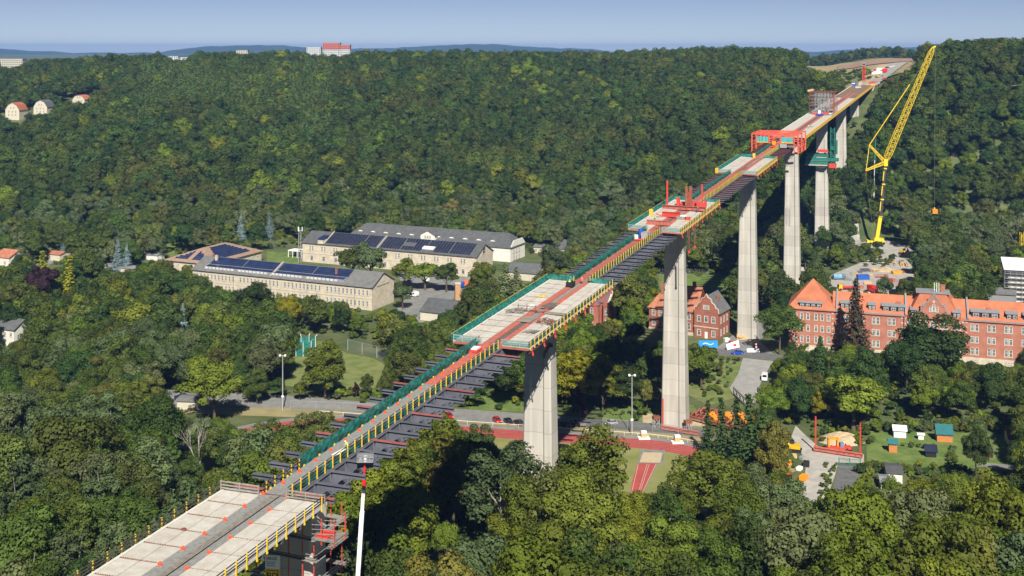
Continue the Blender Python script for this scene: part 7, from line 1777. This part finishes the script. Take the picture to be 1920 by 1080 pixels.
for k, (px, Y, m, lb) in enumerate(((1645, 1050, pWh, 'white trailer on the haul road beyond the bridge, nearer'), (1650, 1110, mGreenP, 'green and white trailer on the haul road beyond the bridge'), (1659, 1080, pRd, 'red lorry on the haul road beyond the bridge'))):
    X = (px-CXP)/F*Y; lorry(Vector((X, Y, 0)), .1, pRd if k else pWh, m if k != 1 else pWh, lb, 8 if k < 2 else 4, 3.0, z=ground(X, Y)+1.9)
for px, Y, m, lb in ((1669, 1180, pWh, 'white car nearest the white hut on the haul road'), (1674, 1190, pWh, 'white car on the far haul road'), (1663, 1175, paint('navy', (.015, .03, .08)), 'dark blue car on the far haul road'), (1658, 905, pRd, 'red car beside the far bridge end')):
    X = (px-CXP)/F*Y; o = car(Vector((X, Y, 0)), .3, m, lb); o.location.z = ground(X, Y)+2.0
X = (1646-CXP)/F*1000; digger(Vector((X, 1000, 0)), .4, paint('yellow', (.72, .42, .02)), 'orange-yellow excavator on the ground beyond the bridge', ground(X, 1000)+1.8)
for k, (px, Y) in enumerate(((1637, 893), (1641, 898), (1635, 884))):
    X = (px-CXP)/F*Y; pile(Vector((X, Y, 0)), 0, 10, 6, [mRed, mPrimer, mTim][k], ['red formwork parts heaped by the far abutment', 'rust-red steel heap right of the far abutment', 'timber heap below the far abutment'][k], .4, z=ground(X, Y)+1.0, spread=3, w=.5, name='formwork_heap')
# --- equipment on the third slab
def sb_(lbl, cat, name, x, s, parts, rz=0):
    t = on_deck(name, x, s, lbl, cat, rz=rz)
    for nm, m, f in parts: mb = MB(); f(mb); mb.build(nm, m, t)
    return t
def Ibeam(mb, x0, x1, y, z0, h, w=.5):
    mb.box(x0, x1, y-w/2, y+w/2, z0, z0+.1); mb.box(x0, x1, y-w/2, y+w/2, z0+h-.1, z0+h); mb.box(x0, x1, y-.06, y+.06, z0+.1, z0+h-.1)
    for k in range(8): x = x0+(x1-x0)*k/7; mb.box(x-.04, x+.04, y-w/2, y+w/2, z0+.1, z0+h-.1)
s3 = 355.0
sb_('nearest red cross girder lying over the third slab', 'girder', 'cross_girder', 0, s_at(1240, 0)+1.0, [('girder', mPrimer, lambda m: Ibeam(m, -4.6, 2.4, 0, .1, 1.3))])
sb_('short bright red girder in the middle of the third slab', 'girder', 'cross_girder', 0, s3+21, [('girder', mRed, lambda m: Ibeam(m, -3.4, 2.0, 0, .2, 1.5, .7)), ('brace', mRed, lambda m: (m.beam((-3.4, 0, .2), (-5, -1.5, 1.2), .3), m.beam((2.0, 0, .2), (1.4, -2.2, .2), .25)))])
sb_('long red cross girder with two tall red posts on the third slab', 'girder', 'cross_girder', 0, s3+34, [('girder', mPrimer, lambda m: Ibeam(m, -6.8, 6.8, 0, .2, 1.2, .9)), ('post', mRed, lambda m: (m.box(-5.9, -5.45, 1, 1.45, .1, 9.0), [m.box(-6.0, -5.35, .9, 1.55, z, z+.12) for z in (2.5, 4.8, 7)])), ('post', mRed, lambda m: (m.box(5.6, 6.0, -.2, .2, 1.3, 8.4), [m.box(5.5, 6.1, -.3, .3, z, z+.12) for z in (3, 5.4)]))])
sb_('pair of rust-brown upright steel plates behind the red girder', 'steel plates', 'steel_columns', .5, s3+38, [('plate', mRust, lambda m: m.box(-1.05, -.2, -.3, .3, .1, 7.0)), ('plate', mRust, lambda m: m.box(.25, 1.1, -.3, .3, .1, 7.0)), ('red_strut', mRed, lambda m: m.beam((.03, 0, .1), (.03, 0, 5.2), .25))])
sb_('red hydraulic frame behind the upright plates on the third slab', 'frame', 'hydraulic_frame', .5, s3+41, [('frame', mRed, lambda m: (m.box(-3.2, 4.4, -.5, .5, .3, 1.5), m.box(-4.6, -3.6, -.5, .5, .1, 2.8), m.box(4.4, 5.0, -.5, .5, .1, 2.4)))])
sb_('pallet of white sacks and boxes on the third slab', 'pallet', 'material_stack', 3.6, s3+19, [('pallet', mTim, lambda m: m.box(-2.0, 2.4, -1, 1, 0, .2)), ('boxes', mPlank, lambda m: m.box(-1.9, .6, -.9, .9, .2, 1.2)), ('sheeting', mScafW, lambda m: m.box(-.8, 1.0, -.9, .9, 1.21, 1.5)), ('red_box', mRed, lambda m: m.box(1.0, 2.0, -.9, .6, .2, 1.0))])
sb_('blue and grey generator trolley on the walkway below the third slab', 'machine', 'generator', .0, s_at(1207, 0), [('blue_cover', mBlueP, lambda m: m.cyl((-.9, 0, 0), (-.9, 0, 2.6), .6, .6, 12)), ('grey_tank', mGalv, lambda m: m.box(-.3, 1.5, -1.6, 1.6, .1, 1.8)), ('white_drum', mWhite, lambda m: m.cyl((-1.6, -2, 0), (-1.6, -2, 1.2), .6, .6, 10)), ('red_tray', mRed, lambda m: m.box(-1.8, 1.2, -3.5, -2.0, -.05, .2))])
for x, lb in ((1296/1, 'dark red tube hanging from the slab edge, nearer'), (1289/1, 'dark red tube hanging from the slab edge, farther')):
    s = s_at(x+6, 7.6)+(0 if x > 1290 else -2.5); t = on_deck('hanging_tube', 7.7, s, lb, 'tube'); MB().cyl((0, 0, -6.6), (0, 0, -.6), .22, .22, 8).build('tube', mMaroon, t); MB().cyl((0, 0, -7.3), (0, 0, -6.6), .32, .25, 8).build('tube_foot', mRed, t)
for i, (px, x) in enumerate(((1221, -6.9), (1344, -6.9), (1414, -1.8))):
    sb_(['yellow cabinet at the left edge of the third slab', 'yellow cabinet at the left edge of the fourth slab', 'yellow cabinet at the far end of the fourth slab'][i], 'cabinet', 'yellow_cabinet', x, s_at(px, x), [('body', mYel, lambda m: m.box(-.5, .5, -.5, .5, 0, 1.9)), ('door', mYBoard, lambda m: m.box(-.4, .4, -.54, -.5, .1, 1.7))])
# --- clutter on the second slab
s2 = 238.3
sb_('grey boards laid across the red strips of the second slab', 'boards', 'board_stack', -.2, s2+16.5, [('board', mPlank, (lambda k: lambda m: m.box(-1.4+.1*(k % 3), 1.6, k*.5, k*.5+.46, .06, .12))(k)) for k in range(12)])
sb_('dark wet boards laid on the second slab beyond the crossing', 'boards', 'board_stack', .2, s2+28, [('board', mPlankDk, (lambda k: lambda m: m.box(-1.3+.12*(k % 4), 1.7, k*.45, k*.45+.4, .06, .12))(k)) for k in range(12)])
sb_('wide grey gangway from the strips to the right slab edge', 'gangway', 'gangway', 4.3, s2+24, [('deck_board', mPlank, (lambda k: lambda m: m.box(-2.9, 2.6, k*.36, k*.36+.33, .25, .33))(k)) for k in range(5)])
sb_('brown wooden railing frame crossing the middle of the second slab', 'railing', 'wooden_railing', 0, s2+24.5, [('frame', mPlank, lambda m: [m.beam((-4.5, 0, z), (1.6, 0, z), .1, .14) for z in (.6, 1.15)]), ('post', mMaroon, lambda m: [m.beam((x, 0, 0), (x, 0, 1.5), .12) for x in (-4.4, -2.4, -.4, 1.5)]), ('brace', mPrimer, lambda m: [m.beam((x, 0, .1), (x+1.2, 1.6, .9), .1) for x in (-3.6, -2, -.6, .6)])])
def heap(lbl, x, s, n, L_, mats, w=.12, name='debris_heap'):
    t = on_deck(name, x, s, lbl, 'heap'); rr_ = random.Random(int(s*7)+n)
    for q, m in enumerate(mats):
        mb = MB()
        for k in range(n): a = rr_.uniform(0, PI); c = Vector((rr_.uniform(-1.6, 1.6), rr_.uniform(-1.6, 1.6), rr_.uniform(.1, .6))); d = Vector((math.cos(a), math.sin(a), rr_.uniform(-.2, .2)))*rr_.uniform(.3, 1)*L_/2; mb.beam(c-d, c+d, w)
        tag(mb.build('scrap', m, t), kind='stuff')
    return t
heap('tangled heap of boards and pipes left of the strips on the second slab', -3.8, s2+22.5, 12, 2.4, (mPlankDk, mGalv, mPlank)); heap('heap of brown nets and cables on the right half of the second slab', 4.2, s2+18.5, 22, 1.6, (mPlankDk, mRust))
pile_ = sb_('loose dark slats laid out on the right half of the second slab', 'slats', 'slat_bundle', 3.6, s2+11, [('slat', mPlankDk, (lambda k: lambda m: m.beam((-1.2+k*.35, -1.4+.3*(k % 3), .06), (-.9+k*.35, 1.6+.2*(k % 2), .06), .14, .1))(k)) for k in range(8)])
sb_('white plastic pipes lying on the left half of the second slab', 'pipes', 'pipe_bundle', -3.4, s2+27, [('pipe', mWhite, (lambda k: lambda m: m.cyl((k*.35, -2.2, .12), (k*.35+.2, 2.2, .12), .09, .09, 6))(k)) for k in range(3)])
sb_('small yellow hoist on the left half of the second slab', 'hoist', 'yellow_hoist', -3.0, s2+36, [('arm', mYel, lambda m: m.box(-1.8, 0, -.08, .08, .1, .25)), ('hook', mYel, lambda m: m.box(-.1, .3, -.25, .25, .05, .7))])
sb_('dark compressor with hoses at the far end of the second slab', 'machine', 'compressor', -.9, s_at(1070, -.9), [('body', mDark, lambda m: m.box(-.8, .8, -1, 1, .1, 1.1)), ('hose', mGreenP, lambda m: m.cyl((-.8, 0, 1.1), (-1.0, .6, 2.0), .15, .12, 6)), ('frame', mYel, lambda m: m.beam((.5, .8, .1), (.5, .8, 2.2), .14))])
sb_('white sheeting covered stack at the near end of the second slab', 'stack', 'covered_stack', -1.4, s2-4.5, [('base', mRed, lambda m: m.box(-.8, 1.0, -1.2, 1.2, -.1, .35)), ('sheeting', mScafW, lambda m: m.box(-.6, .8, -1, 1, .36, .6))])
t = on_deck('manhole_cover', -4.7, 166.4-3.2*4.12, 'round rusty cover lying on a left slab panel', 'cover'); MB().cyl((0, 0, .0), (0, 0, .12), .34, .34, 16).build('disc', mRust, t); MB().cyl((0, 0, .12), (0, 0, .15), .2, .2, 12).build('rim', mMaroon, t)
sb_('white plastic sheet lying on the grey walkway', 'sheet', 'plastic_sheet', .1, s_at(640, .1), [('sheet', mScafW, lambda m: m.hexa([(-.5, -2, -.12), (.6, -2.4, -.12), (.7, 1.6, -.12), (-.3, 2.2, -.12), (-.4, -1.9, -.06), (.5, -2.3, -.05), (.6, 1.5, -.06), (-.2, 2.1, -.05)]))])
heap('small bundle of dark cables on the deck beyond the gantry', 3, 640, 8, 1.2, (mTyre,)); 
# --- steel brackets on the second pier
pr = bw(0, 264.6)
for sx, lb in ((-1, 'dark red bracket clamped to the left edge of the slab-topped pier'), (1, 'dark red bracket clamped to the right edge of the slab-topped pier')):
    t = on_deck('pier_bracket', sx*3.0, 262.4, lb, 'bracket', z=-7.5); mb = MB(); mb.beam((0, -.1, 1.2), (-sx*1.2, -.3, -.6), .5, .5); mb.beam((-sx*1.2, -.3, -.6), (-sx*1.2, -.3, -1.6), .3); mb.box(-.5, .5, -.2, .3, .8, 1.5); mb.build('arm', mMaroon, t)
# --- suspended scaffold round the first pier
t = on_deck('pier_scaffold', 0, 172.4, 'dark scaffold with red posts wrapped round the nearest pier head', 'scaffold'); Hs = -13.5
for x in (-4.8, -2.2, .4, 2.6, 4.4):
    for y in (-3.6, 3.6): mb = MB(); mb.beam((x, y, -4.1), (x, y, Hs), .12); mb.box(x-.18, x+.18, y-.18, y+.18, Hs-.3, Hs); mb.build('red_post', mRed, t)
for z in (-6.4, -9.2, -12.8):
    for y0, y1 in ((-4.4, -3.3), (3.3, 4.4)): MB().box(-5.4, 5.0, y0, y1, z, z+.1).build('platform', mPlank, t)
    MB().box(-6, -4.6, -3.3, 3.3, z, z+.1).build('platform', mPlank, t); MB().box(4.0, 5.0, -3.3, 3.3, z, z+.1).build('platform', mPlank, t)
    mb = MB()
    for h in (.5, 1.0): mb.beam((-5.4, -4.4, z+h), (5, -4.4, z+h), .06); mb.beam((5, -4.4, z+h), (5, 4.4, z+h), .06)
    tag(mb.build('handrail', mGalv, t), kind='stuff')
t = on_deck('side_platform', 9.0, 166, 'small red and wood work platform hanging right of the nearest pier', 'platform'); MB().box(-2.2, 1.2, -1.6, 1.6, -3.6, -3.4).build('deck', mPlank, t); MB().box(-1.8, 0, -1.2, 1.0, -3.39, -3.2).build('red_panel', mRed, t)
for x, y in ((-.8, -1.4), (1.1, -1.4), (1.1, 1.4)): MB().beam((x, y, -4.2), (x, y, -.8), .13).build('post', mRed, t)
mb = MB(); [mb.beam((-2.2, y, z), (1.2, y, z+.4), .06) for y in (-1.5, 1.5) for z in (-2.9, -2.3, -1.7)]; tag(mb.build('tube', mGalv, t), kind='stuff')
# banner in front of the first pier
pbn = AT(511, 1062, 150.0); t = empty('site_banner', (pbn.x, pbn.y, pbn.z), -.12, 'tall company banner, white above and yellow below, hanging under the near slab edge', 'banner')
MB().box(-1.0, 1.0, 0, .08, -.3, 1.45).build('white_panel', mat('banner_white', (.70, .70, .72), .7, .02, 1), t); MB().box(-1.0, 1.0, 0, .08, -3.2, -.31).build('yellow_panel', mat('banner_yellow', (.75, .48, .02), .7, .02, 1), t); MB().box(-.78, .78, -.02, 0, -1.9, -.5).build('black_frame', mDark, t); MB().box(-.68, .68, -.035, -.02, -1.82, -.58).build('inner_panel', MATS['banner_yellow'], t)
def text(body, size, loc, parent, m, ext=.01):
    cu = bpy.data.curves.new('lettering', 'FONT'); cu.body = body; cu.size = size; cu.extrude = ext; cu.align_x = 'CENTER'; cu.materials.append(m); o_ = bpy.data.objects.new('t', cu); COL.objects.link(o_); bpy.context.view_layer.update(); me = bpy.data.meshes.new_from_object(o_.evaluated_get(bpy.context.evaluated_depsgraph_get())); bpy.data.objects.remove(o_); o = bpy.data.objects.new('lettering', me); COL.objects.link(o); o.parent = parent; o.location = loc; o.rotation_euler = (PI/2, 0, 0); return o
text('ARGE', .55, (-.1, -.02, .85), t, mDark); text('BD', 1.15, (0, -.05, -1.6), t, mDark)
for z in (.5, .28, .02): MB().box(-.8, .35, -.012, 0, z, z+.09).build('text_line', mat('banner_grey', (.2, .25, .35), .7, .02, 1), t)
# --- green climbing formwork on the sixth pier
sp6 = 710.9; zc = AT(1541, 307, 656).z-dz(sp6); t = on_deck('climbing_formwork', 0, sp6, 'green netted climbing platform wrapped round a far pier, with a green hoist tower', 'formwork')
for i in range(3):
    z = zc+i*2.2; n = 8.8-i*.5
    for (x0, x1, y0, y1) in ((-n, 4.2, -5.6, -5.4), (-n, -n+.2, -5.6, 5.6), (4.0, 4.2, -5.6, 5.6), (-n, 4.2, 5.4, 5.6)): MB().box(x0, x1, y0, y1, z, z+1.7).build('green_net', mGreenP, t)
    MB().box(-n, 4.2, -5.6, -4.2, z-.2, z).build('platform', mPlank, t)
MB().box(-8.8, 3.6, -5.7, -5.5, zc-.7, zc-.2).build('pale_edge', mTrim, t); MB().box(-2, 4, -4.2, -3.9, zc+7, zc+8.5).build('red_panel', mRed, t)
tag(lattice(MB(), (6.4, -3.5, zc-2), (6.4, -3.5, zc+21), 2.2, 2.2, 10, .35, .22).build('hoist_tower', mGreenP, t), kind='stuff'); MB().box(5.4, 7.4, -4.6, -2.6, zc+8.5, zc+10.5).build('hoist_cage', mGreenP, t); MB().box(8.0, 9.0, -4, -3, zc+6, zc+14).build('ladder_cage', mGreenP, t); MB().box(4.6, 8.2, -5.2, -2.2, zc-1.8, zc+.8).build('orange_machine', mRed, t); MB().box(4.2, 9.6, -5.4, -2, zc+2, zc+3.8).build('side_platform', mGreenP, t)
# stair tower on pier four
t = on_deck('pier_ladder', -1.0, 603.0-3.0, 'thin ladder frame standing against the fifth pier', 'ladder', z=-34); mb = MB(); [mb.beam((x, -.6, -8), (x, -.6, 0), .12) for x in (-.9, .9)]; [mb.beam((-.9, -.6, -8+k*.9), (.9, -.6, -8+k*.9), .08) for k in range(10)]; tag(mb.build('frame', mGalv, t), kind='stuff')
c = G(1541, 455); t = empty('portal_frame', (c.x, c.y-6, 0), 0, 'small brown portal frame at the foot of the pier with green platform', 'frame'); mb = MB(); mb.beam((-1.6, 0, 0), (-1.6, 0, 5), .25); mb.beam((1.6, 0, 0), (1.6, 0, 5), .25); mb.beam((-1.8, 0, 5), (1.8, 0, 5), .4); mb.build('frame', mRust, t)
for sx, lb in ((-1, 'rusty steel bearing stool left of the tall pier foot'), (1, 'rusty steel bearing stool right of the tall pier foot')):
    c = bw(sx*4.9, 378.4-4); t = empty('steel_stool', (c.x, c.y, 0), .3, lb, 'steel stool'); mb = MB(); [mb.beam((x, y, 0), (x, y, 2.6), .16) for x in (-.8, .8) for y in (-.6, .6)]; mb.beam((-.8, -.6, .2), (.8, -.6, 2.4), .12); mb.build('legs', mGalv, t).__setitem__('kind', 'stuff'); MB().box(-1.1, 1.1, -.8, .8, 2.6, 3.4).build('saddle', mRust, t)

# --- people
mSkin = mat('skin', (.50, .30, .21), .6, .04, 1); mTrou = mat('work_trousers', (.05, .06, .09), .9, .1, 1)
def person_mesh(pose):
    J = {'stand': dict(pel=(0, 0, .95), ch=(0, -.02, 1.35), nk=(0, -.02, 1.50), hd=(0, -.04, 1.66), ll=(.10, 0, .50), lf=(.12, 0, .07), lt=(.13, -.16, .03), rl=(-.10, -.02, .50), rf=(-.13, .03, .07), rt=(-.14, -.13, .03), ls=(.20, -.01, 1.42), le=(.26, -.02, 1.14), lh=(.24, -.16, .92), rs=(-.20, -.01, 1.42), re=(-.27, -.05, 1.16), rh=(-.22, -.24, 1.02)),
         'lean': dict(pel=(0, .12, .92), ch=(0, -.18, 1.22), nk=(0, -.30, 1.33), hd=(0, -.42, 1.42), ll=(.10, .05, .48), lf=(.12, .14, .07), lt=(.13, -.03, .03), rl=(-.10, -.06, .50), rf=(-.13, -.04, .07), rt=(-.14, -.2, .03), ls=(.20, -.22, 1.28), le=(.27, -.36, 1.04), lh=(.22, -.52, .86), rs=(-.20, -.22, 1.28), re=(-.27, -.40, 1.06), rh=(-.2, -.56, .92)),
         'kneel': dict(pel=(0, .15, .55), ch=(0, -.12, .90), nk=(0, -.22, 1.02), hd=(0, -.32, 1.12), ll=(.12, -.28, .50), lf=(.12, -.22, .07), lt=(.13, -.38, .03), rl=(-.12, -.16, .10), rf=(-.13, .28, .10), rt=(-.14, .30, .04), ls=(.20, -.16, .95), le=(.26, -.36, .76), lh=(.18, -.52, .56), rs=(-.20, -.16, .95), re=(-.27, -.34, .74), rh=(-.16, -.5, .50))}[pose]
    order = ['pel', 'ch', 'nk', 'hd', 'll', 'lf', 'lt', 'rl', 'rf', 'rt', 'ls', 'le', 'lh', 'rs', 're', 'rh']
    E = [('pel', 'ch'), ('ch', 'nk'), ('nk', 'hd'), ('pel', 'll'), ('ll', 'lf'), ('lf', 'lt'), ('pel', 'rl'), ('rl', 'rf'), ('rf', 'rt'), ('ch', 'ls'), ('ls', 'le'), ('le', 'lh'), ('ch', 'rs'), ('rs', 're'), ('re', 'rh')]
    Rr = dict(pel=.15, ch=.16, nk=.065, hd=.115, ll=.075, lf=.05, lt=.045, rl=.075, rf=.05, rt=.045, ls=.075, le=.05, lh=.042, rs=.075, re=.05, rh=.042)
    me = bpy.data.meshes.new('figure'); me.from_pydata([J[k] for k in order], [(order.index(a), order.index(b)) for a, b in E], [])
    o = bpy.data.objects.new('tmp', me); COL.objects.link(o); md = o.modifiers.new('skin', 'SKIN'); o.modifiers.new('sub', 'SUBSURF').levels = 1
    if not me.skin_vertices: 
        bpy.context.view_layer.objects.active = o; bpy.ops.mesh.customdata_skin_add()
    for i, k in enumerate(order): me.skin_vertices[0].data[i].radius = (Rr[k], Rr[k]*(.75 if k in ('pel', 'ch') else 1)); me.skin_vertices[0].data[i].use_root = (k == 'pel')
    dg = bpy.context.evaluated_depsgraph_get(); out = bpy.data.meshes.new_from_object(o.evaluated_get(dg)); bpy.data.objects.remove(o)
    return out, J
PM = {}
def person(x, s, pose, vest, helmet, label, rz=0, z=-.1):
    if pose not in PM: PM[pose] = person_mesh(pose)
    me, J = PM[pose]; me = me.copy(); me.materials.clear(); [me.materials.append(m) for m in (mTrou, vest, mSkin)]
    pz = J['pel'][2]; hz = J['nk'][2]; hv = Vector(J['hd'])
    mi = []
    for p in me.polygons:
        c = p.center; hand = min((c-Vector(J['lh'])).length, (c-Vector(J['rh'])).length) < .09
        mi.append(2 if (c-hv).length < .16 or hand else (1 if c.z > pz-.02 and not hand else 0)); p.use_smooth = True
    me.polygons.foreach_set('material_index', mi)
    t = on_deck('person', x, s, label, 'person', z=z, rz=rz); inst(me, 'body', t)
    mb = MB(); n = 10; h = hv+Vector((0, 0, .04)); mb.cyl(h, h+Vector((0, 0, .06)), .15, .135, n); mb.cyl(h+Vector((0, 0, .06)), h+Vector((0, 0, .13)), .135, .05, n); mb.build('helmet', helmet, t)
    mb = MB(); mb.beam(hv+Vector((-.02, -.12, -.01)), hv+Vector((.02, -.14, -.03)), .03); mb.build('nose', mSkin, t)
mHiG = mat('hi_vis_lime', (.55, .80, .08), .7, .04, 1); mHiO = mat('hi_vis_orange', (.9, .25, .04), .7, .04, 1)
person(1.15, s_at(652, 1.15), 'lean', mHiG, mWhite, 'worker in light clothes leaning over the railing of the walkway', rz=-PI/2)
person(-1.0, s_at(1072, -1.0)-1.5, 'stand', mHiG, mYel, 'worker in hi-vis vest beside the dark compressor', rz=.4)
person(.2, s_at(1090, .2), 'kneel', mHiO, mWhite, 'worker in orange crouching where walkway and second slab meet', rz=.9)
person(-4.3, s_at(1228, -4.3), 'kneel', mHiG, mRed, 'worker in lime jacket kneeling on the left of the third slab', rz=.2, z=0)
person(4.3, s_at(1306, 4.3), 'lean', mBlueP, mWhite, 'worker in blue overalls on the right of the third slab', rz=1.2, z=0)
person(3.2, s_at(1516, 3.2), 'stand', mHiG, mYel, 'worker in hi-vis on the finished deck beyond the red gantry', z=0)
# ------------------------------------------------------------ air
mHaze = bpy.data.materials.new('air'); mHaze.use_nodes = True; nt = mHaze.node_tree; nt.nodes.clear()
ho = nt.nodes.new('ShaderNodeOutputMaterial'); pv = nt.nodes.new('ShaderNodeVolumePrincipled')
pv.inputs['Color'].default_value = (0.23, 0.46, 0.97, 1); pv.inputs['Density'].default_value = 0.00008; pv.inputs['Anisotropy'].default_value = 0.0
nt.links.new(pv.outputs[0], ho.inputs['Volume'])
mb = MB(); mb.box(-9500, 10500, -1200, 12600, -13, 153)
hz = mb.build('haze', mHaze); tag(hz, kind='stuff')
